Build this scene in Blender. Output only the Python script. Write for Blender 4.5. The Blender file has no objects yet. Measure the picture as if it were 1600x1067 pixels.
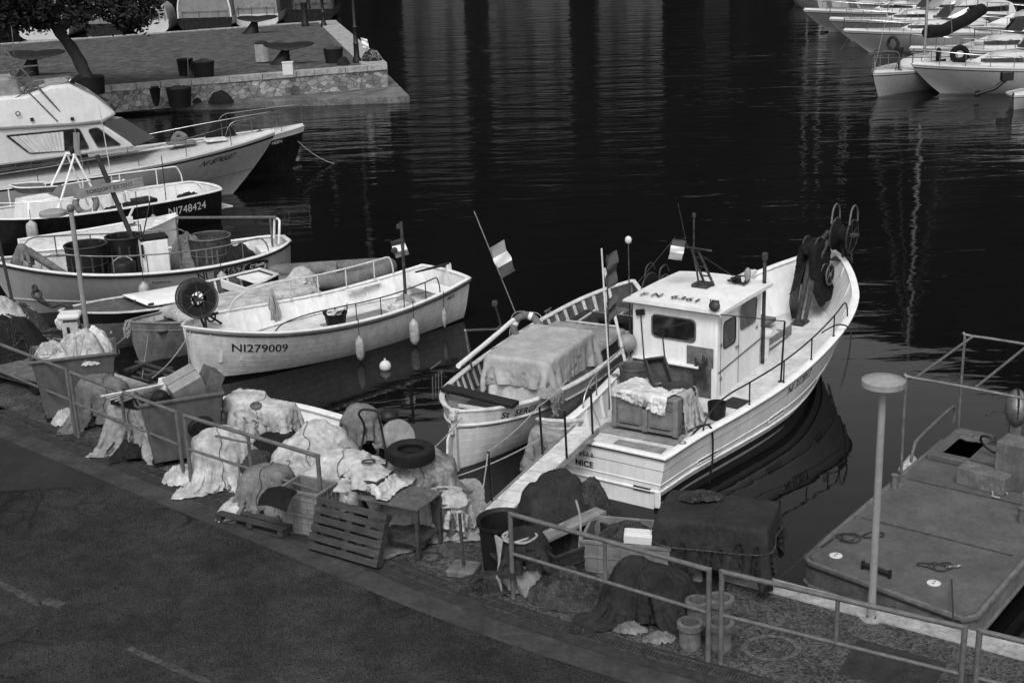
import bpy, bmesh, math, random
import numpy as np
from mathutils import Vector, Matrix, noise as mnoise
random.seed(7); RNG=np.random.RandomState(3)
scene=bpy.context.scene; COL=scene.collection
# ---------------------------------------------------------------- camera
F=2120.;P=math.radians(17.8);R=math.radians(2.05);CZ=8.8
cam=bpy.data.cameras.new('camera'); co=bpy.data.objects.new('camera',cam); COL.objects.link(co)
cam.sensor_width=36; cam.lens=36*F/1600; cam.clip_end=3000; cam.clip_start=.1
co.location=(0,0,CZ)
co.matrix_world=Matrix.Translation((0,0,CZ))@Matrix.Rotation(math.pi/2-P,4,'X')@Matrix.Rotation(-R,4,'Z')
scene.camera=co
scene.render.resolution_x=1024; scene.render.resolution_y=682
# ---------------------------------------------------------------- light
SUN_EL=math.radians(52); SUN_AZ=math.radians(188)   # light comes from behind left
w=bpy.data.worlds.new("World"); scene.world=w; w.use_nodes=True
nt=w.node_tree; nt.nodes.clear()
sky=nt.nodes.new('ShaderNodeTexSky'); sky.sky_type='NISHITA'; sky.sun_disc=False; sky.sun_elevation=SUN_EL; sky.sun_rotation=SUN_AZ
sky.dust_density=3; sky.air_density=1
bw=nt.nodes.new('ShaderNodeRGBToBW'); bg=nt.nodes.new('ShaderNodeBackground'); bg.inputs[1].default_value=.15
ow=nt.nodes.new('ShaderNodeOutputWorld')
nt.links.new(sky.outputs[0],bw.inputs[0]); nt.links.new(bw.outputs[0],bg.inputs[0]); nt.links.new(bg.outputs[0],ow.inputs[0])
sl=bpy.data.lights.new('sun','SUN'); sl.energy=1.3; sl.angle=math.radians(22); sl.color=(1,1,1)
so=bpy.data.objects.new('sun',sl); COL.objects.link(so)
sd=Vector((math.sin(SUN_AZ)*math.cos(SUN_EL),math.cos(SUN_AZ)*math.cos(SUN_EL),math.sin(SUN_EL)))
so.rotation_euler=sd.to_track_quat('Z','Y').to_euler(); so.location=(-30,-30,60)
scene.view_settings.view_transform='Standard'; scene.view_settings.look='None'
scene.view_settings.exposure=.64; scene.view_settings.gamma=1
# ---------------------------------------------------------------- picture plan -> place on the ground
def ray(px,py):
    x=(px-800)/F;y=(py-533.5)/F; c,s=math.cos(R),math.sin(R)
    xr=x*c-y*s; yd=x*s+y*c
    return Vector((xr, math.cos(P)-yd*math.sin(P), -math.sin(P)-yd*math.cos(P)))
def W(px,py,z):
    d=ray(px,py); t=(z-CZ)/d.z
    return Vector((d.x*t,d.y*t,z))
def PXY(p):
    X,Y,Z=p[0],p[1],p[2]-CZ
    f=Y*math.cos(P)-Z*math.sin(P); yd=(-Y*math.sin(P)-Z*math.cos(P))/f; xr=X/f
    c,s=math.cos(R),math.sin(R)
    return 800+F*(xr*c+yd*s), 533.5+F*(-xr*s+yd*c)
def HZ(x,y,py):      # height at which the vertical through (x,y) meets picture row py
    a,b=-2.,30.
    for _ in range(40):
        m=(a+b)/2
        if PXY((x,y,m))[1]>py: a=m
        else: b=m
    return a
# ---------------------------------------------------------------- materials
def mat(name,col,rough=.6,metal=0,var=.15,scale=3.,bump=.0,bscale=30.,spec=.25,stain=0.,kind=None,coat=0,streak=0,emis=0):
    m=bpy.data.materials.new(name); m.use_nodes=True; n=m.node_tree; b=n.nodes['Principled BSDF']; L=n.links.new
    b.inputs['Roughness'].default_value=rough; b.inputs['Metallic'].default_value=metal
    b.inputs['Specular IOR Level'].default_value=spec
    if coat: b.inputs['Coat Weight'].default_value=coat
    tc=n.nodes.new('ShaderNodeTexCoord'); src=tc.outputs['Object']
    def N(sc,det=5,rg=.55,inp=None):
        t=n.nodes.new('ShaderNodeTexNoise'); t.inputs['Scale'].default_value=sc; t.inputs['Detail'].default_value=det; t.inputs['Roughness'].default_value=rg
        L(inp or src,t.inputs['Vector']); return t.outputs['Fac']
    def MR(f,a,b_,c,d):
        r=n.nodes.new('ShaderNodeMapRange'); L(f,r.inputs[0])
        for i,v in enumerate((a,b_,c,d)): r.inputs[i+1].default_value=v
        return r.outputs[0]
    def MUL(a,b_):
        r=n.nodes.new('ShaderNodeMath'); r.operation='MULTIPLY'; L(a,r.inputs[0]); L(b_,r.inputs[1]); return r.outputs[0]
    v=MR(N(scale),.3,.7,col*(1-var),col*(1+var))
    v=MUL(v,MR(N(scale*9,3),.3,.7,1-var*.8,1+var*.8)); v=MUL(v,MR(N(scale*2.7,8,.75),.3,.7,1-var*.7,1+var*.7))
    if stain: v=MUL(v,MR(N(scale*1.7,8,.7),.36,.58,1-stain,1))
    if streak:
        mp=n.nodes.new('ShaderNodeMapping'); mp.inputs['Scale'].default_value=(1,1,.08); L(src,mp.inputs[0])
        v=MUL(v,MR(N(9,5,.6,mp.outputs[0]),.35,.6,1-streak,1))
    hgt=None
    if kind=='planks':
        uv=n.nodes.new('ShaderNodeUVMap'); sx=n.nodes.new('ShaderNodeSeparateXYZ'); L(uv.outputs[0],sx.inputs[0])
        q=n.nodes.new('ShaderNodeMath'); q.operation='FRACT'; q2=n.nodes.new('ShaderNodeMath'); q2.operation='MULTIPLY'; q2.inputs[1].default_value=8.
        L(sx.outputs[1],q2.inputs[0]); L(q2.outputs[0],q.inputs[0])
        g=MR(q.outputs[0],0,.09,0,1); v=MUL(v,MR(q.outputs[0],0,.06,.62,1)); hgt=g
    if kind=='wood':
        mp=n.nodes.new('ShaderNodeMapping'); mp.inputs['Scale'].default_value=(1,14,14); L(src,mp.inputs[0])
        v=MUL(v,MR(N(3,8,.6,mp.outputs[0]),.3,.7,.6,1.3))
    if kind=='nets':
        vo=n.nodes.new('ShaderNodeTexVoronoi'); vo.feature='DISTANCE_TO_EDGE'; vo.inputs['Scale'].default_value=38; L(src,vo.inputs['Vector'])
        g=MR(vo.outputs[0],0,.12,1,0); v=MUL(v,MR(g,0,1,.35,1.5)); hgt=g
    cc=n.nodes.new('ShaderNodeCombineColor'); 
    for i in range(3): L(v,cc.inputs[i])
    L(cc.outputs[0],b.inputs['Base Color'])
    if rough>.2: L(MR(N(scale*2.3),.3,.7,max(.05,rough-.12),min(1,rough+.12)),b.inputs['Roughness'])
    if kind=='cloth':
        t=n.nodes.new('ShaderNodeTexNoise'); t.noise_type='RIDGED_MULTIFRACTAL'; t.inputs['Scale'].default_value=3.2; t.inputs['Detail'].default_value=3.5; t.inputs['Roughness'].default_value=.75; t.inputs['Distortion'].default_value=.5
        mp=n.nodes.new('ShaderNodeMapping'); mp.inputs['Scale'].default_value=(1,1,.45); L(src,mp.inputs[0]); L(mp.outputs[0],t.inputs['Vector']); hgt=t.outputs['Fac']
    if bump or hgt:
        bp=n.nodes.new('ShaderNodeBump'); bp.inputs['Distance'].default_value=.045 if kind=='cloth' else .02; bp.inputs['Strength'].default_value=bump or .5
        f=N(bscale,6,.6)
        if hgt:
            ad=n.nodes.new('ShaderNodeMath'); ad.inputs[1].default_value=0; L(hgt,ad.inputs[0])
            mx=n.nodes.new('ShaderNodeMath'); mx.operation='MULTIPLY_ADD'; L(f,mx.inputs[0]); mx.inputs[1].default_value=.3; L(ad.outputs[0],mx.inputs[2]); f=mx.outputs[0]
        L(f,bp.inputs['Height']); L(bp.outputs[0],b.inputs['Normal'])
    if emis: pass
    return m
M=dict(
 white=mat('white_paint',.66,.38,var=.05,scale=1.2,stain=.10,streak=.10,bump=.12,bscale=12),
 whitedirty=mat('weathered_white',.56,.5,var=.14,scale=1.8,stain=.3,streak=.22,bump=.3,bscale=18),
 hullw=mat('white_planked_paint',.6,.4,var=.07,scale=1.2,stain=.16,streak=.2,kind='planks',bump=.35,bscale=14),
 deckw=mat('pale_deck_paint',.5,.6,var=.12,scale=2.2,stain=.28,bump=.2,bscale=60),
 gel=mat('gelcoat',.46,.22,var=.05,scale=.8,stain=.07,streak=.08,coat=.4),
 gel2=mat('gelcoat_grey',.28,.25,var=.05,scale=.8,streak=.1,coat=.3),  # plain grey gelcoat, own colour of hull sides and mouldings
 black=mat('black_paint',.010,.45,spec=.3,var=.3,scale=3,stain=.2),
 rubber=mat('black_rubber',.009,.8,spec=.2,var=.3,scale=8,bump=.3,bscale=60),
 plasticb=mat('black_plastic',.007,.55,spec=.25,var=.3,scale=6,bump=.15),
 letter=mat('black_lettering',.015,.5,var=.25,scale=30),
 letterw=mat('white_lettering',.55,.5,var=.2,scale=30),
 darkhull=mat('dark_hull_paint',.010,.3,var=.25,scale=2,stain=.25,streak=.3,coat=.2),
 midhull=mat('mid_grey_hull_paint',.19,.45,var=.2,scale=2,stain=.3,streak=.25,kind='planks',bump=.3),
 steel=mat('galvanised_steel',.22,.42,metal=.7,var=.25,scale=6,stain=.25,bump=.1),
 chrome=mat('stainless_steel',.26,.28,metal=1,var=.1,scale=6),
 rust=mat('rusty_steel',.04,.8,var=.5,scale=9,stain=.4,bump=.5,bscale=50),
 railp=mat('grey_railing_paint',.095,.45,var=.2,scale=5,stain=.3,bump=.15,bscale=40),
 lampg=mat('grey_lamp_paint',.22,.45,var=.1,scale=2,stain=.12,streak=.15),
 glass=mat('dark_glass',.012,.06,var=.4,scale=1.5,spec=.8),
 tarpw=mat('white_tarp',.38,.85,var=.18,scale=2.5,stain=.42,kind='cloth',bump=.35,bscale=28),
 tarpg=mat('grey_tarp',.21,.8,var=.2,scale=2.5,stain=.3,kind='cloth',bump=.35,bscale=28),
 tarpm=mat('mid_grey_tarp',.12,.8,var=.25,scale=3,stain=.35,kind='cloth',bump=.35,bscale=28),
 tarpd=mat('dark_tarp',.019,.9,spec=.2,var=.3,scale=3,stain=.2,kind='cloth',bump=.35,bscale=28),
 canvas=mat('dark_canvas',.007,.9,spec=.15,var=.3,scale=3,kind='cloth',bump=.3),
 canvasg=mat('grey_canvas',.18,.8,var=.15,scale=1.5,stain=.15,bump=.2,bscale=12),
 tarpl=mat('pale_canvas',.30,.85,var=.12,scale=2.,stain=.2,kind='cloth',bump=.25,bscale=28),
 camo=mat('lichen_tarp',.22,.85,var=.2,scale=3,stain=.72,kind='cloth',bump=.4,bscale=30),
 bin=mat('grey_bin_plastic',.085,.5,var=.15,scale=2,stain=.22,streak=.2,bump=.1),
 crate=mat('grey_crate_plastic',.15,.55,var=.15,scale=3,stain=.3,bump=.12),
 crated=mat('dark_crate_plastic',.03,.55,var=.25,scale=3,stain=.3,bump=.12),
 wood=mat('old_wood',.036,.8,var=.25,scale=3,kind='wood',stain=.25,bump=.4,bscale=25),
 woodl=mat('pale_wood',.17,.75,var=.2,scale=3,kind='wood',stain=.2,bump=.3,bscale=25),
 rope=mat('pale_rope',.27,.9,var=.2,scale=20,bump=.6,bscale=120),
 roped=mat('dark_rope',.03,.9,var=.3,scale=20,bump=.6,bscale=120),
 net=mat('fishing_net',.085,.9,var=.35,scale=8,stain=.35,kind='nets',bump=.8,bscale=60),
 netd=mat('dark_fishing_net',.022,.9,var=.35,scale=8,stain=.3,kind='nets',bump=.8,bscale=60),
 mat_=mat('dark_mat',.025,.9,var=.3,scale=6,stain=.3,bump=.4,bscale=90),
 matg=mat('grey_mat',.085,.9,var=.3,scale=5,stain=.35,bump=.4,bscale=90),
 fender=mat('fender_vinyl',.34,.5,var=.2,scale=7,stain=.3,streak=.25),
 bouy=mat('buoy_plastic',.2,.5,var=.15,scale=5,stain=.15),
 foam=mat('white_foam',.48,.8,var=.06,scale=8,bump=.2,bscale=60),
 flagd=mat('flag_dark_cloth',.05,.8,var=.1), flagw=mat('flag_white_cloth',.7,.8,var=.05), flagm=mat('flag_red_cloth',.2,.8,var=.1),
 bronze=mat('dark_bronze',.005,.6,spec=.25,var=.4,scale=4,bump=.2),
 curtain=mat('curtain_cloth',.42,.85,var=.1,scale=4),
 conc=mat('rough_concrete',.11,.9,var=.2,scale=5,stain=.3,bump=.7,bscale=60),
 bark=mat('bark',.03,.9,var=.3,scale=4,bump=.8,bscale=14),
 leaf=mat('dark_foliage',.009,.7,spec=.2,var=.45,scale=1.2),
 trashm=mat('pale_slatted_bin',.3,.8,var=.15,scale=3,stain=.2),
 galv=mat('aluminium',.3,.35,metal=.6,var=.15,scale=4,stain=.15),
 facade=mat('pale_facade',.06,.9,var=.5,scale=.16,stain=.6), facaded=mat('facade_dark',.012,.9,var=.2,scale=.2),
 hill=mat('wooded_hill',.0085,.95,spec=.0,var=.6,scale=.05,stain=.6),
 bilge=mat('dark_bilge',.07,.7,var=.3,scale=4,stain=.3,bump=.3),
)
# ---------------------------------------------------------------- object helpers
def tag(o,label=None,cat=None,group=None,kind=None):
    if label:o['label']=label
    if cat:o['category']=cat
    if group:o['group']=group
    if kind:o['kind']=kind
    return o
def empty(name,loc,rz=0,label=None,cat=None,group=None):
    o=bpy.data.objects.new(name,None); COL.objects.link(o); o.empty_display_size=.2
    o.location=loc; o.rotation_euler=(0,0,rz); return tag(o,label,cat,group)
class MB:
    def __init__(s): s.v=[];s.f=[];s.m=[];s.uv=None
    def add(s,vs,fs,mi=0):
        k=len(s.v); s.v+= [tuple(q) for q in vs]; s.f+=[tuple(i+k for i in f) for f in fs]; s.m+=[mi]*len(fs); return s
    def box(s,c,d,rz=0,rx=0,ry=0,mi=0,tx=1.,ty=1.):   # tx,ty taper of the lower face
        h=[q/2 for q in d]; Rm=Matrix.Rotation(rz,3,'Z')@Matrix.Rotation(ry,3,'Y')@Matrix.Rotation(rx,3,'X'); c=Vector(c)
        vs=[c+Rm@Vector((x*h[0]*(tx if z<0 else 1),y*h[1]*(ty if z<0 else 1),z*h[2])) for z in(-1,1) for y in(-1,1) for x in(-1,1)]
        return s.add(vs,[(0,2,3,1),(4,5,7,6),(0,1,5,4),(2,6,7,3),(0,4,6,2),(1,3,7,5)],mi)
    def tube(s,pts,r,n=8,mi=0,closed=False,cap=True,rs=None,flat=1.):
        pts=[Vector(p) for p in pts]; N=len(pts)
        if N<2: return s
        t0=(pts[1]-pts[0]).normalized(); up=Vector((0,0,1)) if abs(t0.z)<.9 else Vector((1,0,0))
        nr=(up-t0*up.dot(t0)).normalized(); vs=[]
        for i in range(N):
            a=pts[(i-1)%N] if (i>0 or closed) else pts[0]; b=pts[(i+1)%N] if (i<N-1 or closed) else pts[-1]
            t=(b-a); t=t.normalized() if t.length>1e-9 else t0
            nr=(nr-t*nr.dot(t)); nr=nr.normalized() if nr.length>1e-6 else Vector((1,0,0)); bn=t.cross(nr)
            rr=rs[i] if rs else r
            for k in range(n):
                a_=2*math.pi*k/n; vs.append(pts[i]+(nr*math.cos(a_)*flat+bn*math.sin(a_))*rr)
        fs=[]; 
        for i in range(N if closed else N-1):
            j=(i+1)%N
            for k in range(n): fs.append((i*n+k,i*n+(k+1)%n,j*n+(k+1)%n,j*n+k))
        if cap and not closed: fs+= [tuple(range(n))[::-1],tuple((N-1)*n+k for k in range(n))]
        return s.add(vs,fs,mi)
    def lathe(s,prof,c=(0,0,0),n=24,mi=0,axis=None,caps=True,sx=1.,sy=1.):
        c=Vector(c); Rm=Matrix.Identity(3) if axis is None else Vector((0,0,1)).rotation_difference(Vector(axis).normalized()).to_matrix()
        vs=[c+Rm@Vector((r*math.cos(2*math.pi*k/n)*sx,r*math.sin(2*math.pi*k/n)*sy,z)) for r,z in prof for k in range(n)]
        fs=[(i*n+k,i*n+(k+1)%n,(i+1)*n+(k+1)%n,(i+1)*n+k) for i in range(len(prof)-1) for k in range(n)]
        if caps:
            if prof[0][0]>1e-4: fs.append(tuple(range(n))[::-1])
            if prof[-1][0]>1e-4: fs.append(tuple((len(prof)-1)*n+k for k in range(n)))
        return s.add(vs,fs,mi)
    def torus(s,c,Rr,r,axis=(0,0,1),n=28,m=8,mi=0,sx=1.,sy=1.):
        Rm=Vector((0,0,1)).rotation_difference(Vector(axis).normalized()).to_matrix(); c=Vector(c)
        return s.tube([c+Rm@Vector((Rr*sx*math.cos(2*math.pi*k/n),Rr*sy*math.sin(2*math.pi*k/n),0)) for k in range(n)],r,m,mi,closed=True)
    def ell(s,c,r,n=16,m=10,mi=0):
        prof=[(max(1e-5,math.sin(math.pi*i/m)),-math.cos(math.pi*i/m)) for i in range(m+1)]
        vs=[(c[0]+p*r[0]*math.cos(2*math.pi*k/n),c[1]+p*r[1]*math.sin(2*math.pi*k/n),c[2]+z*r[2]) for p,z in prof for k in range(n)]
        return s.add(vs,[(i*n+k,i*n+(k+1)%n,(i+1)*n+(k+1)%n,(i+1)*n+k) for i in range(m) for k in range(n)],mi)
    def prism(s,poly,z0,z1,mi=0):
        n=len(poly); a=sum(poly[i][0]*poly[(i+1)%n][1]-poly[(i+1)%n][0]*poly[i][1] for i in range(n))
        if a<0: poly=poly[::-1]
        return s.add([(x,y,z0) for x,y in poly]+[(x,y,z1) for x,y in poly],[tuple(range(n))[::-1],tuple(range(n,2*n))]+[(i,(i+1)%n,n+(i+1)%n,n+i) for i in range(n)],mi)
    def slab(s,pts,th,mi=0):        # planar polygon given in 3d, given thickness along its normal
        pts=[Vector(p) for p in pts]; n=len(pts); nm=Vector((0,0,0))
        for i in range(n): nm+= pts[i].cross(pts[(i+1)%n])
        nm=nm.normalized()*th
        return s.add(pts+[p-nm for p in pts],[tuple(range(n)),tuple(range(n,2*n))[::-1]]+[((i+1)%n,i,n+i,n+(i+1)%n) for i in range(n)],mi)
    def grid(s,G,mi=0,close=False):  # G[i][j] points
        a=len(G);b=len(G[0]); fs=[(i*b+j,(i+1)*b+j,(i+1)*b+(j+1)%b,i*b+(j+1)%b) for i in range(a-1) for j in range(b if close else b-1)]
        return s.add([p for r in G for p in r],fs,mi)
    def build(s,name,m,parent=None,smooth=True,bevel=0,sub=0,ang=38,solid=0,fix=False):
        me=bpy.data.meshes.new(name); me.from_pydata(s.v,[],s.f)
        ms=m if isinstance(m,(list,tuple)) else [m]
        for q in ms: me.materials.append(M[q] if isinstance(q,str) else q)
        me.polygons.foreach_set('material_index',s.m)
        if s.uv: 
            ul=me.uv_layers.new(name='UVMap'); 
            for lp in me.loops: ul.data[lp.index].uv=s.uv[lp.vertex_index]
        if fix:
            bm=bmesh.new(); bm.from_mesh(me); bmesh.ops.recalc_face_normals(bm,faces=bm.faces); bm.to_mesh(me); bm.free()
        o=bpy.data.objects.new(name,me); COL.objects.link(o)
        if parent: o.parent=parent
        if smooth:
            me.polygons.foreach_set('use_smooth',[True]*len(me.polygons))
            try: me.set_sharp_from_angle(angle=math.radians(ang))
            except Exception: pass
        if bevel:
            b=o.modifiers.new('b','BEVEL'); b.width=bevel; b.segments=2; b.limit_method='ANGLE'; b.angle_limit=math.radians(40); b.harden_normals=False
        if solid:
            b=o.modifiers.new('s','SOLIDIFY'); b.thickness=solid; b.offset=0
        if sub:
            b=o.modifiers.new('u','SUBSURF'); b.levels=sub; b.render_levels=sub
        return o
def spline(P_,n=8,closed=False):
    P_=[Vector(p) for p in P_]; out=[]; N=len(P_)
    for i in range(N if closed else N-1):
        if closed: a,b,c,d=P_[(i-1)%N],P_[i],P_[(i+1)%N],P_[(i+2)%N]
        else: a,b,c,d=P_[max(0,i-1)],P_[i],P_[i+1],P_[min(N-1,i+2)]
        for k in range(n):
            t=k/n; out.append(.5*((2*b)+(c-a)*t+(2*a-5*b+4*c-d)*t*t+(3*b-a-3*c+d)*t**3))
    if not closed: out.append(P_[-1])
    return out
def sag(a,b,s,n=12):
    a,b=Vector(a),Vector(b); return [a.lerp(b,t/n)-Vector((0,0,s*4*(t/n)*(1-t/n))) for t in range(n+1)]
def interp(T,x):
    if x<=T[0][0]: return T[0][1]
    for i in range(len(T)-1):
        if x<=T[i+1][0]:
            a,b=T[i],T[i+1]; t=(x-a[0])/(b[0]-a[0])
            m0=(T[i+1][1]-T[i-1][1])/(T[i+1][0]-T[i-1][0]) if i>0 else (b[1]-a[1])/(b[0]-a[0])
            m1=(T[i+2][1]-T[i][1])/(T[i+2][0]-T[i][0]) if i+2<len(T) else (b[1]-a[1])/(b[0]-a[0])
            h=b[0]-a[0]
            return (2*t**3-3*t*t+1)*a[1]+(t**3-2*t*t+t)*h*m0+(-2*t**3+3*t*t)*b[1]+(t**3-t*t)*h*m1
    return T[-1][1]
_tc={}
def text_mesh(txt,size,bold=0,shear=0,space=1.):
    cu=bpy.data.curves.new('t','FONT'); cu.body=txt; cu.size=size; cu.align_x='CENTER'; cu.align_y='CENTER'; cu.shear=shear; cu.space_character=space; cu.offset=bold; cu.resolution_u=3
    o=bpy.data.objects.new('t',cu); COL.objects.link(o); dg=bpy.context.evaluated_depsgraph_get(); dg.update()
    me=bpy.data.meshes.new_from_object(o.evaluated_get(dg)); bm=bmesh.new(); bm.from_mesh(me)
    bmesh.ops.triangulate(bm,faces=bm.faces)
    vs=[tuple(v.co) for v in bm.verts]; fs=[tuple(v.index for v in f.verts) for f in bm.faces]; bm.free()
    COL.objects.unlink(o); bpy.data.objects.remove(o); return vs,fs
def flat_text(txt,size,org,xd,yd,m,parent,name='lettering',off=.004,**k):
    vs,fs=text_mesh(txt,size,**k); org,xd,yd=Vector(org),Vector(xd).normalized(),Vector(yd).normalized(); nm=xd.cross(yd)
    mb=MB(); mb.add([org+xd*v[0]+yd*v[1]+nm*off for v in vs],fs); return mb.build(name,m,parent,smooth=False)
# ---------------------------------------------------------------- cloth draped by a small position-based solver
def drape(cx,cy,yaw,w,h,z0,cols,gz=.8,res=46,steps=110,seed=0,drag=.985,bend=.25,fr=.5,slack=1.10,crump=.6,pleat=1.):
    rs=np.random.RandomState(seed); nx=res; ny=max(8,int(res*h/w)); d=w/(nx-1)
    gx,gy=np.meshgrid(np.linspace(-w/2,w/2,nx),np.linspace(-h/2,h/2,ny),indexing='ij')
    c,s=math.cos(yaw),math.sin(yaw)
    X=np.stack([cx+gx*c-gy*s,cy+gx*s+gy*c,np.full_like(gx,z0)],-1); X[...,2]+=rs.randn(nx,ny)*.004
    nz=rs.randn(nx,ny,3)
    Xr=X.copy(); cm=X[...,:2].mean((0,1)); X[...,:2]=cm+(X[...,:2]-cm)/slack; X[...,2]+=rs.randn(nx,ny)*.012*(slack>1.01)
    V=np.zeros_like(X); dt=1/50.
    rest={}
    def pairs():
        out=[]
        for ax in(0,1):
            for p in(0,1):
                n=(nx,ny)[ax]; i=np.arange(p,n-1,2)
                out.append((ax,i,i+1,1.))
            n=(nx,ny)[ax]; i=np.arange(0,n-2); 
            for p in range(4):
                ii=i[i%4==p]; out.append((ax,ii,ii+2,bend))
        return out
    PR=pairs(); L0=[]
    for ax,i,j,k in PR:
        A,B=(Xr[i],Xr[j]) if ax==0 else (Xr[:,i],Xr[:,j]); L0.append(np.linalg.norm((A-B)[...,:2],axis=-1))
    dl=math.hypot(X[1,0,0]-X[0,0,0],X[1,0,1]-X[0,0,1]); d1=np.linalg.norm((Xr[1:,1:]-Xr[:-1,:-1])[...,:2],axis=-1); d2=np.linalg.norm((Xr[1:,:-1]-Xr[:-1,1:])[...,:2],axis=-1)
    def col(X,X0):
        for q in cols:
            if q[0]=='e':
                C=np.array(q[1]);r=np.array(q[2])+.012; D=(X-C)/r; l=np.linalg.norm(D,axis=-1); m=l<1
                if m.any(): 
                    X[m]=C+(D[m]/np.maximum(l[m],1e-6)[:,None])*r; X[m,:2]+=(X0[m,:2]-X[m,:2])*fr
            elif q[0]=='b':
                C=np.array(q[1]);hh=np.array(q[2])+.012; a=q[3]; ca,sa=math.cos(a),math.sin(a); D=X-C
                lx=D[...,0]*ca+D[...,1]*sa; ly=-D[...,0]*sa+D[...,1]*ca; lz=D[...,2]
                m=(abs(lx)<hh[0])&(abs(ly)<hh[1])&(abs(lz)<hh[2])
                if m.any():
                    px=hh[0]-abs(lx[m]);py=hh[1]-abs(ly[m]);pz=hh[2]-lz[m]; k=np.argmin(np.stack([px,py,pz*.6]),axis=0)
                    nlx=np.where(k==0,np.sign(lx[m])*hh[0],lx[m]);nly=np.where(k==1,np.sign(ly[m])*hh[1],ly[m]);nlz=np.where(k==2,hh[2],lz[m])
                    Y=np.stack([C[0]+nlx*ca-nly*sa,C[1]+nlx*sa+nly*ca,C[2]+nlz],-1)
                    Y[...,:2]+=(X0[m][...,:2]-Y[...,:2])*fr*(k==2)[:,None]; X[m]=Y
        m=X[...,2]<gz+.012
        if m.any(): X[m,2]=gz+.012; X[m,:2]+=(X0[m,:2]-X[m,:2])*.8
    for st in range(steps):
        X0=X.copy(); V[...,2]-=9.8*dt; V*=drag; V+=nz*.01*(st<20); X=X+V*dt
        for it in range(7):
            for (ax,i,j,k),l0 in zip(PR,L0):
                A,B=(X[i],X[j]) if ax==0 else (X[:,i],X[:,j]); D=B-A; l=np.linalg.norm(D,axis=-1)+1e-9
                e=((l-l0)/l*.5*k)
                if k<1: e=np.where(l<l0,e,0)
                D=D*e[...,None]
                if ax==0: X[i]+=D; X[j]-=D
                else: X[:,i]+=D; X[:,j]-=D
            for (sa,sb,l0) in (((slice(1,None),slice(1,None)),(slice(None,-1),slice(None,-1)),d1),((slice(1,None),slice(None,-1)),(slice(None,-1),slice(1,None)),d2)):
                D=X[sa]-X[sb]; l=np.linalg.norm(D,axis=-1)+1e-9; D=D*(((l-l0)/l*.22)[...,None]); X[sa]-=D; X[sb]+=D
            col(X,X0)
        V=(X-X0)/dt
        sp=np.linalg.norm(V,axis=-1,keepdims=True); V*=np.minimum(1,4/np.maximum(sp,1e-6))
    if crump: # fine crease relief along the normal
        def up(A):
            A=np.asarray(A); o=np.empty((A.shape[0]*2-1,)+A.shape[1:]); o[::2]=A; o[1::2]=(A[1:]+A[:-1])/2
            o[1:-1]=o[1:-1]*.5+(o[2:]+o[:-2])*.25; return o
        X=up(X); X=up(X.transpose(1,0,2)).transpose(1,0,2).copy(); nx,ny=X.shape[:2]
        tu=np.gradient(X,axis=0);tv=np.gradient(X,axis=1); n=np.cross(tu,tv); n/=np.linalg.norm(n,axis=-1,keepdims=True)+1e-9
        n*=np.sign(n[...,2:3]+1e-6)
        cxy=X[...,:2].mean((0,1)); zt=X[...,2].max()
        for a in range(nx):
            for b_ in range(ny):
                u,v=a/nx*w,b_/ny*h; f=mnoise.noise((u*2.6+seed,v*2.6,seed*1.3)); g=mnoise.noise((u*6+f*2.5,v*6+seed,f*3.)); k=mnoise.noise((u*13+g*2,v*13+f*2,seed+.5))
                st=max(0,1-abs(n[a,b_,2])*1.25); dx_,dy_=X[a,b_,0]-cxy[0],X[a,b_,1]-cxy[1]; th=math.atan2(dy_,dx_); dr=(zt-X[a,b_,2])
                pl=1-2.2*abs(mnoise.noise((math.cos(th)*5.5+seed,math.sin(th)*5.5,dr*.7))); pl2=1-2.2*abs(mnoise.noise((math.cos(th)*11,math.sin(th)*11+seed,dr*1.1)))
                X[a,b_]+=n[a,b_]*st*min(1,dr*1.6)*pleat*(.055*pl+.022*pl2)
                X[a,b_]+=n[a,b_]*crump*(.022*(1-abs(g)*2.6)+.012*(1-abs(k)*2.8)+.006*(1-3*abs(mnoise.noise((u*24+k,v*24+g*2,seed)))))
    return X
def cloth(name,m,label,cat,X,parent=None,group=None,org=None,ties=0,tm='rope',hide_rng=0):
    mb=MB(); nx,ny=X.shape[:2]
    o0=np.array(org if org is not None else (X[...,0].mean(),X[...,1].mean(),X[...,2].min()))
    mb.grid([[tuple(X[i,j]-o0) for j in range(ny)] for i in range(nx)])
    o=mb.build(name,m,parent,sub=0,ang=180); o.location=tuple(o0) if parent is None else (0,0,0)
    if label: tag(o,label,cat,group)
    for k in range(ties):
        q=MB(); i=int(nx*(.3+.4*k/max(1,ties-1) if ties>1 else .5)); 
        P_=[Vector(tuple(X[min(nx-1,max(0,int(i+2*math.sin(j*.35+k)))),j]-o0))+Vector((0,-.004,.016)) for j in range(2,ny-2)] if k%2==0 else [Vector(tuple(X[j,min(ny-1,max(0,int(ny*.55+2*math.sin(j*.3+k))))]-o0))+Vector((0,-.004,.016)) for j in range(2,nx-2)]
        q.tube([sum((P_[max(0,min(len(P_)-1,m_+d))] for d in(-2,-1,0,1,2)),Vector())/5+Vector((0,0,.010)) for m_ in range(len(P_))],.005,5); q.build('tie_rope',tm,o)
    return o
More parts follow.
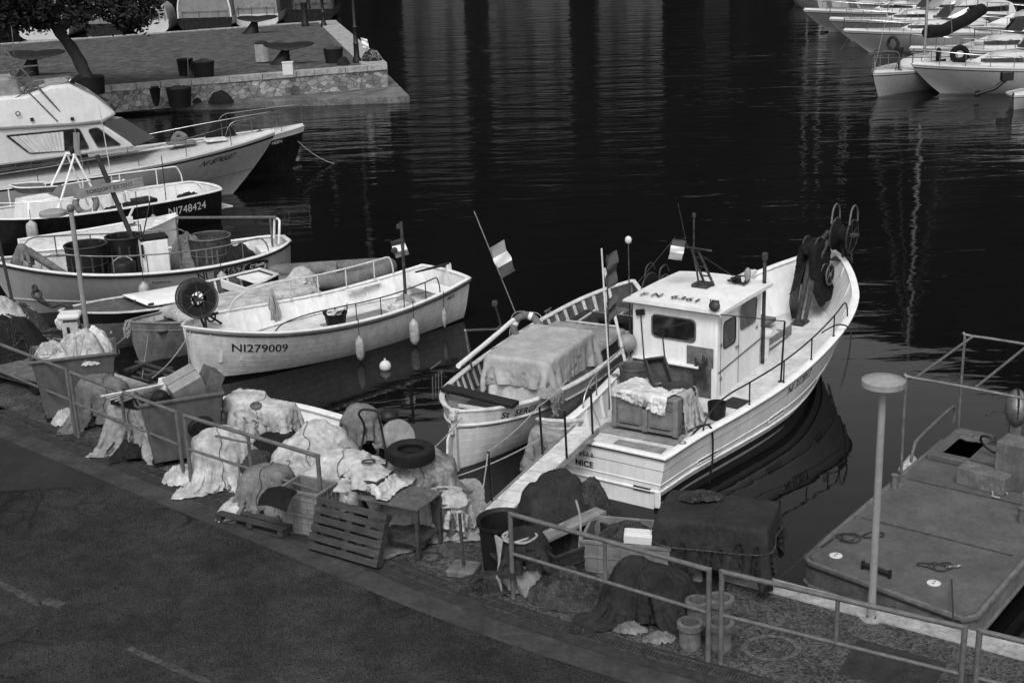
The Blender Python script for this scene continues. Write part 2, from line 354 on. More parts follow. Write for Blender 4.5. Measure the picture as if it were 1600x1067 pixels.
# ================================================================ boats
class Boat:
    def __init__(s,name,S,B,hb,sheer,label,cat='boat',group=None,rb=.3,rs=.0,keel=.35,efull=.28,ebow=.75,estern=None,thick=.05,camber=0,kn=None):
        s.S=Vector(S);s.B=Vector(B);s.h=math.atan2(B[1]-S[1],B[0]-S[0]);s.L=math.hypot(B[0]-S[0],B[1]-S[1])
        s.hbt=[(x*s.L,y) for x,y in hb]; s.sht=[(x*s.L,y) for x,y in sheer]
        s.rb=rb;s.rs=rs;s.keel=keel;s.ef=efull;s.eb=ebow;s.es=estern if estern is not None else efull;s.th=thick
        s.root=empty(name,(S[0],S[1],0),s.h,label,cat,group)
        s.pointed=hb[0][1]<.05; s.bn=0
    def hb(s,x): return max(0.012,interp(s.hbt,max(0,min(s.L,x))))
    def sheer(s,x): return interp(s.sht,max(0,min(s.L,x)))
    def e(s,u):
        a=max(0,(u-.45)/.55)**1.4; e=s.ef+(s.eb-s.ef)*a
        b=max(0,(.35-u)/.35)**1.4; return e+(s.es-s.ef)*b
    def pt(s,x,v,side,off=0):
        u=max(0,min(1,x/s.L)); zt=s.sheer(u*s.L); zb=-s.keel+.12*(u**6)*0
        z=zb+(zt-zb)*v; wd=s.hb(u*s.L)*(max(v,1e-4)**s.e(u))
        X=u*(s.L-s.rb*(1-v)**1.2)+(1-u)*s.rs*(1-v)
        return Vector((X,side*(wd+off),z))
    def loc(s,p):
        dx,dy=p[0]-s.S[0],p[1]-s.S[1]; c,q=math.cos(s.h),math.sin(s.h)
        return Vector((dx*c+dy*q,-dx*q+dy*c,p[2]))
    def wld(s,p):
        c,q=math.cos(s.h),math.sin(s.h); return Vector((s.S[0]+p[0]*c-p[1]*q,s.S[1]+p[0]*q+p[1]*c,p[2]))
    def l(s,px,py,z): return s.loc(W(px,py,z))
    def py_(s,px,py,ay,val):     # hit of the sight line with local plane axis ay = val
        o=s.loc((0,0,CZ)); d=ray(px,py); c,q=math.cos(s.h),math.sin(s.h); d=Vector((d.x*c+d.y*q,-d.x*q+d.y*c,d.z))
        t=(val-o[ay])/d[ay]; return o+d*t
    def hull(s,m='white',bands=None,nu=44,nv=18,name='hull'):
        bands=bands or [(0,1,0)]; ms=m if isinstance(m,list) else [m]
        mb=MB(); uv=[]; us=[s.L*(1-(1-i/nu)**1.25) for i in range(nu+1)]
        vs=sorted(set([round(i/nv,4) for i in range(nv+1)]+[b for q in bands for b in q[:2]]))
        for side in(-1,1):
            k=len(mb.v)
            for x in us:
                for v in vs: mb.v.append(tuple(s.pt(x,v,side))); uv.append((x,(s.sheer(x)+s.keel)*(1-v)))
            n=len(vs)
            for i in range(nu):
                for j in range(n-1):
                    q=(k+i*n+j,k+(i+1)*n+j,k+(i+1)*n+j+1,k+i*n+j+1); mb.f.append(q if side<0 else q[::-1])
                    vm=(vs[j]+vs[j+1])/2; mi=0
                    for b in bands:
                        if b[0]<=vm<=b[1]: mi=b[2]
                    mb.m.append(mi)
        if not s.pointed:
            k=len(mb.v); n=len(vs)
            for v in vs:
                for t in range(9):
                    a=s.pt(0,v,-1);b=s.pt(0,v,1); q=a.lerp(b,t/8); q.x-=s.camT*(1-(2*t/8-1)**2); mb.v.append(tuple(q)); uv.append((q.y,(s.sheer(0)+s.keel)*(1-v)))
            for j in range(n-1):
                vm=(vs[j]+vs[j+1])/2; mi=0
                for b in bands:
                    if b[0]<=vm<=b[1]: mi=b[2]
                for t in range(8): mb.f.append((k+j*9+t,k+(j+1)*9+t,k+(j+1)*9+t+1,k+j*9+t+1)); mb.m.append(mi)
        mb.uv=uv
        return mb.build(name,ms,s.root,ang=50)
    camT=0.
    def inner(s,zd,m='deckw',name='bulwark',x0=None,x1=None,t=None):
        t=t or s.th; mb=MB(); nu=40; X0=x0 if x0 is not None else (t if not s.pointed else .06); X1=x1 or s.L-.06
        def zf(x): return zd(x) if callable(zd) else zd
        rows=[]
        for side in(-1,1):
            G=[]
            for i in range(nu+1):
                x=X0+(X1-X0)*i/nu; zt=s.sheer(x)-.01; z0=min(zf(x),zt-.02); r=[]
                for j in range(5):
                    z=z0+(zt-z0)*j/4; v=(z+s.keel)/(s.sheer(x)+s.keel); p=s.pt(x,v,side); p.y=side*max(.004,abs(p.y)-t); r.append(p)
                G.append(r)
            if side>0: G=[r[::-1] for r in G]
            mb.grid(G); rows.append(G)
        if not s.pointed:
            a,b=rows[0][0],rows[1][0][::-1]
            mb.grid([[a[j].lerp(b[j],q/8)-Vector((s.camT*(1-(2*q/8-1)**2),0,0)) for q in range(9)] for j in range(5)][::-1])
        return mb.build(name,m,s.root,ang=50)
    def deck(s,zd,m='deckw',x0=None,x1=None,inset=None,name='deck',camber=0,ny=8):
        t=s.th*.6 if inset is None else inset; mb=MB(); nu=40; X0=x0 if x0 is not None else .02; X1=x1 or s.L-.04
        def zf(x): return zd(x) if callable(zd) else zd
        G=[]
        for i in range(nu+1):
            x=X0+(X1-X0)*i/nu; z=zf(x); v=min(1,(z+s.keel)/(s.sheer(x)+s.keel)); p=s.pt(x,v,1); w_=max(.003,p.y-t)
            G.append([Vector((p.x-(s.camT*(1-(2*j/ny-1)**2) if x<.1 else 0),w_*(2*j/ny-1),z+camber*(1-(2*j/ny-1)**2))) for j in range(ny+1)])
        mb.grid(G); return mb.build(name,m,s.root,ang=50)
    def cap(s,m='white',w_=.09,h=.035,x0=0,x1=None,name='gunwale',dz=0,out=.02,v=1,stern=True):
        mb=MB(); x1=x1 or s.L; nu=48
        for side in(-1,1):
            G=[]
            for i in range(nu+1):
                x=x0+(x1-x0)*(1-(1-i/nu)**1.2); p=s.pt(x,v,side); z=p.z+dz; yo=abs(p.y)+out; yi=max(0.0,abs(p.y)+out-w_)
                G.append([Vector((p.x,side*yy,z+zz)) for yy,zz in((yo,0),(yo,h*.7),(yo-w_*.12,h),(yi+w_*.12 if yi>0 else yi,h),(yi,h*.7),(yi,0))])
            if side<0: G=[r[::-1] for r in G]
            mb.grid(G,close=True)
            k=len(mb.v); 
        if stern and not s.pointed and x0==0:
            a,b=s.pt(0,v,-1),s.pt(0,v,1); G=[]
            for q in range(9):
                p=a.lerp(b,q/8); p.x-=s.camT*(1-(2*q/8-1)**2)
                p.y*=1+out/abs(a.y)
                G.append([Vector((p.x+xx,p.y,p.z+dz+zz+.001)) for xx,zz in((-out,0),(-out,h*.7),(-out+w_*.12,h),(w_-out-w_*.12,h),(w_-out,h*.7),(w_-out,0))])
            mb.grid(G,close=True)
        return mb.build(name,m,s.root,ang=35,fix=True)
    def strip(s,v,m,h=.04,th=.02,x0=0,x1=None,name='rub_rail',dz=None,stern=True,za=None):
        mb=MB(); x1=x1 or s.L*.995; nu=44
        def pv(x):
            if za: return (za(x)+s.keel)/(s.sheer(x)+s.keel)
            return v if dz is None else (s.sheer(x)-dz+s.keel)/(s.sheer(x)+s.keel)
        for side in(-1,1):
            G=[]
            for i in range(nu+1):
                x=x0+(x1-x0)*i/nu; p=s.pt(x,pv(x),side); 
                G.append([p+Vector((0,side*oo,zz)) for oo,zz in((-.01,-h/2),(th*.7,-h/2),(th,-h*.2),(th,h*.2),(th*.7,h/2),(-.01,h/2))])
            if side>0: G=[r[::-1] for r in G]
            mb.grid(G)
        if stern and not s.pointed:
            a,b=s.pt(0,pv(0),-1),s.pt(0,pv(0),1); G=[]
            for q in range(9):
                p=a.lerp(b,q/8); p.x-=s.camT*(1-(2*q/8-1)**2); p.y*=1+th*.9/abs(a.y)
                G.append([p+Vector((-oo,0,zz)) for oo,zz in((-.01,-h/2),(th*.7,-h/2),(th,-h*.2),(th,h*.2),(th*.7,h/2),(-.01,h/2))])
            mb.grid(G)
        return mb.build(name,m,s.root,ang=40,fix=True)
    def ribs(s,zd,n,m='deckw',x0=.3,x1=None,w_=.05,d=.04,name='rib'):
        x1=x1 or s.L-.4
        def zf(x): return zd(x) if callable(zd) else zd
        for i in range(n):
            x=x0+(x1-x0)*i/(n-1)
            for side in(-1,1):
                mb=MB(); vs=[]
                for xx in(x-w_/2,x+w_/2):
                    for z in(zf(x)+.01,s.sheer(x)-.015):
                        v=(z+s.keel)/(s.sheer(xx)+s.keel); p=s.pt(xx,v,side); 
                        for t in(s.th-.01,s.th+d): vs.append((xx,side*max(.01,abs(p.y)-t),z))
                mb.add(vs,[(0,1,3,2),(4,6,7,5),(0,4,5,1),(2,3,7,6),(1,5,7,3),(0,2,6,4)])
                mb.build(name,m,s.root,smooth=False,fix=True)
    def text(s,txt,x,drop,size,side,m='letter',name='registration_number',bold=0,shear=0,space=1.,follow=True,off=.006):
        vs,fs=text_mesh(txt,size,bold,shear,space); mb=MB(); out=[]
        for tx,ty,_ in vs:
            xx=x+(tx if side<0 else -tx); z=(s.sheer(xx) if follow else s.sheer(x))-drop+ty
            v=(z+s.keel)/(s.sheer(xx)+s.keel); p=s.pt(xx,v,side)
            a=s.pt(xx+.05,v,side)-p; b=s.pt(xx,min(1,v+.05),side)-p; n=a.cross(b).normalized(); 
            if n.y*side<0: n=-n
            # keep arc length along x by using the hull point whose x is xx
            q=p+n*off; out.append((q.x+ (xx-p.x)*0,q.y,q.z))
        mb.add(out,fs); return mb.build(name,m,s.root,smooth=False)
    def rail(s,side,x0,x1,h,n,m='railp',r=.014,inset=.05,name='handrail',ends=(.35,.35),pr=None,feet=True,lean=0,hs=None):
        mb=MB(); pts=[]; N=14
        def g(x,z): 
            p=s.pt(x,1,side); return Vector((p.x,side*(abs(p.y)-inset+lean*z),p.z+.03+z))
        hh=lambda x:h if hs is None else interp(hs,(x-x0)/(x1-x0))*h
        e0,e1=ends
        if e0: pts+= [g(x0,0),g(x0+e0*.12,h*.45),g(x0+e0*.5,h*.85)]
        for i in range(N+1): 
            x=x0+e0+(x1-e1-x0-e0)*i/N; pts.append(g(x,hh(x)))
        if e1: pts+=[g(x1-e1*.5,h*.85),g(x1-e1*.12,h*.45),g(x1,0)]
        mb.tube(spline(pts,3),r,8)
        for i in range(n):
            x=x0+e0+(x1-e1-x0-e0)*(i+(.5 if e0 and e1 else 0))/(n if e0 and e1 else max(1,n-1)); mb.tube([g(x,-.03),g(x,hh(x))],pr or r*.9,6)
            if feet: mb.lathe([(r*2.4,-.03),(r*2.4,-.005),(r*1.2,.01)],g(x,0),8)
        return mb.build(name,m,s.root)
def fender(parent,p,L=.5,r=.09,m='fender',up=.35,name='fender'):
    o=MB().lathe([(.012,-L/2-.05),(r*.45,-L/2-.02),(r*.8,-L/2+.03),(r,-L/2+.1),(r*1.02,0),(r,L/2-.1),(r*.8,L/2-.03),(r*.4,L/2+.01),(.02,L/2+.05)],p,16).build(name,m,parent,ang=60)
    MB().tube([Vector(p)+Vector((0,0,L/2+.04)),Vector(p)+Vector((0,.01,L/2+up))],.009,6).build('lanyard','roped',o).location=(0,0,0)
    return o
def reel_drum(mb,c,axis,R_,wd,spokes=6,mi=0,mi2=1,guard=0):
    c=Vector(c);ax=Vector(axis).normalized()
    mb.lathe([(R_*.45,-wd/2),(R_,-wd/2-.01),(R_,-wd/2+.02),(R_*.55,-wd*.2),(R_*.5,0),(R_*.55,wd*.2),(R_,wd/2-.02),(R_,wd/2+.01),(R_*.45,wd/2)],c,28,mi,axis=ax,caps=False)
    for q in(-1,1):
        mb.torus(c+ax*q*wd/2,R_,.018,ax,mi=mi2)
        u=ax.orthogonal().normalized(); v=ax.cross(u)
        for k in range(spokes):
            a=2*math.pi*k/spokes+.3; mb.tube([c+ax*q*wd/2,c+ax*q*wd/2+(u*math.cos(a)+v*math.sin(a))*R_],.012,5,mi2)
    mb.tube([c-ax*wd*.75,c+ax*wd*.75],.035,8,mi2)
def window(b,pts,m_parent,axis_off,frame='black',name='window',thick=.03,fw=.018):
    # pts: planar outline, axis_off: outward unit vector
    n=Vector(axis_off); P3=[Vector(p)+n*.006 for p in pts]
    c=sum(P3,Vector())/len(P3); sp=[]
    N=len(P3)                           # rounded corners
    for i in range(N):
        a,q,d=P3[i-1],P3[i],P3[(i+1)%N]; r=min(.09,(a-q).length*.3,(d-q).length*.3); A=q+(a-q).normalized()*r; D=q+(d-q).normalized()*r
        for t in(0,.25,.5,.75,1): sp.append(A*(1-t)**2+q*2*t*(1-t)+D*t*t)
    mb=MB(); mb.add(sp,[tuple(range(len(sp)))]); g=mb.build(name,'glass',m_parent,smooth=False)
    MB().tube(sp,fw,6,closed=True).build('window_frame',frame,g)
    return g
def flag(mb,p0,dv,dn,L,H,mis=(0,1,2),wave=.03):
    p0=Vector(p0);dv=Vector(dv).normalized();dn=Vector(dn).normalized(); nx=12; G=[]
    s_=dv.cross(dn).normalized()
    for i in range(nx+1):
        G.append([p0+dv*(L*i/nx)+dn*(-H*j/4)+s_*math.sin(i*.9+j*.4)*wave for j in range(5)])
    for k in range(3): mb.grid(G[k*4:k*4+5],mis[k])
# ================================================================ setting
Z_Q=.8
# water
def water_mat():
    m=bpy.data.materials.new('harbour_water'); m.use_nodes=True; n=m.node_tree; b=n.nodes['Principled BSDF']; L=n.links.new
    b.inputs['Base Color'].default_value=(.0035,.0035,.0035,1); b.inputs['IOR'].default_value=1.33; b.inputs['Specular IOR Level'].default_value=.33; b.inputs['Roughness'].default_value=.02
    tc=n.nodes.new('ShaderNodeTexCoord'); mp=n.nodes.new('ShaderNodeMapping'); mp.inputs['Scale'].default_value=(.42,1.3,1); mp.inputs['Rotation'].default_value=(0,0,.12); L(tc.outputs['Object'],mp.inputs[0])
    def nz(sc,det,rg=.5):
        t=n.nodes.new('ShaderNodeTexNoise'); t.inputs['Scale'].default_value=sc; t.inputs['Detail'].default_value=det; t.inputs['Roughness'].default_value=rg; t.inputs['Distortion'].default_value=.6; L(mp.outputs[0],t.inputs['Vector']); return t.outputs['Fac']
    a,c=nz(1.5,2),nz(6.,3,.6)
    e_=nz(.45,1); a2=n.nodes.new('ShaderNodeMath'); a2.operation='MULTIPLY_ADD'; L(e_,a2.inputs[0]); a2.inputs[1].default_value=2.6; L(a,a2.inputs[2]); ad=n.nodes.new('ShaderNodeMath'); ad.operation='MULTIPLY_ADD'; L(c,ad.inputs[0]); ad.inputs[1].default_value=.12; L(a2.outputs[0],ad.inputs[2])
    # gusts: patches of calmer and livelier water
    g=n.nodes.new('ShaderNodeTexNoise'); g.inputs['Scale'].default_value=.07; g.inputs['Detail'].default_value=3; L(tc.outputs['Object'],g.inputs['Vector'])
    sp=n.nodes.new('ShaderNodeSeparateXYZ'); L(tc.outputs['Object'],sp.inputs[0])
    r1=n.nodes.new('ShaderNodeMapRange'); L(sp.outputs[1],r1.inputs[0])
    for i,v in enumerate((22,66,.03,.5)): r1.inputs[i+1].default_value=v
    r2=n.nodes.new('ShaderNodeMapRange'); L(g.outputs['Fac'],r2.inputs[0])
    for i,v in enumerate((.35,.65,.6,1.3)): r2.inputs[i+1].default_value=v
    mu=n.nodes.new('ShaderNodeMath'); mu.operation='MULTIPLY'; L(r1.outputs[0],mu.inputs[0]); L(r2.outputs[0],mu.inputs[1])
    bp=n.nodes.new('ShaderNodeBump'); bp.inputs['Distance'].default_value=.085; L(mu.outputs[0],bp.inputs['Strength']); L(ad.outputs[0],bp.inputs['Height']); L(bp.outputs[0],b.inputs['Normal'])
    return m
M['water']=water_mat()
mb=MB(); mb.add([(-400,-60,0),(400,-60,0),(400,420,0),(-400,420,0)],[(0,1,2,3)]); tag(mb.build('water','water',smooth=False),kind='structure')
# seabed / ground out to the hills
mb=MB(); mb.add([(-600,-200,-1.5),(600,-200,-1.5),(600,600,-1.5),(-600,600,-1.5)],[(0,1,2,3)]); tag(mb.build('ground','hill',smooth=False),kind='structure')
# wooded hills round the bay, out of the picture but mirrored in the water
G=[]
for i in range(61):
    a=math.radians(-75+150*i/60); rr=225+14*math.sin(i*.7); row=[]
    for j in range(17):
        t=j/16; h=(118+16*math.sin(i*.31)+9*math.sin(i*.83+1))*t**.8; q=rr+t*110+4*mnoise.noise((i*.5,j*.7,0))
        row.append(Vector((q*math.sin(a),q*math.cos(a),-1.5+h+4*mnoise.noise((i*.9,j*1.1,3.)))))
    G.append(row)
mb=MB(); mb.grid([r for r in G]); tag(mb.build('hill','hill'),kind='structure')
# far waterfront houses (only their mirror image is seen)
def house(x,y,w_,d,h,mt,label,az=0):
    o=empty('house',(x,y,0),az,label,'house','houses on the far shore')
    m=MB(); m.box((0,0,h/2-.5),(w_,d,h+1)); m.build('wall',mt,o,smooth=False)
    m=MB(); m.box((0,0,h+.6),(w_+.8,d+.8,1.2),tx=1,ty=1); m.build('roof','facaded',o,smooth=False,bevel=.3)
    m=MB(); n=max(2,int(w_/3.2))
    for k in range(int(h/3.1)):
        for q in range(n): m.box((-w_/2+w_*(q+.5)/n,-d/2-.04,1.9+k*3.1),(1.1,.1,1.7))
    m.build('window','facaded',o,smooth=False)
for px0,px1,h,mt,lb in ((470,545,13,'facaded','dark low house on the far shore'),(648,735,25,'facade','tall pale house on the far shore left of the alley'),(770,884,17,'facade','widest pale house on the far shore'),(925,1015,15,'facade','pale house standing alone on the far shore'),(1075,1110,9,'facaded','small dark house on the far shore'),(340,470,14,'facade','pale house on the far shore nearest the pier')):
    xa=(px0-800+14)/F*205/.95; xb=(px1-800+14)/F*205/.95; house((xa+xb)/2,205,xb-xa,9,h,mt,lb)
# ---- road, quay
DR=[W(-60,620,.8),W(0,645,.8),W(250,743,.8),W(500,840,.8),W(720,927,.8),W(950,1003,.8),W(1180,1067,.8)]
d_=(DR[-1]-DR[-2]).normalized(); DR.append(DR[-1]+d_*6); DR.insert(0,DR[0]+(DR[0]-DR[1]).normalized()*14)
def nrm(PL,i):
    a=PL[max(0,i-1)];b=PL[min(len(PL)-1,i+1)]; t=(b-a).normalized(); return Vector((-t.y,t.x,0))
def offl(PL,d): return [PL[i]+nrm(PL,i)*d for i in range(len(PL))]
DRs=spline(DR,6)
QE=[Vector(p) for p in (W(1600,1010,.8),W(1200,905,.8),W(1050,868,.8),W(760,795,.8))]
e_=(QE[0]-QE[1]).normalized(); QEl=offl(DR,2.35)[:5]
QE=[QE[0]+e_*9,QE[0],QE[1],QE[2],QE[3],QEl[3],QEl[2],QEl[1],QEl[0]]
print('QE',[(round(p.x,2),round(p.y,2)) for p in QE])
def quay_mat():
    m=mat('quay_concrete_paving',.055,.85,spec=.08,var=.18,scale=1.3,stain=.35,bump=.8,bscale=45); n=m.node_tree; b=n.nodes['Principled BSDF']
    # exposed aggregate speckle
    tc=[q for q in n.nodes if q.bl_idname=='ShaderNodeTexCoord'][0]; vo=n.nodes.new('ShaderNodeTexVoronoi'); vo.inputs['Scale'].default_value=42; n.links.new(tc.outputs['Object'],vo.inputs['Vector'])
    sp=n.nodes.new('ShaderNodeSeparateColor'); n.links.new(vo.outputs['Color'],sp.inputs[0]); mr=n.nodes.new('ShaderNodeMapRange'); n.links.new(sp.outputs[0],mr.inputs[0])
    for i,v in enumerate((0,1,.4,1.75)): mr.inputs[i+1].default_value=v
    old=b.inputs['Base Color'].links[0].from_node; val=old.inputs[0].links[0].from_socket
    mu=n.nodes.new('ShaderNodeMath'); mu.operation='MULTIPLY'; n.links.new(val,mu.inputs[0]); n.links.new(mr.outputs[0],mu.inputs[1])
    for i in range(3): n.links.new(mu.outputs[0],old.inputs[i])
    return m
M['quay']=quay_mat()
road_far=offl(DR,-.55)
mb=MB(); poly=[(p.x,p.y) for p in QE]+[(p.x,p.y) for p in DR]
mb.prism(poly,-1.4,.8); q=mb.build('quay','quay',smooth=False); tag(q,kind='structure')
def asphalt():
    m=mat('asphalt',.030,.9,spec=.08,var=.25,scale=.6,bump=1.,bscale=110); n=m.node_tree; b=n.nodes['Principled BSDF']; L=n.links.new
    tc=[q for q in n.nodes if q.bl_idname=='ShaderNodeTexCoord'][0]
    old=b.inputs['Base Color'].links[0].from_node; val=old.inputs[0].links[0].from_socket
    def MRn(f,*a):
        r=n.nodes.new('ShaderNodeMapRange'); L(f,r.inputs[0]); 
        for i,v in enumerate(a): r.inputs[i+1].default_value=v
        return r.outputs[0]
    def MU(a,c):
        r=n.nodes.new('ShaderNodeMath'); r.operation='MULTIPLY'; L(a,r.inputs[0]); L(c,r.inputs[1]); return r.outputs[0]
    # cracks : distorted voronoi edges, only where a broad mask allows
    nz=n.nodes.new('ShaderNodeTexNoise'); nz.inputs['Scale'].default_value=2.2; nz.inputs['Detail'].default_value=6; L(tc.outputs['Object'],nz.inputs['Vector'])
    mx=n.nodes.new('ShaderNodeMix'); mx.data_type='VECTOR'; mx.inputs[0].default_value=.28; L(tc.outputs['Object'],mx.inputs[4]); L(nz.outputs['Color'],mx.inputs[5])
    vo=n.nodes.new('ShaderNodeTexVoronoi'); vo.feature='DISTANCE_TO_EDGE'; vo.inputs['Scale'].default_value=.85; L(mx.outputs[1],vo.inputs['Vector'])
    vo2=n.nodes.new('ShaderNodeTexVoronoi'); vo2.feature='DISTANCE_TO_EDGE'; vo2.inputs['Scale'].default_value=3.4; L(mx.outputs[1],vo2.inputs['Vector'])
    mk=n.nodes.new('ShaderNodeTexNoise'); mk.inputs['Scale'].default_value=.33; mk.inputs['Detail'].default_value=2; L(tc.outputs['Object'],mk.inputs['Vector'])
    k1=MRn(mk.outputs['Fac'],.46,.56,0,1); c1=MRn(vo.outputs[0],0,.03,1,0); c2=MRn(vo2.outputs[0],0,.05,1,0); k2=MRn(mk.outputs['Fac'],.46,.56,0,.8)
    s=MU(c1,k1); s2=MU(c2,k2); ad=n.nodes.new('ShaderNodeMath'); ad.operation='MAXIMUM'; L(s,ad.inputs[0]); L(s2,ad.inputs[1])
    v=MU(val,MRn(ad.outputs[0],0,1,1,.45)); bl=n.nodes.new('ShaderNodeTexNoise'); bl.inputs['Scale'].default_value=.55; bl.inputs['Detail'].default_value=7; bl.inputs['Roughness'].default_value=.62; L(tc.outputs['Object'],bl.inputs['Vector']); v=MU(v,MRn(bl.outputs['Fac'],.36,.64,.75,1.22))
    gr=n.nodes.new('ShaderNodeTexNoise'); gr.inputs['Scale'].default_value=48; gr.inputs['Detail'].default_value=2; L(tc.outputs['Object'],gr.inputs['Vector'])
    v=MU(v,MRn(gr.outputs['Fac'],.32,.68,.35,1.8))
    for i in range(3): L(v,old.inputs[i])
    return m
M['landing']=mat('worn_landing_stone',.12,.85,spec=.08,var=.3,scale=1,stain=.4,bump=.8,bscale=12); M['asphalt']=asphalt(); M['asphaltp']=mat('newer_asphalt',.029,.85,spec=.08,var=.15,scale=1,bump=1.,bscale=110)
mb=MB(); rp=[(p.x,p.y) for p in DR]+[(40,-25),(-60,-25)]
mb.prism(rp,-1.4,.796); tag(mb.build('road','asphalt',smooth=False),kind='structure')
def ribbon(PL,a,b,z,name,m,kind='structure',jit=0):
    A=offl(PL,a);B=offl(PL,b); mb=MB(); G=[]
    for i,(p,q) in enumerate(zip(A,B)):
        j=jit*random.uniform(-1,1); G.append([Vector((p.x,p.y+j,z)),Vector((q.x,q.y+j*.7,z))])
    mb.grid([r[::-1] for r in G]); o=mb.build(name,m,smooth=False,fix=False); return tag(o,kind=kind)
M['gutter']=mat('worn_concrete_gutter',.044,.8,spec=.08,var=.2,scale=1.5,stain=.35,bump=.4,bscale=50)
ribbon(DRs,-.62,-.25,.801,'gutter','gutter')
ribbon(DRs,-.25,.16,.8045,'kerb_channel','mat_')
# drain grate: slotted channel
mb=MB(); PLd=offl(DRs,.0)
acc=0; 
for i in range(len(PLd)-1):
    a,b=PLd[i],PLd[i+1]; L_=(b-a).length; n_=int(L_/.035); t=(b-a).normalized(); ang=math.atan2(t.y,t.x)
    for k in range(n_):
        p=a+t*(k+.5)*L_/n_
        if -10<p.x<4.5 and (k%28)!=0: mb.box((p.x,p.y,.812),(.016,.13,.012),rz=ang)
    for o_ in(-.075,.075):
        nn=Vector((-t.y,t.x,0)); m_=(a+b)/2+nn*o_; mb.box((m_.x,m_.y,.812),(L_*1.01,.02,.014),rz=ang)
mb.build('drain_grate','rust',smooth=False)['kind']='structure'
# quay edge coping
A=[p.copy() for p in QE]; 
mb=MB(); G=[]
for i in range(len(A)):
    a=A[max(0,i-1)];b=A[min(len(A)-1,i+1)]; t=(b-a).normalized(); nn=Vector((-t.y,t.x,0))
    G.append([A[i]+nn*(-.03)+Vector((0,0,-.28)),A[i]+nn*(-.03)+Vector((0,0,.02)),A[i]+nn*.3+Vector((0,0,.02)),A[i]+nn*.3+Vector((0,0,.0))])
M['coping']=mat('pale_stone_coping',.29,.85,var=.2,scale=2.5,stain=.4,bump=.8,bscale=35)
mb.grid(G); tag(mb.build('quay_coping','coping',smooth=False,fix=True),kind='structure')
# road paint : old dashed line, patch of newer asphalt
M['paint']=mat('worn_road_paint',.06,.8,spec=.08,var=.3,scale=8,stain=.6,bump=.4,bscale=80)
def line(p0,p1,w_):
    n=14; mb=MB(); t=(p1-p0).normalized(); nn=Vector((-t.y,t.x,0)); mb.grid([[p0.lerp(p1,i/n)+nn*(w_/2+random.uniform(-.012,.012))+Vector((0,0,.004)),p0.lerp(p1,i/n)-nn*(w_/2+random.uniform(-.012,.012))+Vector((0,0,.004))] for i in range(n+1)][::-1]); tag(mb.build('road_marking','paint',smooth=False),kind='structure')
line(W(-20,900,.797),W(62,945,.797),.1); line(W(200,1012,.797),W(345,1075,.797),.1); line(W(68,938,.797),W(98,946,.797),.16)
mb=MB(); pp=[W(-60,768,.8),W(205,757,.8)]+[p for p in []]
q=[W(x,y,.8) for x,y in((-60,770),(205,756),(60,698),(-60,655))]
mb.add([(p.x,p.y,.7985) for p in q],[(0,1,2,3)]); tag(mb.build('road_patch','asphaltp',smooth=False,fix=False),kind='structure')
# paint rings on the quay at the right
M['chalk']=mat('faint_paint_ring',.11,.85,spec=.08,var=.3,scale=8,stain=.65,bump=.3,bscale=80)
for (px,py,r) in((1205,1012,.26),(1275,1030,.1)):
    c=W(px,py,.8); mb=MB(); n=40; mb.grid([[c+Vector((math.cos(2*math.pi*k/n)*rr*1.2,math.sin(2*math.pi*k/n)*rr,.005)) for rr in(r*.86,r*1.06)] for k in range(n+1)]); tag(mb.build('ground_marking','chalk',smooth=False),kind='structure')
# dark steel plate set in the quay, bottom right
mb=MB(); q=[W(x,y,.8) for x,y in((1310,1052),(1340,998),(1480,1035),(1450,1090))]; mb.prism([(p.x,p.y) for p in q],.79,.806); tag(mb.build('steel_plate','mat_',smooth=False),'dark steel plate lying flush in the quay below the railing','plate')
mb=MB(); q=[W(x,y,.8) for x,y in((690,812),(722,783),(790,800),(752,826))]; mb.prism([(p.x,p.y) for p in q],.79,.815); tag(mb.build('paving_slab','coping',smooth=False,bevel=.01),'pale stone slab at the quay edge below the tyre heap','slab')
mb=MB(); q=[W(x,y,.8) for x,y in((718,822),(752,801),(800,812),(795,852),(760,842))]; mb.prism([(p.x,p.y) for p in q],.8,.823); tag(mb.build('door_mat','mat_',smooth=False),'dark mat at the foot of the gangway','mat')
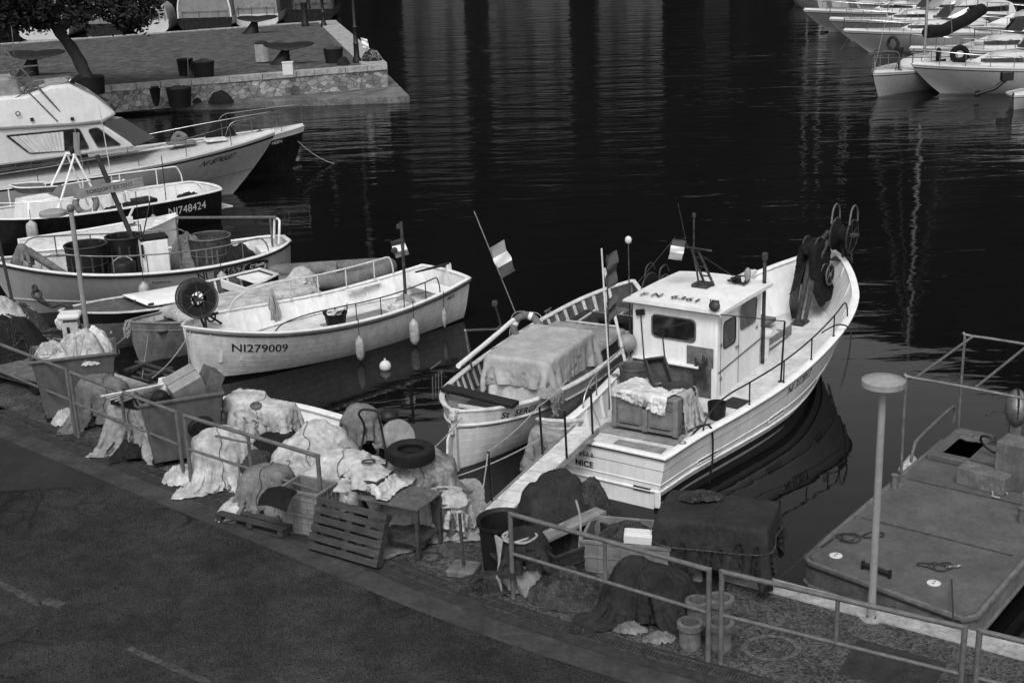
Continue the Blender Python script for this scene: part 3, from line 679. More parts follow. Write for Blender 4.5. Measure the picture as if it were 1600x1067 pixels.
# ---- pier
ZP=1.4
a0,a1,a2,a3=W(605,102,ZP),W(523,33,ZP),W(-60,74,ZP),W(120,140,ZP)
d1=(a3-a0).normalized(); a3b=a3+d1*20
M['pav']=mat('cobbled_pier_paving',.055,.9,var=.38,scale=1.2,stain=.45,bump=1.,bscale=9)
def stone_mat(nm='rubble_stone_wall',col=.2,sc=3.1,lo=.5,hi=1.5,joint=.5):
    m=mat(nm,col,.85,spec=.08,var=.3,scale=1.5,bump=.6,bscale=20); n=m.node_tree; b=n.nodes['Principled BSDF']; L=n.links.new
    tc=[q for q in n.nodes if q.bl_idname=='ShaderNodeTexCoord'][0]; mp=n.nodes.new('ShaderNodeMapping'); mp.inputs['Scale'].default_value=(1.,1.,1.4); L(tc.outputs['Object'],mp.inputs[0])
    vo=n.nodes.new('ShaderNodeTexVoronoi'); vo.feature='DISTANCE_TO_EDGE'; vo.inputs['Scale'].default_value=sc; L(mp.outputs[0],vo.inputs['Vector'])
    v2=n.nodes.new('ShaderNodeTexVoronoi'); v2.inputs['Scale'].default_value=sc; L(mp.outputs[0],v2.inputs['Vector']); sc=n.nodes.new('ShaderNodeSeparateColor'); L(v2.outputs['Color'],sc.inputs[0])
    r=n.nodes.new('ShaderNodeMapRange'); L(vo.outputs[0],r.inputs[0]); 
    for i,v in enumerate((.02,.09,joint,1)): r.inputs[i+1].default_value=v
    r2=n.nodes.new('ShaderNodeMapRange'); L(sc.outputs[0],r2.inputs[0])
    for i,v in enumerate((0,1,lo,hi)): r2.inputs[i+1].default_value=v
    old=b.inputs['Base Color'].links[0].from_node; val=old.inputs[0].links[0].from_socket
    m1=n.nodes.new('ShaderNodeMath'); m1.operation='MULTIPLY'; L(val,m1.inputs[0]); L(r.outputs[0],m1.inputs[1]); m2=n.nodes.new('ShaderNodeMath'); m2.operation='MULTIPLY'; L(m1.outputs[0],m2.inputs[0]); L(r2.outputs[0],m2.inputs[1])
    for i in range(3): L(m2.outputs[0],old.inputs[i])
    return m
M['stone']=stone_mat(); M['pav']=stone_mat('cobbled_pier_paving',.068,3.4,.65,1.35,.75)
pr=empty('pier',(a0.x,a0.y,0)); tag(pr,kind='structure')
def R0(p,z=None): return (p.x-a0.x,p.y-a0.y) if z is None else (p.x-a0.x,p.y-a0.y,z)
far=a2+(a2-a1).normalized()*25; near=a3b
poly=[R0(p) for p in (a0,a1,a2,far,near+Vector((-20,-2,0)),near)]
m=MB(); m.prism(poly,.2,ZP-.22); m.build('retaining_wall','stone',pr,smooth=False)
m=MB(); m.prism(poly,ZP-.22,ZP-.01); m.build('paving','pav',pr,smooth=False)
# coping blocks on near edge and end
m=MB()
def blocks(p,q,w_,inward,z,h,seed,gap=.03,lo=.9,hi=1.9):
    r=random.Random(seed); L_=(q-p).length; t=(q-p).normalized(); s=0; an=math.atan2(t.y,t.x)
    while s<L_:
        l=min(r.uniform(lo,hi),L_-s); c=p+t*(s+l/2)+inward*(w_/2-.06); m.box((c.x-a0.x,c.y-a0.y,z+r.uniform(-.01,.01)),(l-gap,w_,h),rz=an+r.uniform(-.004,.004)); s+=l
nin=Vector((-d1.y,d1.x,0)); nin=nin if (a1-a0).dot(nin)>0 else -nin
blocks(a0,near,.55,nin,ZP-.09,.28,1); 
e1=(a1-a0).normalized(); nin2=Vector((-e1.y,e1.x,0)); nin2=nin2 if (a3-a0).dot(nin2)>0 else -nin2
blocks(a0+e1*.55,a1,1.3,nin2,ZP-.07,.26,2,.02,.8,1.3)
t2=(a2-a1).normalized(); nin3=Vector((-t2.y,t2.x,0)); nin3=nin3 if (a0-a1).dot(nin3)>0 else -nin3
blocks(a1,far,.4,nin3,ZP-.07,.26,3)
m.build('coping','coping',pr,smooth=False,bevel=.02)
# lower landing round the pier
L0_,L1_,L2_=W(640,150,.32),W(530,40,.32),W(120,168,.32)
lp=[R0(p) for p in (L0_,L0_+(L2_-L0_).normalized()*26,a3b+nin*3,a0+nin*2-e1*0,a1+Vector((-1,-1,0)),L1_)]
m=MB(); m.prism([R0(p) for p in (L0_,L0_+(L2_-L0_).normalized()*30,L0_+(L2_-L0_).normalized()*30+nin*6,a0+nin*4+d1*3,a1-e1*2,L1_)],-1,.32); m.build('landing','landing',pr,smooth=False,bevel=.03)
# ================================================================ BIG trawler
b=Boat('fishing_boat',(1.356,19.314),(6.61,26.93),[(0,1.05),(.12,1.14),(.25,1.33),(.38,1.5),(.54,1.57),(.68,1.5),(.79,1.28),(.87,.95),(.93,.62),(.97,.34),(1,.03)],
 [(0,.85),(.2,.9),(.4,1.03),(.6,1.25),(.8,1.52),(1,1.87)],'large white fishing boat with a wheelhouse moored stern to the quay','fishing boat',rb=1.0,keel=.35,efull=.17,ebow=.85,thick=.09)
BIG=b; r=b.root
b.hull('white'); b.strip(0,'black',.17,.006,za=lambda x:.17+.012*x,name='boot_stripe',stern=False,x0=.02); b.strip(0,'white',.035,.03,za=lambda x:.30+.014*x,name='chine_moulding')
dz=lambda x:.47+.38*(max(0,x)/9.25)**1.5
b.inner(dz,'white'); b.deck(dz,'deckw'); b.cap('white',.15,.03,out=.03); b.ribs(dz,13,'white',.5,8.6,.07,.05)
b.strip(0,'black',.014,.036,dz=.012,name='black_trim'); b.strip(0,'tarpg',.008,.006,dz=.2,name='plank_seam'); b.strip(.64,'white',.02,.012,name='moulding')
# freeing ports
for x in(1.1,3.2,5.3):
    m=MB(); p=[b.pt(x+dx,v,-1,.008) for dx,v in((0,.59),(.55,.59),(.55,.65),(0,.65))]; m.add(p,[(0,1,2,3)]); m.build('scupper','tarpg',r,smooth=False)
    m=MB(); m.tube(p,.012,5,closed=True); m.build('scupper_frame','white',r)
b.text('NI 312012',4.05,.155,.2,-1,'letter',bold=.004,space=1.04)
flat_text('CESAR',.10,(-.003,.36,.66),(0,-1,0),(0,0,1),'letter',r,'boat_name',off=.008,bold=.002,space=1.3)
flat_text('NICE',.14,(-.003,.36,.50),(0,-1,0),(0,0,1),'letter',r,'home_port',off=.008,bold=.004,space=1.05)
m=MB(); m.box((-.012,-.66,.30),(.03,.3,.07)); m.build('exhaust_port','rust',r,bevel=.01)
m=MB(); m.box((-.012,-.93,.17),(.04,.1,.26)); m.build('trim_bracket','white',r,bevel=.015)
b.rail(-1,1.2,6.45,.38,4,'black',.014,inset=.07,ends=(.75,.35)); b.rail(1,1.15,3.3,.38,2,'galv',.014,inset=.07,ends=(.6,0))
m=MB(); q=Vector((3.55,-1.36,1.03)); m.tube([q,q+Vector((.05,-.02,1.05))],.018,8); m.lathe([(.05,0),(.05,.012),(.02,.02)],q,10); m.tube([q+Vector((.05,-.02,1.05)),(3.28,-.36,2.14)],.009,5); m.build('boom_post','black',r)
# wheelhouse : one shell with sloping roof edge
X0,X1,Y0,Y1,ZR=3.4,5.2,-.25,1.4,2.12
def wz(x): return dz(x)
m=MB(); V=[(X0,Y0,.45),(X0,Y1,.45),(X1,Y1,.55),(X1,Y0,.55),(X0,Y0,ZR),(X0,Y1,ZR),(X1+.05,Y1,ZR-.02),(X1+.05,Y0,ZR-.02)]
m.add(V,[(3,2,1,0),(4,5,6,7),(0,1,5,4),(1,2,6,5),(2,3,7,6),(3,0,4,7)]); wh=m.build('wheelhouse','white',r,bevel=.035,fix=True)
m=MB(); nx=10; G=[]
for i in range(nx+1):
    x=X0-.12+(X1-X0+.36)*i/nx; G.append([Vector((x,Y0-.12+(Y1-Y0+.24)*j/8,ZR+.035+.05*(1-(2*j/8-1)**2)+.02*(1-(2*i/nx-1)**2))) for j in range(9)])
m.grid(G); m.grid([[p-Vector((0,0,.05+ (p.z-ZR-.035))) for p in g][::-1] for g in G])
ed=[g[0] for g in G]+[p for p in G[-1]]+[g[-1] for g in G[::-1]]+[p for p in G[0][::-1]]
m.grid([[p,p*1.0-Vector((0,0,.05+p.z-ZR-.035))] for p in ed]); rf=m.build('roof','white',r,ang=50)
vs,fs=text_mesh('F N  6361',.26,.006,0,1.1)
m=MB(); m.add([Vector((X0+.16+v[1],Y0+.98-v[0],ZR+.068+.05*(1-((Y0+.98-v[0]-.575)/.95)**2)+.010)) for v in vs],fs); m.build('registration_number','letter',rf,smooth=False)
m=MB(); m.tube([(X0-.13,Y0-.1,ZR+.0),(X0-.13,Y1+.1,ZR+.0)],.012,6); m.build('roof_gutter','steel',r)
# dark lower aft panel, shelf, windows, door line
m=MB(); m.box((X0-.012,(Y0+Y1)/2+.04,.79),(.02,Y1-Y0-.12,.62)); m.build('lower_panel','matg',wh,smooth=False,bevel=.004)
m=MB(); m.box((X0-.06,(Y0+Y1)/2+.12,1.12),(.12,Y1-Y0-.35,.04)); m.build('shelf','white',wh,bevel=.008)
ax=Vector((-1,0,0)); window(b,[(X0,1.0,1.53),(X0,.16,1.53),(X0,.16,1.93),(X0,1.0,1.93)],wh,ax,'railp',fw=.016)
ay=Vector((0,-1,0)); window(b,[(X0+.24,Y0,1.40),(X0+.72,Y0,1.40),(X0+.72,Y0,1.88),(X0+.24,Y0,1.88)],wh,ay,'black',fw=.013); window(b,[(X0+.92,Y0,1.55),(X0+1.55,Y0,1.55),(X0+1.6,Y0,2.0),(X0+.92,Y0,2.0)],wh,ay,'railp',fw=.014)
m=MB(); p=[Vector((X0+.05,Y0-.006,1.02)),Vector((X1,Y0-.006,1.16))]; m.tube(p,.012,4); m.tube([(X0+.86,Y0-.004,.6),(X0+.86,Y0-.004,1.98)],.004,4); m.tube([(X0+.14,Y0-.004,.6),(X0+.14,Y0-.004,1.98)],.004,4); m.build('door_trim','black',wh)
m=MB()
for z in(.9,1.5): m.box((X0+.14,Y0-.012,z),(.05,.02,.06))
m.box((X0+.78,Y0-.02,1.3),(.1,.03,.025)); m.build('door_handle','steel',wh)
m=MB(); m.add([(X1-.18+.05*math.cos(a)*(1 if k%2 else .45),Y0-.008,1.42+.05*math.sin(a)*(1 if k%2 else .45)) for k,a in enumerate([2*math.pi*i/10+math.pi/2 for i in range(10)])],[tuple(range(10))[::-1]]); m.build('star_emblem','letter',wh,smooth=False)
m=MB(); m.lathe([(.035,0),(.035,2.0),(.055,2.0),(.055,2.12),(.03,2.14)],(X1+.12,Y0-.0,.6),12); m.build('exhaust_pipe','rust',r)
# A mast on the roof
m=MB(); bx,by=4.45,.55
m.box((bx,by,ZR+.14),(.3,.3,.05)); 
for s_ in(-1,1): m.tube([(bx+.1,by-.08+.09*s_,ZR+.12),(bx-.14,by+.1+.06*s_,ZR+.82)],.024,6)
m.tube([(bx-.12,by+.0,ZR+.12),(bx-.16,by+.12,ZR+.82)],.018,6)
for t in(.25,.5,.75): m.tube([(bx+.1-.24*t,by-.08+.18*t-.08,ZR+.12+.7*t),(bx+.1-.24*t,by-.08+.18*t+.08,ZR+.12+.7*t)],.014,5)
m.tube([(bx-.16,by+.12,ZR+.8),(5.0,.1,ZR+.14)],.008,5)
m.tube([(bx-.16,by-.25,ZR+.82),(bx-.16,by+.38,ZR+.84)],.018,6); m.tube([(bx-.16,by+.1,ZR+.8),(bx-.16,by+.1,ZR+1.38)],.016,6); m.tube([(bx-.2,by+.2,ZR+.82),(bx-.38,by+.3,ZR+1.65)],.007,5)
m.lathe([(.001,-.04),(.035,-.03),(.035,.03),(.001,.05)],(bx-.16,by+.1,ZR+1.42),10)
m.build('signal_mast','rust',r)
m=MB(); m.lathe([(.05,0),(.05,.06),(.06,.1),(.055,.19),(.02,.24)],(5.1,-.02,ZR+.12),14); m.build('beacon_lamp','bouy',r)
m=MB()
for k in range(5): m.tube(spline([Vector((5.0+random.uniform(-.2,.15),.0+random.uniform(-.12,.25),ZR+.1+random.uniform(0,.1))) for _ in range(6)],4),.012,5)
m.box((5.0,.12,ZR+.16),(.16,.1,.1),rz=.5); m.build('deck_light_cable','black',r)
m=MB(); m.lathe([(.06,0),(.09,.02),(.095,.1),(.06,.12)],(X0-.05,Y0+.02,ZR+.12),12,axis=(-.7,-.2,.4)); m.tube([(X0-.05,Y0-.06,ZR+.09),(X0-.08,Y0-.06,ZR+.24),(X0-.08,Y0+.1,ZR+.24),(X0-.05,Y0+.1,ZR+.09)],.01,5); m.build('flood_lamp','black',r)
m=MB(); flag(m,(4.2,1.02,ZR+.98),(-.25,.1,-.95),(-.3,.95,.1),.36,.24,(0,1,2)); m.tube([(4.28,1.0,ZR+1.0),(3.35,1.5,ZR+.05)],.004,4,mi=0); m.build('small_flag',['flagd','flagw','flagm'],r)
m=MB(); m.lathe([(.18,0),(.18,.48),(.23,.5),(.23,.56),(.1,.6)],(5.62,-.05,.6),18); m.build('capstan_drum','white',r)
m=MB()
for x in(2.6,7.0): m.lathe([(.1,0),(.1,.012),(.085,.016)],(x+.1,-.35 if x<5 else .15,dz(x)+.004),18)
m.build('deck_vent','steel',r)
# foredeck fish box coaming
m=MB(); m.box((6.05,-.12,.82),(1.75,.04,.22)); m.build('deck_board','woodl',r,bevel=.006)
m=MB(); m.box((6.0,.0,.78),(1.2,.3,.05)); m.build('deck_step','deckw',r,bevel=.01)
# stern seat moulding & hawse ring
m=MB(); q=[(.25,1.2,.9),(.05,1.25,1.05),(-.05,.95,1.12),(.1,.72,1.1),(.45,.68,1.0),(.5,.75,.9)]; m.tube(spline(q,5),.035,8); m.tube(spline([Vector(p)+Vector((.1,.0,-.16)) for p in q[:5]],5),.03,8); m.build('boarding_handle','whitedirty',r)
m=MB(); m.torus((.62,-1.02,.9),.05,.012); m.torus((2.6,1.3,1.0),.05,.012); m.build('fairlead','steel',r)
# net hauler at the bow : base, arms, drums, hydraulic
gh=MB(); gx,gy=7.55,-.05
gh.box((gx,gy,.80),(.34,.26,.02)); gh.tube([(gx,gy+.05,.8),(gx+.62,gy+.05,2.15)],.055,8); gh.tube([(gx-.02,gy-.1,.8),(gx+.5,gy-.1,1.85),(gx+.95,gy-.15,2.25)],.045,8)
gh.tube([(gx+.62,gy+.05,2.1),(gx+1.18,gy-.05,2.36)],.05,8); gh.tube([(gx+1.2,gy-.68,2.36),(gx+1.2,gy+.0,2.36)],.04,8); gh.tube([(gx+1.35,gy-.5,1.75),(gx+1.2,gy-.5,2.36)],.03,8)
gh.tube([(8.95,-.35,1.75),(8.85,-.35,2.5)],.03,8); gh.box((8.95,-.3,1.79),(.3,.3,.04))
hau=gh.build('net_hauler','rust',r)
d=MB(); reel_drum(d,(8.75,-.42,2.34),(0,1,.04),.32,.34,5); d.build('drum',['canvas','rust'],hau)
d=MB(); reel_drum(d,(8.25,.02,2.12),(0,1,.0),.24,.26,4); d.build('roller',['canvas','rust'],hau)
d=MB(); reel_drum(d,(8.3,-.28,1.62),(0,1,0),.2,.12,4); d.build('pulley',['canvas','railp'],hau)
d=MB()
for y in(-.25,-.62):
    d.tube(spline([(8.50,y,2.6),(8.58,y,2.86),(8.75,y,2.95),(8.92,y,2.84),(8.96,y,2.6)],5),.018,6)
d.build('guard_hoop','railp',hau)
d=MB()
for k in range(7):
    y=.06+.02*k; d.tube(spline([(8.12-.01*k,y,2.0),(7.86-.01*k,y+.02,1.6),(7.68-.02*k,y,1.2),(7.56,gy+.05+.02*k,.85)],5),.012,5)
d.build('hydraulic_hose','rubber',hau)
X=drape(*b.wld((8.25,-.05,0))[:2],b.h,.85,1.9,2.7,[('b',tuple(b.wld((8.3,.0,2.05))),(.36,.16,.2),b.h)],gz=.95,res=26,seed=4,steps=90,slack=1.02)
cloth('canvas_cover','canvas','black canvas hanging over the net hauler at the bow of the big boat','canvas',X)
q_=b.wld((7.55,1.02,1.9)); X=drape(q_.x,q_.y,b.h,.55,.6,2.1,[('b',tuple(b.wld((7.55,1.1,1.45))),(.35,.08,.2),b.h)],gz=.8,res=20,seed=6); cloth('rag','whitedirty','pale cloth thrown over the port bulwark near the net hauler','cloth',X)
m=MB()
for q in range(6):
    p=[Vector((7.25+.32*math.cos(a+q)*random.uniform(.5,1),.75+.24*math.sin(a+q)*random.uniform(.5,1),.80+.012*q)) for a in [k*.7 for k in range(9)]]; m.tube(spline(p,4),.010,5)
o=m.build('rope_coil','rope'); o.location=b.root.location; o.rotation_euler=b.root.rotation_euler; tag(o,'pale coil of thin rope on the foredeck of the large white boat','rope')
def on(b,mb,name,m,label,cat,group=None,**k):
    o=mb.build(name,m,**k)
    # origin at the boat frame, then shifted so that it stands on its own place
    o.location=(b.S[0],b.S[1],0); o.rotation_euler=(0,0,b.h); return tag(o,label,cat,group)
m=MB(); m.box((6.75,.62,.90),(.95,.62,.09)); on(b,m,'foam_cushion','tarpm','grey foam pad lying on the foredeck beside the wheelhouse','pad',bevel=.02)
m=MB(); m.box((3.4,-.6,.565),(.46,.36,.014),rz=-.1); on(b,m,'rubber_mat','mat_','dark square mat on the side deck beside the wheelhouse door','mat',bevel=.004)
m=MB(); m.box((1.5,.2,.505),(.42,1.45,.02),rz=.04); on(b,m,'deck_mat','tarpg','long grey mat under the plastic bin on the aft deck','mat',bevel=.008)
m=MB(); m.box((.93,-.05,.50),(.42,.85,.02),rz=.05); on(b,m,'deck_mat','tarpg','short grey mat at the transom behind the plastic bin','mat',bevel=.008)
# big plastic bin
cb=empty('plastic_bin',b.wld((1.86,.12,.52)),b.h+.04,'large grey plastic fish bin under tarps on the aft deck','bin')
m=MB(); w_,d_,h_=.74,1.16,.62
m.box((0,0,.05+h_/2),(w_,d_,h_),tx=.95,ty=.97); m.build('bin_body','crate',cb,bevel=.02)
m=MB()
for y in(-.55,-.01,.55): m.box((-w_/2-.012,y,.05+h_/2),(.05,.09,h_+.0))
for k in range(5): m.box((-w_/2-.005,.0,.60-.03*k),(.02,d_-.1,.012))
m.box((-w_/2-.006,0,.655),(.05,d_+.03,.05)); m.box((-w_/2-.006,0,.09),(.035,d_,.06)); m.build('bin_ribs','crate',cb,bevel=.008)
m=MB(); 
for y in(-.28,.28): m.box((-w_/2-.015,y,.12),(.012,.36,.035))
m.box((-w_/2-.04,-.01,.47),(.01,.08,.04)); m.build('bin_slots','black',cb,smooth=False)
cc=b.wld((1.86,.12,0)); 
def shiftX(X,b,dx,dy):
    c,q=math.cos(b.h),math.sin(b.h); Y=X.copy(); Y[...,0]+=dx*c-dy*q; Y[...,1]+=dx*q+dy*c; return Y
p0=b.wld((2.12,-.16,0)); X=drape(p0.x,p0.y,b.h+.15,1.15,1.35,1.35,[('b',(cc.x,cc.y,.86),(.38,.58,.335),b.h+.04)],gz=.52,res=36,seed=2,slack=1.06,crump=.5)
cloth('tarpaulin','tarpl','pale grey tarpaulin draped over the far side of the fish bin','tarpaulin',X)
p0=b.wld((1.72,.18,0)); X=drape(p0.x,p0.y,b.h-.12,.78,1.02,1.32,[('b',(cc.x,cc.y,.865),(.395,.6,.345),b.h+.04)],gz=.52,res=28,seed=5,slack=1.03,crump=.4)
cloth('cover_sheet','whitedirty','off white sheet lying on the near top edge of the fish bin','sheet',X)
def crate(name,w_,d_,h_,mt,loc,rz,label,cat='crate',group=None,parent=None,open_=True,slots=3,rx=0,ry=0,t=.022,ribs=5):
    e=empty(name,loc,rz,label,cat,group); e.rotation_euler=(rx,ry,rz)
    if parent: e.parent=parent
    m=MB()
    m.box((0,0,t/2),(w_-.04,d_-.04,t))
    for s_ in(-1,1):
        m.box((s_*(w_/2-t/2),0,h_/2),(t,d_,h_)); m.box((0,s_*(d_/2-t/2),h_/2),(w_-2*t-.002,t,h_))
    m.build('crate_wall',mt,e,bevel=.004)
    m=MB()
    for s_ in(-1,1):
        m.box((s_*(w_/2+.006),0,h_-.02),(.02,d_+.03,.04)); m.box((0,s_*(d_/2+.006),h_-.02),(w_-.01,.02,.04))
        for k in range(ribs):
            y=-d_/2+d_*(k+.5)/ribs; m.box((s_*(w_/2+.006),y,h_*.46),(.016,.018,h_*.86)); x=-w_/2+w_*(k+.5)/ribs; m.box((x,s_*(d_/2+.006),h_*.46),(.018,.016,h_*.86))
        for z in(.28,.62): m.box((s_*(w_/2+.005),0,h_*z),(.012,d_,.018)); m.box((0,s_*(d_/2+.005),h_*z),(w_,.012,.018))
    m.build('crate_rim',mt,e,bevel=.003); return e
crate('small_crate',.5,.34,.16,'crated',b.wld((2.12,.22,1.32)),b.h+.9,'dark mesh crate leaning on end on top of the fish bin','crate','small crates on the fish bin',ry=-.75)
crate('small_crate',.46,.34,.14,'crated',b.wld((2.02,-.22,1.24)),b.h-.5,'dark lidded crate lying flat on the corner of the fish bin','crate','small crates on the fish bin',rx=math.pi*1.0+.12)
# tools against the wheelhouse
for x,y,z,lab,l_ in((X0-.25,.98,.55,'long handled deck brush standing against the wheelhouse wall',1.35),(X0-.25,.55,.55,'dark deck scrubber standing against the wheelhouse near the window',1.05)):
    m=MB(); m.tube([(0,0,0),(.2,.22,l_)],.012,6); m.box((.22,.24,l_+.04),(.05,.16,.1),rx=-.2); o=on(b,m,'deck_brush','black',lab,'brush','brushes against the wheelhouse'); o.location=b.wld((x,y,z))
m=MB()
m2=MB(); m2.box((X0-.02,.06,1.3),(.03,.5,.34)); m2.build('gear_board','tarpm',r,bevel=.006)
for k in range(16):
    a=random.uniform(0,6.28); m.tube(spline([(X0-.07-.05*random.random(),.0+.12*math.cos(a),1.25+.12*math.sin(a)),(X0-.1,.02+.1*math.sin(a*2),1.15),(X0-.12,.0+.14*math.cos(a*1.7),.75+.2*random.random())],4),.012,4)
on(b,m,'hanging_gear','roped','bundle of dark lines hung on a board by the wheelhouse corner','lines')
# grey drum and tubs by port bulwark
m=MB(); m.lathe([(.2,0),(.22,.3),(.24,.62),(.26,.64),(.26,.68),(.22,.66),(.2,.1),(.02,.08)],(0,0,0),22); o=on(b,m,'storage_tub','matg','grey tub standing between the bulwark and the wheelhouse','tub'); o.location=b.wld((2.75,1.02,.5))
# port side : pole with hanging buoy, hauling reel
m=MB(); m.tube([(3.1,1.35,.95),(3.05,1.75,2.75)],.028,8); o=on(b,m,'spar','whitedirty','tall pale spar leaning beside the wheelhouse','spar')
m=MB(); m.ell((3.25,1.42,1.38),(.17,.17,.17)); m.lathe([(.04,0),(.04,.06)],(3.25,1.42,1.53),8); on(b,m,'round_buoy','bouy','grey ball buoy tied beside the wheelhouse','buoy')
# second hauler reels standing behind (port side)
m=MB(); reel_drum(m,(5.35,1.95,1.7),(0,1,0),.36,.3,4); m.tube(spline([(5.15,1.8,1.95),(5.2,1.8,2.2),(5.42,1.8,2.25),(5.55,1.8,2.1)],5),.016,6,1); m.tube(spline([(5.15,2.1,1.95),(5.2,2.1,2.2),(5.42,2.1,2.25),(5.55,2.1,2.1)],5),.016,6,1); m.tube([(5.35,1.95,1.7),(5.35,1.95,.9)],.04,8,1)
SREEL=m
# tarp over port quarter
p0=b.wld((.0,1.15,0)); X=drape(p0.x,p0.y,b.h+.2,.95,1.0,1.3,[('b',tuple(b.wld((.25,1.0,.6))),(.35,.3,.32),b.h)],gz=.12,res=28,seed=8)
cloth('cover_sheet','tarpg','grey cloth hanging over the port quarter of the large boat','sheet',X)
# hose over the side
def ontube(b,pts,r_,name,m,label,cat,group=None,n=8):
    mb=MB(); mb.tube(spline(pts,6),r_,n); return on(b,mb,name,m,label,cat,group)
g=b.pt(1.32,1,-1); ontube(b,[(1.2,-.75,.6),(1.28,-1.0,.93),(1.34,-1.16,.9),(1.3,-1.2,.4),(1.28,-1.16,.05),(1.3,-1.2,-.1)],.016,'hose','rubber','dark hose hanging over the starboard side near the stern','hose')
ontube(b,[(5.6,-1.25,1.3),(5.75,-1.5,1.45),(5.95,-1.66,1.3),(5.9,-1.66,.8),(5.8,-1.6,.35),(5.75,-1.58,.28)],.014,'rope','roped','dark rope looped over the starboard bow rail and hanging to the water','rope')
m=MB(); m.lathe([(.09,0),(.13,.03),(.15,.3),(.16,.3),(.14,.05),(.01,.04)],(0,0,0),16); o=on(b,m,'bucket','black','black bucket between the fish bin and the wheelhouse door','bucket'); o.location=b.wld((2.65,-.62,.52))
# ================================================================ St SERGE
b=Boat('fishing_boat',(-.97,20.62),(2.58,27.35),[(0,.05),(.03,.34),(.08,.62),(.15,.86),(.3,1.08),(.5,1.17),(.68,1.1),(.83,.8),(.93,.42),(1,.02)],
 [(0,1.02),(.1,.95),(.3,.86),(.5,.86),(.7,.92),(1,1.25)],'double ended white wooden fishing boat with a canvas covered hatch','fishing boat',rb=.25,rs=.05,keel=.35,efull=.33,ebow=.65,estern=.75,thick=.05)
SER=b; r=b.root
b.hull(['hullw','midhull'],bands=[(0,.27,1),(.27,1,0)])
dz=lambda x:.52; b.inner(dz,'bilge','bulwark',x0=.25); b.deck(lambda x:.5,'bilge',x0=.2)
b.cap('whitedirty',.11,.035,out=.03); b.ribs(dz,26,'whitedirty',.7,7.0,.05,.03); b.strip(0,'white',.04,.03,dz=.24,name='rub_rail'); b.strip(0,'black',.012,.006,dz=.29,name='black_trim')
b.text('St  SERGE',.98,.145,.17,-1,'letter','boat_name' if 0 else 'letter',bold=.006,space=1.05) if 0 else b.text('St  SERGE',.92,.14,.165,-1,'letter',name='boat_name',bold=.004,space=1.05)
m=MB(); m.box((-.04,0,.42),(.07,.09,1.3)); m.box((-.06,0,.95),(.12,.1,.1)); m.build('stern_post','whitedirty',r,bevel=.01)
m=MB(); m.slab([(-.10,.02,.75),(-.22,.02,.6),(-.32,.02,-.3),(-.1,.02,-.3)],.04); m.box((-.1,0,.72),(.1,.07,.1)); m.build('rudder','whitedirty',r,bevel=.01)
m=MB(); G=[]
for i in range(9):
    x=.12+1.15*i/8; w_=b.hb(x)-.07; G.append([Vector((x,w_*(2*j/6-1),.82)) for j in range(7)])
m.grid(G); m.build('stern_deck','galv',r)
m=MB(); m.box((.95,-.05,.84),(.6,.62,.03)); m.build('stern_hatch','bilge',r,bevel=.005)
for k,(xx,yy) in enumerate(((.65,-.05),(1.25,-.05))): m=MB(); m.box((xx,yy,.86),(.05,.7,.05)); m.build('hatch_coaming','whitedirty',r,bevel=.005)
m=MB(); m.box((0,0,0),(1.75,.2,.07)); o=on(b,m,'dark_board','black','long dark board lying across the stern of the double ended boat','board',bevel=.012); _a,_c=W(694,604,1.06),W(806,634,1.02); o.location=(_a+_c)/2; o.rotation_euler=(.15,0,math.atan2(_c.y-_a.y,_c.x-_a.x)); o.scale=((_c-_a).length/1.75,1,1)
m=MB(); m.box((0,0,0),(.5,.35,.012)); o=on(b,m,'cloth','tarpg','light cloth folded over the gunwale behind the dark board','cloth'); 
bpy.data.objects.remove(o)
p0=b.wld((1.55,-.98,0)); X=drape(p0.x,p0.y,b.h+.4,.5,.6,1.05,[('b',tuple(b.wld((1.5,-.85,.8))),(.5,.22,.13),b.h)],gz=.5,res=18,seed=3)
cloth('rag','tarpg','light cloth folded over the gunwale behind the dark board','cloth',X)
# engine casing / hatch under canvas
hx,hy=3.05,-.12
cs=[('b',tuple(b.wld((2.95,hy,.9))),(1.0,.62,.42),b.h),('b',tuple(b.wld((4.6,hy+.1,.7))),(.8,.7,.2),b.h)]
m=MB(); m.box((2.95,hy,.88),(1.96,1.2,.8)); m.build('engine_casing','whitedirty',r,bevel=.04)
p0=b.wld((3.0,hy,0)); X=drape(p0.x,p0.y,b.h,2.95,2.25,1.6,cs,gz=.53,res=56,seed=11,slack=1.02,crump=.2,pleat=.35)
cloth('tarpaulin','tarpl','pale tarpaulin stretched over the engine casing of the double ended boat','tarpaulin',X)
m=MB(); m.box((4.75,.05,.7),(1.45,1.5,.36)); m.build('fore_hatch','bilge',r,bevel=.03)
p0=b.wld((4.75,.1,0)); X=drape(p0.x,p0.y,b.h,1.7,1.75,1.25,[('b',tuple(b.wld((4.75,.05,.71))),(.74,.76,.19),b.h)],gz=.55,res=34,seed=12,slack=1.02,crump=.3)
cloth('tarpaulin','tarpg','flat mid grey tarpaulin over the fore hatch of the double ended boat','tarpaulin',X)
m=MB(); m.box((5.9,.0,.78),(.9,1.1,.3)); m.build('fish_hold','black',r,bevel=.02)
m=MB(); m.box((5.55,-.55,1.05),(.02,1.0,.6),ry=-.9); on(b,m,'tilted_board','tarpm','tilted grey panel on the fore part of the double ended boat','panel',bevel=.004)
m=MB()
for y in(-.3,.3): m.box((5.9,y,.945),(.9,.03,.03))
m.box((5.45,0,.945),(.03,1.1,.03)); m.build('hold_coaming','whitedirty',r)
m=MB(); m.box((6.6,0,.86),(.6,.5,.02)); m.tube([(5.75,.99,1.0),(5.75,1.13,1.0)],.012,6);
for x in(5.6,5.75): m.tube([(x,1.06,.95),(x,1.06,1.06)],.014,6)
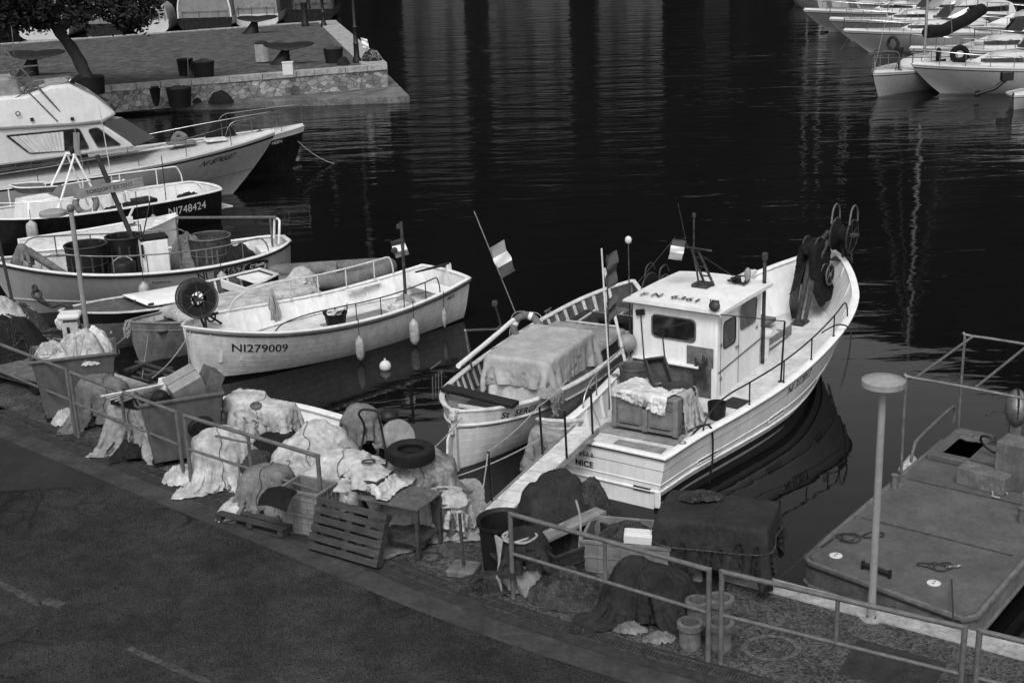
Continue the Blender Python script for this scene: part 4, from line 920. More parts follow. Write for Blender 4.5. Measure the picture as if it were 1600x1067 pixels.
m.tube([(5.52,1.06,1.05),(5.83,1.06,1.05)],.014,6); m.build('cleat','steel',r)
# spar along port gunwale, bent rail, life ring, fishing rod
m=MB(); m.tube([b.py_(716,572,1,.70),b.py_(760,536,1,.86),b.py_(802,500,1,1.0)],.045,8); on(b,m,'spar','white','thick white spar resting along the port gunwale','spar')
m=MB(); m.tube(spline([b.py_(738,580,1,.85),b.py_(728,522,1,.85),b.py_(733,516,1,.85),b.py_(781,514,1,.95)],5),.018,6); m.build('bent_rail','steel',r)
m=MB(); _a,_c,_d=b.py_(786,520,1,1.0),b.py_(773,474,1,1.0),b.py_(784,513,1,1.0); m.tube([_a,_c],.02,6); m.lathe([(.05,-.05),(.06,0),(.05,.05)],_c,8); m.box(_d,(.12,.12,.1)); m.build('radar_post','rust',r)
for x in(.6,.78):
    pass
m=MB()
for k in range(4): m.tube([(.55+.1*k,.72,1.35),(.55+.1*k,.74,.95)],.01,5)
m.tube([(.5,.72,1.5),(.9,.76,1.5)],.012,5); m.build('rod_rack','steel',r)
lr=MB(); c=Vector((0,0,0)); lr.torus(c,.24,.075,(-.8,-.3,.35),n=36,m=12); lf=on(b,lr,'life_ring','tarpm','grey life ring with white bands hung on the port rail','life ring'); _l=b.py_(822,512,1,.98); lf.location=b.wld(_l); lf.rotation_euler=(0,0,b.h)
m=MB(); ax=Vector((-.8,-.3,.35)).normalized(); u=ax.orthogonal().normalized(); v=ax.cross(u)
for k in range(4):
    a=k*math.pi/2+.5; q=(u*math.cos(a)+v*math.sin(a))*.24; t=(-u*math.sin(a)+v*math.cos(a)); m.tube([q-t*.035,q+t*.035],.079,12)
m.build('ring_band','white',lf)
m=MB(); m.tube([c+(u*math.cos(a)+v*math.sin(a))*(.335+.03*math.cos(4*a)) for a in [k*.2 for k in range(32)]],.008,5,closed=True); m.build('grab_line','rope',lf)
m=MB(); 
p=b.wld(b.py_(806,490,1,1.02)); top=Vector((p.x-.72,p.y+.3,0)); top.z=HZ(top.x,top.y,330); t0=top-p
m.tube([(0,0,0),tuple(t0)],.011,5); 
q=t0*.62; flag(m,t0*.64,-t0.normalized(),(-.55,.2,-.35),.62,.34,(1,2,3),.04); o=m.build('flag_pole',['galv','flagm','flagw','flagd']); o.location=p; tag(o,'thin whip pole with a striped flag by the life ring','flag pole')
# dark flags on poles between the two boats
for (px,py,pt,lab) in((955,640,388,'bare spar between the two fishing boats left of the wheelhouse'),):
    p=W(px,py,.9); m=MB(); h=HZ(p.x,p.y,pt)-p.z; m.tube([(0,0,0),(-.12,0,h)],.014,6); o=m.build('mooring_pole','whitedirty'); o.location=p; tag(o,lab,'pole')
p=W(952,640,.9); m=MB(); h=HZ(p.x,p.y,400)-p.z; m.tube([(0,0,0),(.0,.05,h)],.011,6); flag(m,(.0,.05,h),(-.05,0,-1),(-.8,-.3,-.25),.55,.2,(1,1,1),.04); flag(m,(.0,.05,h-.75),(-.05,0,-1),(-.8,-.3,-.5),.35,.2,(1,1,1),.04); o=m.build('flag_pole',['rust','flagd']); o.location=p; tag(o,'dark pole with two black flags beside the wheelhouse','flag pole')
p=W(985,560,1.0); m=MB(); h=HZ(p.x,p.y,375)-p.z; m.tube([(0,0,0),(-.02,0,h)],.012,6); m.ell((-.02,0,h),(.06,.06,.07),mi=1); o=m.build('lamp_pole',['rust','foam']); o.location=p; tag(o,'thin pole with a round white lamp beyond the wheelhouse','pole')
sr=SREEL.build('net_reel',['canvas','rust']); sr.location=(BIG.S[0],BIG.S[1],0); sr.rotation_euler=(0,0,BIG.h); tag(sr,'dark twin hooped net reel seen behind the wheelhouse','reel')
# tub on aft port side of St Serge, rope tangle
m=MB(); m.lathe([(.15,0),(.2,.45),(.22,.46),(.22,.5),(.18,.48),(.14,.05),(.01,.05)],(0,0,0),20); o=on(b,m,'tub','tarpg','pale round tub with a dark inside on the double ended boat','tub'); _l=b.l(776,585,.55); o.location=b.wld((_l.x,min(_l.y,.72),.55))
m=MB(); m.box((0,0,0),(.9,.4,.35)); o=on(b,m,'net_pile','netd','dark net pile inside the stern of the double ended boat','net'); bpy.data.objects.remove(o)
# ================================================================ NI279009
b=Boat('rowing_launch',(-1.44,29.59),(-6.42,25.32),[(0,.86),(.08,.97),(.2,1.1),(.38,1.22),(.6,1.25),(.76,1.12),(.88,.78),(.95,.42),(1,.03)],
 [(0,1.0),(.15,.88),(.35,.80),(.55,.83),(.75,.95),(.9,1.1),(1,1.22)],'open white wooden launch with a black reel at its bow','boat',rb=.25,keel=.3,efull=.3,ebow=.7,thick=.04)
b.root.name='open_launch'; b.camT=.12; r=b.root; L279=b
b.hull(['hullw','black'],bands=[(0,.27,1),(.27,1,0)])
dz=lambda x:.42; b.inner(dz,'white'); b.deck(lambda x:.4,'deckw'); b.ribs(dz,17,'white',.45,6.0,.045,.03); b.cap('white',.1,.03,out=.03)
b.strip(0,'railp',.03,.03,dz=.05,name='rub_rail'); b.strip(0,'black',.016,.024,dz=.09,name='black_trim')
b.text('NI279009',5.38,.36,.26,1,'letter',space=1.0,bold=.002); b.text('NICE',.62,.2,.10,1,'letter',name='home_port',bold=.003)
m=MB(); m.box((5.95,0,1.04),(.5,.9,.03)); m.build('bow_deck','white',r,bevel=.008)
m=MB(); m.box((.4,0,.72),(.5,1.5,.04)); m.build('thwart','white',r,bevel=.01); m=MB(); m.box((1.6,-.95,.82),(.9,.12,.03)); m.build('shelf','white',r,bevel=.01)
for x,y,mt in ((3.9,.45,'wood'),(5.0,.2,'matg')):
    m=MB(); m.box((x,y,.415),(.7,.5,.02),rz=.1); m.build('floor_board',mt,r,bevel=.004)
m=MB(); m.box((2.4,.1,.412),(1.6,.9,.02)); m.build('worn_floor_panel','woodl',r,bevel=.004)
b.rail(-1,.75,4.9,.42,4,'whitedirty',.018,inset=.05,ends=(.12,1.2)); b.rail(1,.95,5.1,.36,4,'rust',.014,inset=.05,ends=(.12,1.5))
m=MB(); m.box((-.12,0,.9),(.12,.07,.55),ry=.15); m.build('rudder','white',r,bevel=.01)
m=MB(); m.tube([(-.1,0,1.17),(.75,-.12,1.12)],.03,8,rs=[.04,.022]); m.build('tiller','black',r)
m=MB(); m.tube([(1.15,.0,.4),(1.15,.0,2.35)],.035,8); m.lathe([(.04,-.05),(.05,0),(.03,.06)],(1.2,-.04,2.25),8); m.lathe([(.06,-.04),(.08,.02),(.03,.08)],(1.3,-.1,1.72),10); m.build('mast','rust',r)
m=MB(); flag(m,(1.13,.02,2.0),(-.28,.03,-.9),(-.5,.25,.1),.42,.3,(0,1,2),.02); m.build('small_flag',['flagd','flagw','flagm'],r)
m=MB(); m.box((1.62,.42,.56),(.34,.28,.3)); m.build('battery_box','whitedirty',r,bevel=.015)
e=MB(); reel_drum(e,(0,0,0),(.25,.95,.1),.34,.3,6,0,1); 
for q in(-.24,-.16,.17): e.torus(Vector((.25,.95,.1))*q,.37,.011,(.25,.95,.1),mi=1)
e.tube([(0,.25,0),(-.1,.05,-.62)],.028,6,1); e.tube([(0,-.2,0),(-.1,.0,-.62)],.028,6,1)
o=e.build('net_reel',['plasticb','rust'],r); o.location=(6.25,.16,1.75)
m=MB(); m.tube([(5.6,-.3,1.22),(6.0,-.15,1.25)],.03,6); m.tube([(5.7,.0,1.08),(5.75,-.5,1.2)],.025,6); m.torus((5.8,-.2,1.2),.09,.02,(0,1,0)); m.build('winch','rust',r)
for x,l_,rr in((3.35,.45,.09),(1.9,.5,.105),(.95,.34,.055)):
    p=b.pt(x,1,1); fender(r,(p.x,p.y+rr*.95,p.z-.52-.0),l_,rr,'fender',.42)
# rope hank on far rail, bucket
m=MB()
for k in range(22): 
    a=random.uniform(-.1,.1); m.tube(spline([(3.85+a*.3,-1.13,1.2),(3.85+a+random.uniform(-.05,.05),-1.1+random.uniform(0,.08),.8),(3.85+a*1.3,-1.05,.45+random.uniform(0,.12)),(3.85-a,-1.12,.8),(3.85,-1.13,1.18)],4),.010,4)
on(b,m,'rope_hank','rope','long pale rope hank hanging on the far side rail of the open launch','rope')
m=MB(); m.lathe([(.17,0),(.2,.2),(.235,.42),(.25,.42),(.25,.45),(.2,.43),(.16,.04),(.01,.03)],(0,0,0),24)
for s_ in(-1,1): m.tube(spline([(s_*.24,-.06,.42),(s_*.27,-.05,.52),(s_*.27,.05,.52),(s_*.24,.06,.42)],4),.014,6)
o=on(b,m,'builders_bucket','plasticb','black rubber bucket with handles standing in the open launch','bucket'); o.location=b.wld((3.3,.45,.43))
m=MB()
for k in range(8): m.box((random.uniform(-.1,.1),random.uniform(-.1,.1),.36+.02*k),(.14,.1,.05),rz=random.random()*3,rx=random.random())
m.tube([(.0,.0,.3),(-.25,.1,.62)],.03,6); o=on(b,m,'gear','whitedirty','pale odds and a roller sticking out of the black bucket','tools'); o.location=b.wld((3.3,.45,.43))
c0=b.wld((1.25,.1,.42)); X=drape(c0.x,c0.y,.3,.8,.75,.95,[('e',(c0.x,c0.y,.45),(.2,.18,.3))],gz=.42,res=22,seed=33)
cloth('rag_heap','tarpg','light grey cloth heap at the foot of the launch mast','cloth',X)
# white ball float in the water
p=W(602,572,.06); m=MB(); m.ell((0,0,0),(.12,.12,.12)); m.lathe([(.02,0),(.02,.06)],(0,0,.1),8); o=m.build('ball_float','foam'); o.location=p; tag(o,'small white ball float in the water in front of the launch','float')
# ================================================================ dark hulled boat between
b=Boat('covered_boat',L279.wld((2.3,-2.04,0))[:2],L279.wld((6.75,-2.06,0))[:2],[(0,.55),(.15,.68),(.4,.76),(.65,.7),(.85,.42),(.95,.18),(1,.02)],[(0,.7),(.4,.68),(.8,.8),(1,.92)],'dark hulled boat half covered in pale cloth squeezed behind the launch','boat',rb=.25,keel=.3,efull=.35,ebow=.7,thick=.04)
r=b.root; b.hull(['midhull','midhull'],bands=[(0,1,0)]); b.inner(.5,'whitedirty'); b.deck(.48,'woodl'); b.cap('woodl',.08,.03); b.ribs(lambda x:.5,14,'whitedirty',.5,b.L-.5,.04,.03); b.strip(0,'rope',.012,.012,dz=.16,name='pale_trim')
m=MB(); m.box((b.L-.85,0,.66),(.7,.8,.03)); m.build('bow_deck','wood',r,bevel=.01)
m=MB()
for k in range(18):
    a=random.uniform(0,6); m.tube(spline([(b.L-.05+.06*math.cos(a),.05*math.sin(a),.95),(b.L+.08+.05*math.cos(a),.1,.7+random.uniform(-.1,.1)),(b.L+.02,-.05+.1*math.sin(a),.75)],4,True),.010,4)
on(b,m,'rope_bundle','rope','pale rope bundle hung on the bow of the dark hulled boat','rope')
c0=b.wld((b.L*.4,0,.85)); X=drape(c0.x,c0.y,b.h,b.L*.8,1.6,1.2,[('b',(c0.x,c0.y,.74),(b.L*.36,.60,.16),b.h)],gz=.62,res=54,seed=21,slack=1.02,crump=.2)
cloth('boat_cover','tarpw','taut pale cover over the middle of the dark hulled boat','boat cover',X)
p=b.l(478,450,.9); c0=b.wld((.15,-.1,.9)); X=drape(c0.x,c0.y,.4,.95,.9,1.5,[('e',(c0.x,c0.y,.8),(.3,.28,.42))],gz=.5,res=26,seed=22)
cloth('motor_cover','tarpw','white cloth over the outboard of the dark hulled boat','cover',X)
# inflatable dinghy behind
p=W(500,437,.25); e=empty('inflatable_dinghy',p,.1,'grey inflatable dinghy floating behind the launch','dinghy')
m=MB(); m.tube(spline([(-1.5,-.55,.1),(.6,-.6,.1),(1.4,-.35,.16),(1.7,0,.22),(1.4,.35,.16),(.6,.6,.1),(-1.5,.55,.1)],7),.21,12); m.build('tube','tarpm',e)
m=MB(); m.box((-.2,0,.0),(2.4,1.0,.04)); m.build('floor','tarpd',e)
m=MB(); m.box((.3,0,.28),(.25,1.0,.04)); m.box((-1.3,0,.2),(.05,.9,.4)); m.build('thwart','woodl',e,bevel=.01)
# ================================================================ brown wooden boat on the left
b=Boat('wooden_boat',W(421,428,.8)[:2],W(92,492,.95)[:2],[(0,.4),(.1,.55),(.3,.7),(.55,.76),(.75,.7),(.88,.46),(.95,.24),(1,.03)],[(0,.85),(.2,.76),(.5,.76),(.8,.88),(1,1.02)],'old wooden boat with a black top strake and a white cover board','boat',rb=.35,keel=.3,efull=.35,ebow=.75,thick=.04)
r=b.root; b.hull(['midhull','black'],bands=[(0,.8,0),(.8,1,1)]); b.inner(.4,'bilge'); b.deck(.38,'bilge'); b.cap('whitedirty',.09,.03); b.ribs(lambda x:.4,14,'whitedirty',.5,b.L-.6,.04,.03)
m=MB(); G=[]
for i in range(11):
    x=b.L*.60+(b.L*.97-b.L*.60)*i/10; w_=b.hb(x)-.04; z=b.sheer(x)-.02; G.append([Vector((x,w_*(2*j/6-1),z+.05*(1-(2*j/6-1)**2))) for j in range(7)])
m.grid(G); m.build('fore_deck','matg',r)
m=MB(); G=[]
for i in range(9):
    x=b.L*.38+(b.L*.66-b.L*.38)*i/8; w_=b.hb(x)*.86; z=b.sheer(x)+.07; G.append([Vector((x+.15*(1-(2*j/8-1)**2),w_*(2*j/8-1),z+.1*(1-(2*j/8-1)**2))) for j in range(9)])
m.grid(G); m.build('cover_board','white',r,solid=.03)
m=MB(); m.box((.35,0,.78),(.6,.8,.03)); m.box((.95,0,.66),(.05,1.3,.2)); m.box((1.8,-.3,.6),(.8,.3,.12)); m.build('thwart','white',r,bevel=.008)
m=MB(); m.tube(spline([(b.L-.35,-.1,1.0),(b.L-.15,-.2,1.12),(b.L+.05,-.28,1.1),(b.L+.25,-.35,1.3)],4),.05,8,rs=[.05+.012*math.sin(k*1.3) for k in range(13)]); m.torus((b.L+.26,-.37,1.38),.08,.035,(.4,.8,.2)); m.torus((b.L+.28,-.38,1.52),.06,.03,(.9,.2,.2)); m.build('anchor_roller','rust',r)
m=MB(); m.lathe([(.02,-.18),(.09,-.17),(.095,.17),(.02,.18)],(0,0,0),14,axis=(.3,1,0)); o=on(b,m,'cork_float','whitedirty','pale cylinder float at the bow of the old wooden boat','float'); o.location=b.wld((b.L+.12,.3,.85))
b.text('NI 226436',b.L*.70,.12,.1,1,'black',name='registration_number')
m=MB(); m.tube([(b.L*.72,.6,.98),(b.L*.72,.6,1.08)],.03,8); m.box((b.L*.66,.72,.94),(.12,.05,.05)); m.build('cleat','rust',r)
# ================================================================ CELESTE
b=Boat('fishing_boat',W(449,375,.95)[:2],W(-20,409,1.35)[:2],[(0,.3),(.03,.6),(.08,.85),(.18,1.1),(.35,1.28),(.55,1.32),(.72,1.18),(.85,.82),(.93,.48),(1,.03)],[(0,.98),(.15,.86),(.35,.82),(.6,.92),(.8,1.1),(1,1.38)],'grey white fishing boat with three round net barrels on deck','fishing boat',rb=.7,rs=.05,keel=.35,efull=.28,ebow=.8,estern=.5,thick=.05)
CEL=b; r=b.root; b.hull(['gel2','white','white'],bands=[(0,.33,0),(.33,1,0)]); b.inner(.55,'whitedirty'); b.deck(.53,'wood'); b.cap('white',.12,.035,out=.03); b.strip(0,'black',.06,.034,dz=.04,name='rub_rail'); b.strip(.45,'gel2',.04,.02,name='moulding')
b.text('NI  874657',2.0,.2,.25,1,'letter',bold=.004,space=1.02)
vs,fs=text_mesh('Céleste',.13,.006,.25)
m=MB(); n=26; pl=[(math.cos(2*math.pi*k/n)*.33,math.sin(2*math.pi*k/n)*.11) for k in range(n)]
def cel(tx,ty,off): 
    x=1.06-tx; z=b.sheer(x)-.2+ty; v=(z+b.keel)/(b.sheer(x)+b.keel); p=b.pt(x,v,1); return (p.x,p.y+off,p.z)
m.add([cel(x,y,.012) for x,y in pl],[tuple(range(n))]); m.build('name_plate','letter',r,smooth=False)
m=MB(); m.add([cel(v[0],v[1],.022) for v in vs],fs); m.build('boat_name','letterw',r,smooth=False)
b.text('Kerdantrec',3.45,.23,.1,1,'letter',name='builder_name',shear=.3)
b.rail(1,.7,6.0,.42,6,'steel',.016,inset=.06,ends=(.3,.4)); b.rail(-1,2.2,6.3,.45,4,'steel',.018,inset=.06,ends=(.3,.4))
for (x,y,rr,h,lab,fill) in((4.85,-.35,.5,.85,'left open black barrel on the grey fishing boat',0),(3.9,-.75,.44,.85,'middle open black barrel behind the white console',0),(1.95,-.0,.52,.75,'net barrel with a metal hoop near the stern',1)):
    e=empty('net_barrel',b.wld((x,y,.55)),0,lab,'barrel','net barrels on the grey fishing boat')
    m=MB(); m.lathe([(rr*.9,0),(rr*.97,h*.5),(rr,h),(rr*.95,h),(rr*.9,h*.5),(rr*.85,.05),(.01,.04)],(0,0,0),30); m.build('barrel_wall','rust' if fill else 'plasticb',e)
    m=MB(); m.torus((0,0,h),rr*1.0,.022); m.torus((0,0,h*.45),rr*.97,.012); 
    for k in range(12): a=k*math.pi/6; m.box((rr*.96*math.cos(a),rr*.96*math.sin(a),h*.5),(.02,.05,h*.95),rz=a)
    m.build('hoop','railp' if fill else 'rust',e)
    if fill:
        m=MB(); G=[]
        for i in range(9): G.append([Vector((rr*.9*i/8*math.cos(a),rr*.9*i/8*math.sin(a),h-.12+.1*mnoise.noise((i*.6,a*2,5)))) for a in [k*2*math.pi/20 for k in range(20)]])
        m.grid(G,close=True); m.build('piled_net','net',e)
c=MB(); c.box((0,0,.48),(.62,.5,.96)); e=empty('console',(0,0,0)); e.parent=r; e.location=(3.4,.62,.6); c.build('cabinet','white',e,bevel=.03)
c=MB(); c.box((0,-.02,.99),(.66,.54,.05)); c.tube([(.25,.1,1.0),(.27,.1,1.35)],.015,6); c.tube([(.25,.1,1.0),(-.1,-.2,1.9)],.016,6); c.tube([(.3,0,1.0),(.25,-.1,2.1)],.01,6); c.tube([(.31,.3,.6),(.31,.3,.9)],.03,6); c.ell((.3,.25,1.03),(.06,.06,.05)); c.build('instruments','plasticb',e)
m=MB(); m.tube([(2.7,-.0,1.85),(.3,.25,1.62)],.035,8); m.tube([(.45,.25,.9),(.45,.25,1.62)],.03,8); m.tube([(2.7,0,.6),(2.7,0,1.85)],.025,8); m.build('boom','railp',r)
m=MB(); m.tube([(3.5,-.9,.7),(4.25,-.95,3.4)],.07,6,rs=[.06,.06]); on(b,m,'wooden_post','wood','slanting square wooden post rising between the two black fishing hulls','post',smooth=False)
m=MB(); m.box((0,0,0),(1.65,.03,.24)); o=m.build('name_board','woodl',bevel=.004); pb=W(193,290,2.1); o.location=(pb.x,pb.y+.1,pb.z); o.rotation_euler=(0,-.13,.12); _t=[k/40 for k in range(41)]; _q=[b.wld((3.5+.75*t,-.9-.05*t,.7+2.7*t)) for t in _t]; _b=min(_q,key=lambda p:abs(PXY(p)[1]-292)); o.location=(_b.x,_b.y-.09,_b.z); tag(o,'weathered board with faded lettering nailed across the slanting post','board')
flat_text('TORQUAY EXTENT',.13,(0,-.018,0),(1,0,0),(0,0,1),'black',o,'faded_lettering')
# stern frame, net rolls, engine gear
m=MB(); m.tube(spline([(.25,-.35,.95),(.2,-.35,1.4),(.2,-.15,1.5),(.2,.15,1.5),(.25,.3,1.35),(.3,.3,.95)],4),.03,8); m.build('stern_hoop','white',r)
m=MB(); m.box((.55,.1,.72),(.5,.7,.3)); m.build('stern_locker','white',r,bevel=.03)
m=MB(); m.lathe([(.15,0),(.17,.3),(.15,.34),(.02,.34)],(0,0,0),16); o=on(b,m,'bucket','plasticb','black bucket with a white hoop handle beside the console','bucket'); o.location=b.wld((4.15,.55,.6)); o.scale=(1.8,1.8,1.4)
m=MB(); m.torus((0,0,.30),.13,.008,(.2,.6,.6)); m.build('handle','rope',o)
m=MB(); m.lathe([(.02,-.35),(.13,-.33),(.15,.33),(.02,.35)],(0,0,0),16,axis=(1,.1,.1)); o=on(b,m,'roll','white','white roll lying on the fore deck near the lamp post','roll'); o.location=b.wld((5.1,.6,.72))
m=MB(); m.box((0,0,.1),(.3,.2,.2)); o=on(b,m,'jug','foam','small white crate on deck beside the white roll','crate',bevel=.02); o.location=b.wld((4.4,.62,.62))
def knot(mb,c,rad,n,rt,flat=.45,seed=0):
    rr=random.Random(seed)
    for k in range(n):
        a=rr.uniform(0,6.28); q=[]
        for i in range(6):
            a+=rr.uniform(.6,1.6); l=rad*rr.uniform(.35,1); q.append(Vector(c)+Vector((l*math.cos(a),l*math.sin(a),flat*rad*rr.random()*(1.15-(l/rad)**2)))) 
        mb.tube(spline(q,4),rt,4)
def net_heap(name,m,label,cat,p,rx,ry,h,seed=0,ropes=14,rm='rope',rt=.008,group=None,parent=None,rz=0):
    mb=MB(); G=[]; n1,n2=22,60
    for i in range(n1+1):
        t=i/n1; rowr=[]
        for k in range(n2):
            a=2*math.pi*k/n2; ns=1+.22*mnoise.noise((math.cos(a)*1.6+seed,math.sin(a)*1.6,seed*.7)); rr_=t*ns
            z=h*(1-t**2.4)+.10*h*mnoise.noise((rr_*math.cos(a)*3+seed,rr_*math.sin(a)*3,seed+2.))*(1-t*t)*2+.09*(.5-abs(mnoise.noise((rr_*math.cos(a)*6,rr_*math.sin(a)*6,seed))))*(1-t*.6)+.04*mnoise.noise((rr_*math.cos(a)*15,rr_*math.sin(a)*15,seed))
            rowr.append(Vector((rx*rr_*math.cos(a),ry*rr_*math.sin(a),max(0,z))))
        G.append(rowr)
    mb.grid(G,close=True)
    o=mb.build(name,m,parent,ang=180); o.location=p; o.rotation_euler=(0,0,rz); tag(o,label,cat,group)
    if ropes:
        q=MB(); r0=random.Random(seed+5)
        for k in range(ropes):
            a=r0.uniform(0,6.28); pts=[]
            for i in range(9):
                a+=r0.uniform(.25,.8); t=r0.uniform(.25,1.0); x,y=rx*t*math.cos(a),ry*t*math.sin(a); pts.append((x,y,h*max(0,(1-t**2.4))+.015+.03*r0.random()))
            q.tube(spline(pts,4),rt,4)
        q.build('rope',rm,o)
    return o
net_heap('folded_net','tarpm','folded net bundle near the stern of the grey fishing boat','net',b.wld((2.45,-.35,.56)),.55,.5,.75,3,8)
net_heap('folded_net','netd','dark net pile beside the net barrel at the stern','net',b.wld((1.35,.45,.56)),.5,.3,.5,4,8,'roped')
c0=b.wld((6.3,-.1,.9)); X=drape(c0.x,c0.y,.5,.9,.8,1.9,[('e',(c0.x,c0.y,1.2),(.18,.18,.45))],gz=.9,res=24,seed=9)
cloth('wrapped_winch','tarpm','cloth wrapped winch at the bow of the grey fishing boat','winch cover',X)
m=MB(); m.tube([(6.2,0,1.5),(5.2,.2,.62)],.11,10,rs=[.1,.09]); on(b,m,'rolled_net','tarpm','rolled grey net slanting down onto the fore deck','net roll')
p=b.pt(3.85,1,1); fender(r,(p.x,p.y+.13,p.z-.42),.48,.13,'fender',.4); p=b.pt(2.0,1,1); fender(r,(p.x,p.y+.1,p.z-.3),.3,.12,'fender',.3)
# white covered boat between
b=Boat('covered_boat',W(30,385,.8)[:2],W(279,346,1.0)[:2],[(0,.8),(.3,1.0),(.6,.95),(.85,.5),(1,.02)],[(0,.8),(.5,.85),(1,1.15)],'white decked boat with pointed bow between the black hull and the barrels','boat',rb=.3,keel=.3,efull=.3,ebow=.7)
b.hull('white'); b.deck(lambda x:b.sheer(x)-.01,'whitedirty',camber=.12,inset=0); b.cap('white',.06,.03)
m=MB(); m.box((b.L-.9,0,1.06),(.9,.5,.03)); m.build('bow_hatch','tarpm',b.root,bevel=.01)
m=MB(); m.box((b.L-1.3,-.1,1.2),(.22,.18,.16)); m.tube([(b.L-1.4,.1,1.0),(b.L-1.1,.15,1.5)],.03,6); m.build('cleat','foam',b.root)
# ================================================================ NI748424
b=Boat('fishing_boat',W(320,290,1.0)[:2],W(-90,345,1.3)[:2],[(0,.98),(.05,1.1),(.25,1.3),(.5,1.35),(.75,1.1),(.9,.55),(1,.03)],[(0,.98),(.3,1.0),(.7,1.12),(1,1.35)],'black hulled fishing boat with a tripod mast and white rails','fishing boat',rb=.5,keel=.35,efull=.2,ebow=.7,thick=.07)
r=b.root; b.camT=.25; b.hull(['darkhull','whitedirty'],bands=[(0,.26,1),(.26,1,0)]); b.inner(.5,'white'); b.deck(.48,'mat_'); b.cap('white',.12,.04,out=.03); b.ribs(lambda x:.5,9,'white',.5,7,.05,.03)
b.text('NI748424',1.3,.33,.33,1,'letterw',space=1.02)
b.rail(-1,.2,7.5,.5,6,'white',.022,inset=.05,ends=(.2,.2)); b.rail(1,.7,7.5,.42,7,'white',.016,inset=.05,ends=(.5,.2))
m=MB()
for k in range(6): m.box((-.35-.0*k,-.42+.14*k+.2,.32),(.5,.05,.03))
m.box((-.1,.13,.32),(.04,.85,.04)); m.box((-.6,.13,.32),(.04,.7,.04)); m.build('swim_platform','white',r,bevel=.005)
# console with windscreen & tripod
e=empty('helm_console',(5.25,.0,.5)); e.parent=r
m=MB(); m.box((0,0,.5),(.9,.9,1.0),tx=1.35,ty=1.2); m.build('console','white',e,bevel=.05)
m=MB(); q=spline([(-.45,-.45,1.3),(.0,-.5,1.35),(.55,-.35,1.4),(.65,0,1.42),(.55,.35,1.4),(.0,.5,1.35),(-.45,.45,1.3)],4); m.tube(q,.02,6); m.grid([[p,p*0.75+Vector((0,0,.25))-Vector((0,0,.1))] for p in q],1); m.build('windscreen',['white','tarpm'],e)
m=MB()
T=Vector((-1.15,0,2.05))
for x,y in((-.2,.55),(-.2,-.55),(-1.7,.5),(-1.7,-.5)): m.tube([(x,y,.4),T+Vector((0,.25 if y>0 else -.25,0))],.032,8)
m.tube([T+Vector((0,-.3,0)),T+Vector((0,.3,0))],.03,8); m.tube([(-.6,.4,1.3),(-1.45,.4,1.3)],.02,6); m.build('tripod_mast','white',e)
m=MB(); m.lathe([(.05,0),(.07,.1),(.05,.2)],T+Vector((0,.12,.0)),10); m.build('lamp','black',e)
m=MB(); m.tube(spline([(2.9,-.3,.55),(2.95,-.2,1.4),(2.8,0,1.55),(2.7,.2,1.4),(2.6,.3,.55)],5),.05,8); m.tube(spline([(2.5,-.3,.55),(2.55,-.2,1.4),(2.6,0,1.55),(2.7,.2,1.4)],5),.045,8); m.build('net_gallows','white',r)
m=MB(); m.box((2.1,.0,.72),(.7,.6,.45)); m.build('engine_box','black',r,bevel=.03)
net_heap('folded_net','netd','dark nets piled along the side deck of the black hulled boat','net',b.wld((2.9,.75,.6)),1.3,.35,.42,7,10,'roped',rz=b.h)
net_heap('folded_net','netd','dark cloth and gear at the stern of the black hulled boat','net',b.wld((1.0,.7,.62)),.6,.3,.38,8,5,'roped',rz=b.h)
m=MB(); m.torus((0,0,0),.28,.09,(.25,.95,.25),n=32,m=10); o=on(b,m,'life_ring','tarpm','grey life ring on the console of the black hulled boat','life ring'); o.location=b.wld((4.15,.7,1.25))
for x in(2.55,6.0): p=b.pt(x,1,1); fender(r,(p.x,p.y+.14,p.z-(.5 if x<4 else .35)),.4 if x<4 else .6,.14 if x<4 else .15,'fender' if x>4 else 'bouy',.35)
for (x,y,l_,tx,lab) in((3.35,.9,2.9,.35,'thin white aerial on the black hulled boat'),(1.9,1.1,1.3,-.02,'thin dark rod at the side of the black hulled boat')):
    m=MB(); m.tube([(0,0,0),(tx*.4,0,l_)],.014,5); o=on(b,m,'aerial','whitedirty' if x>3 else 'rust',lab,'aerial'); o.location=b.wld((x,y,1.0))
# ================================================================ left motor cruiser
Bw=W(430,209,1.85); hd=.37; Lc=11.2
b=Boat('motor_cruiser',(Bw.x-Lc*math.cos(hd),Bw.y-Lc*math.sin(hd)),(Bw.x,Bw.y),[(0,1.55),(.2,1.65),(.45,1.68),(.65,1.5),(.8,1.12),(.9,.68),(.96,.32),(1,.03)],[(0,1.2),(.3,1.25),(.6,1.42),(.85,1.68),(1,1.88)],'large white flybridge cruiser with curtained side windows','motor cruiser',rb=2.0,keel=.4,efull=.22,ebow=.85)
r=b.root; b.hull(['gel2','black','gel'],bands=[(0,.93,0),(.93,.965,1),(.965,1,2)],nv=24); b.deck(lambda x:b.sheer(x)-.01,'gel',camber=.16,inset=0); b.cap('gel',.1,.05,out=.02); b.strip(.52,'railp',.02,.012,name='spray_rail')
b.text('NI 874587',b.L-1.95,.35,.27,-1,'letter',shear=.35,bold=.003)
YS=-1.28
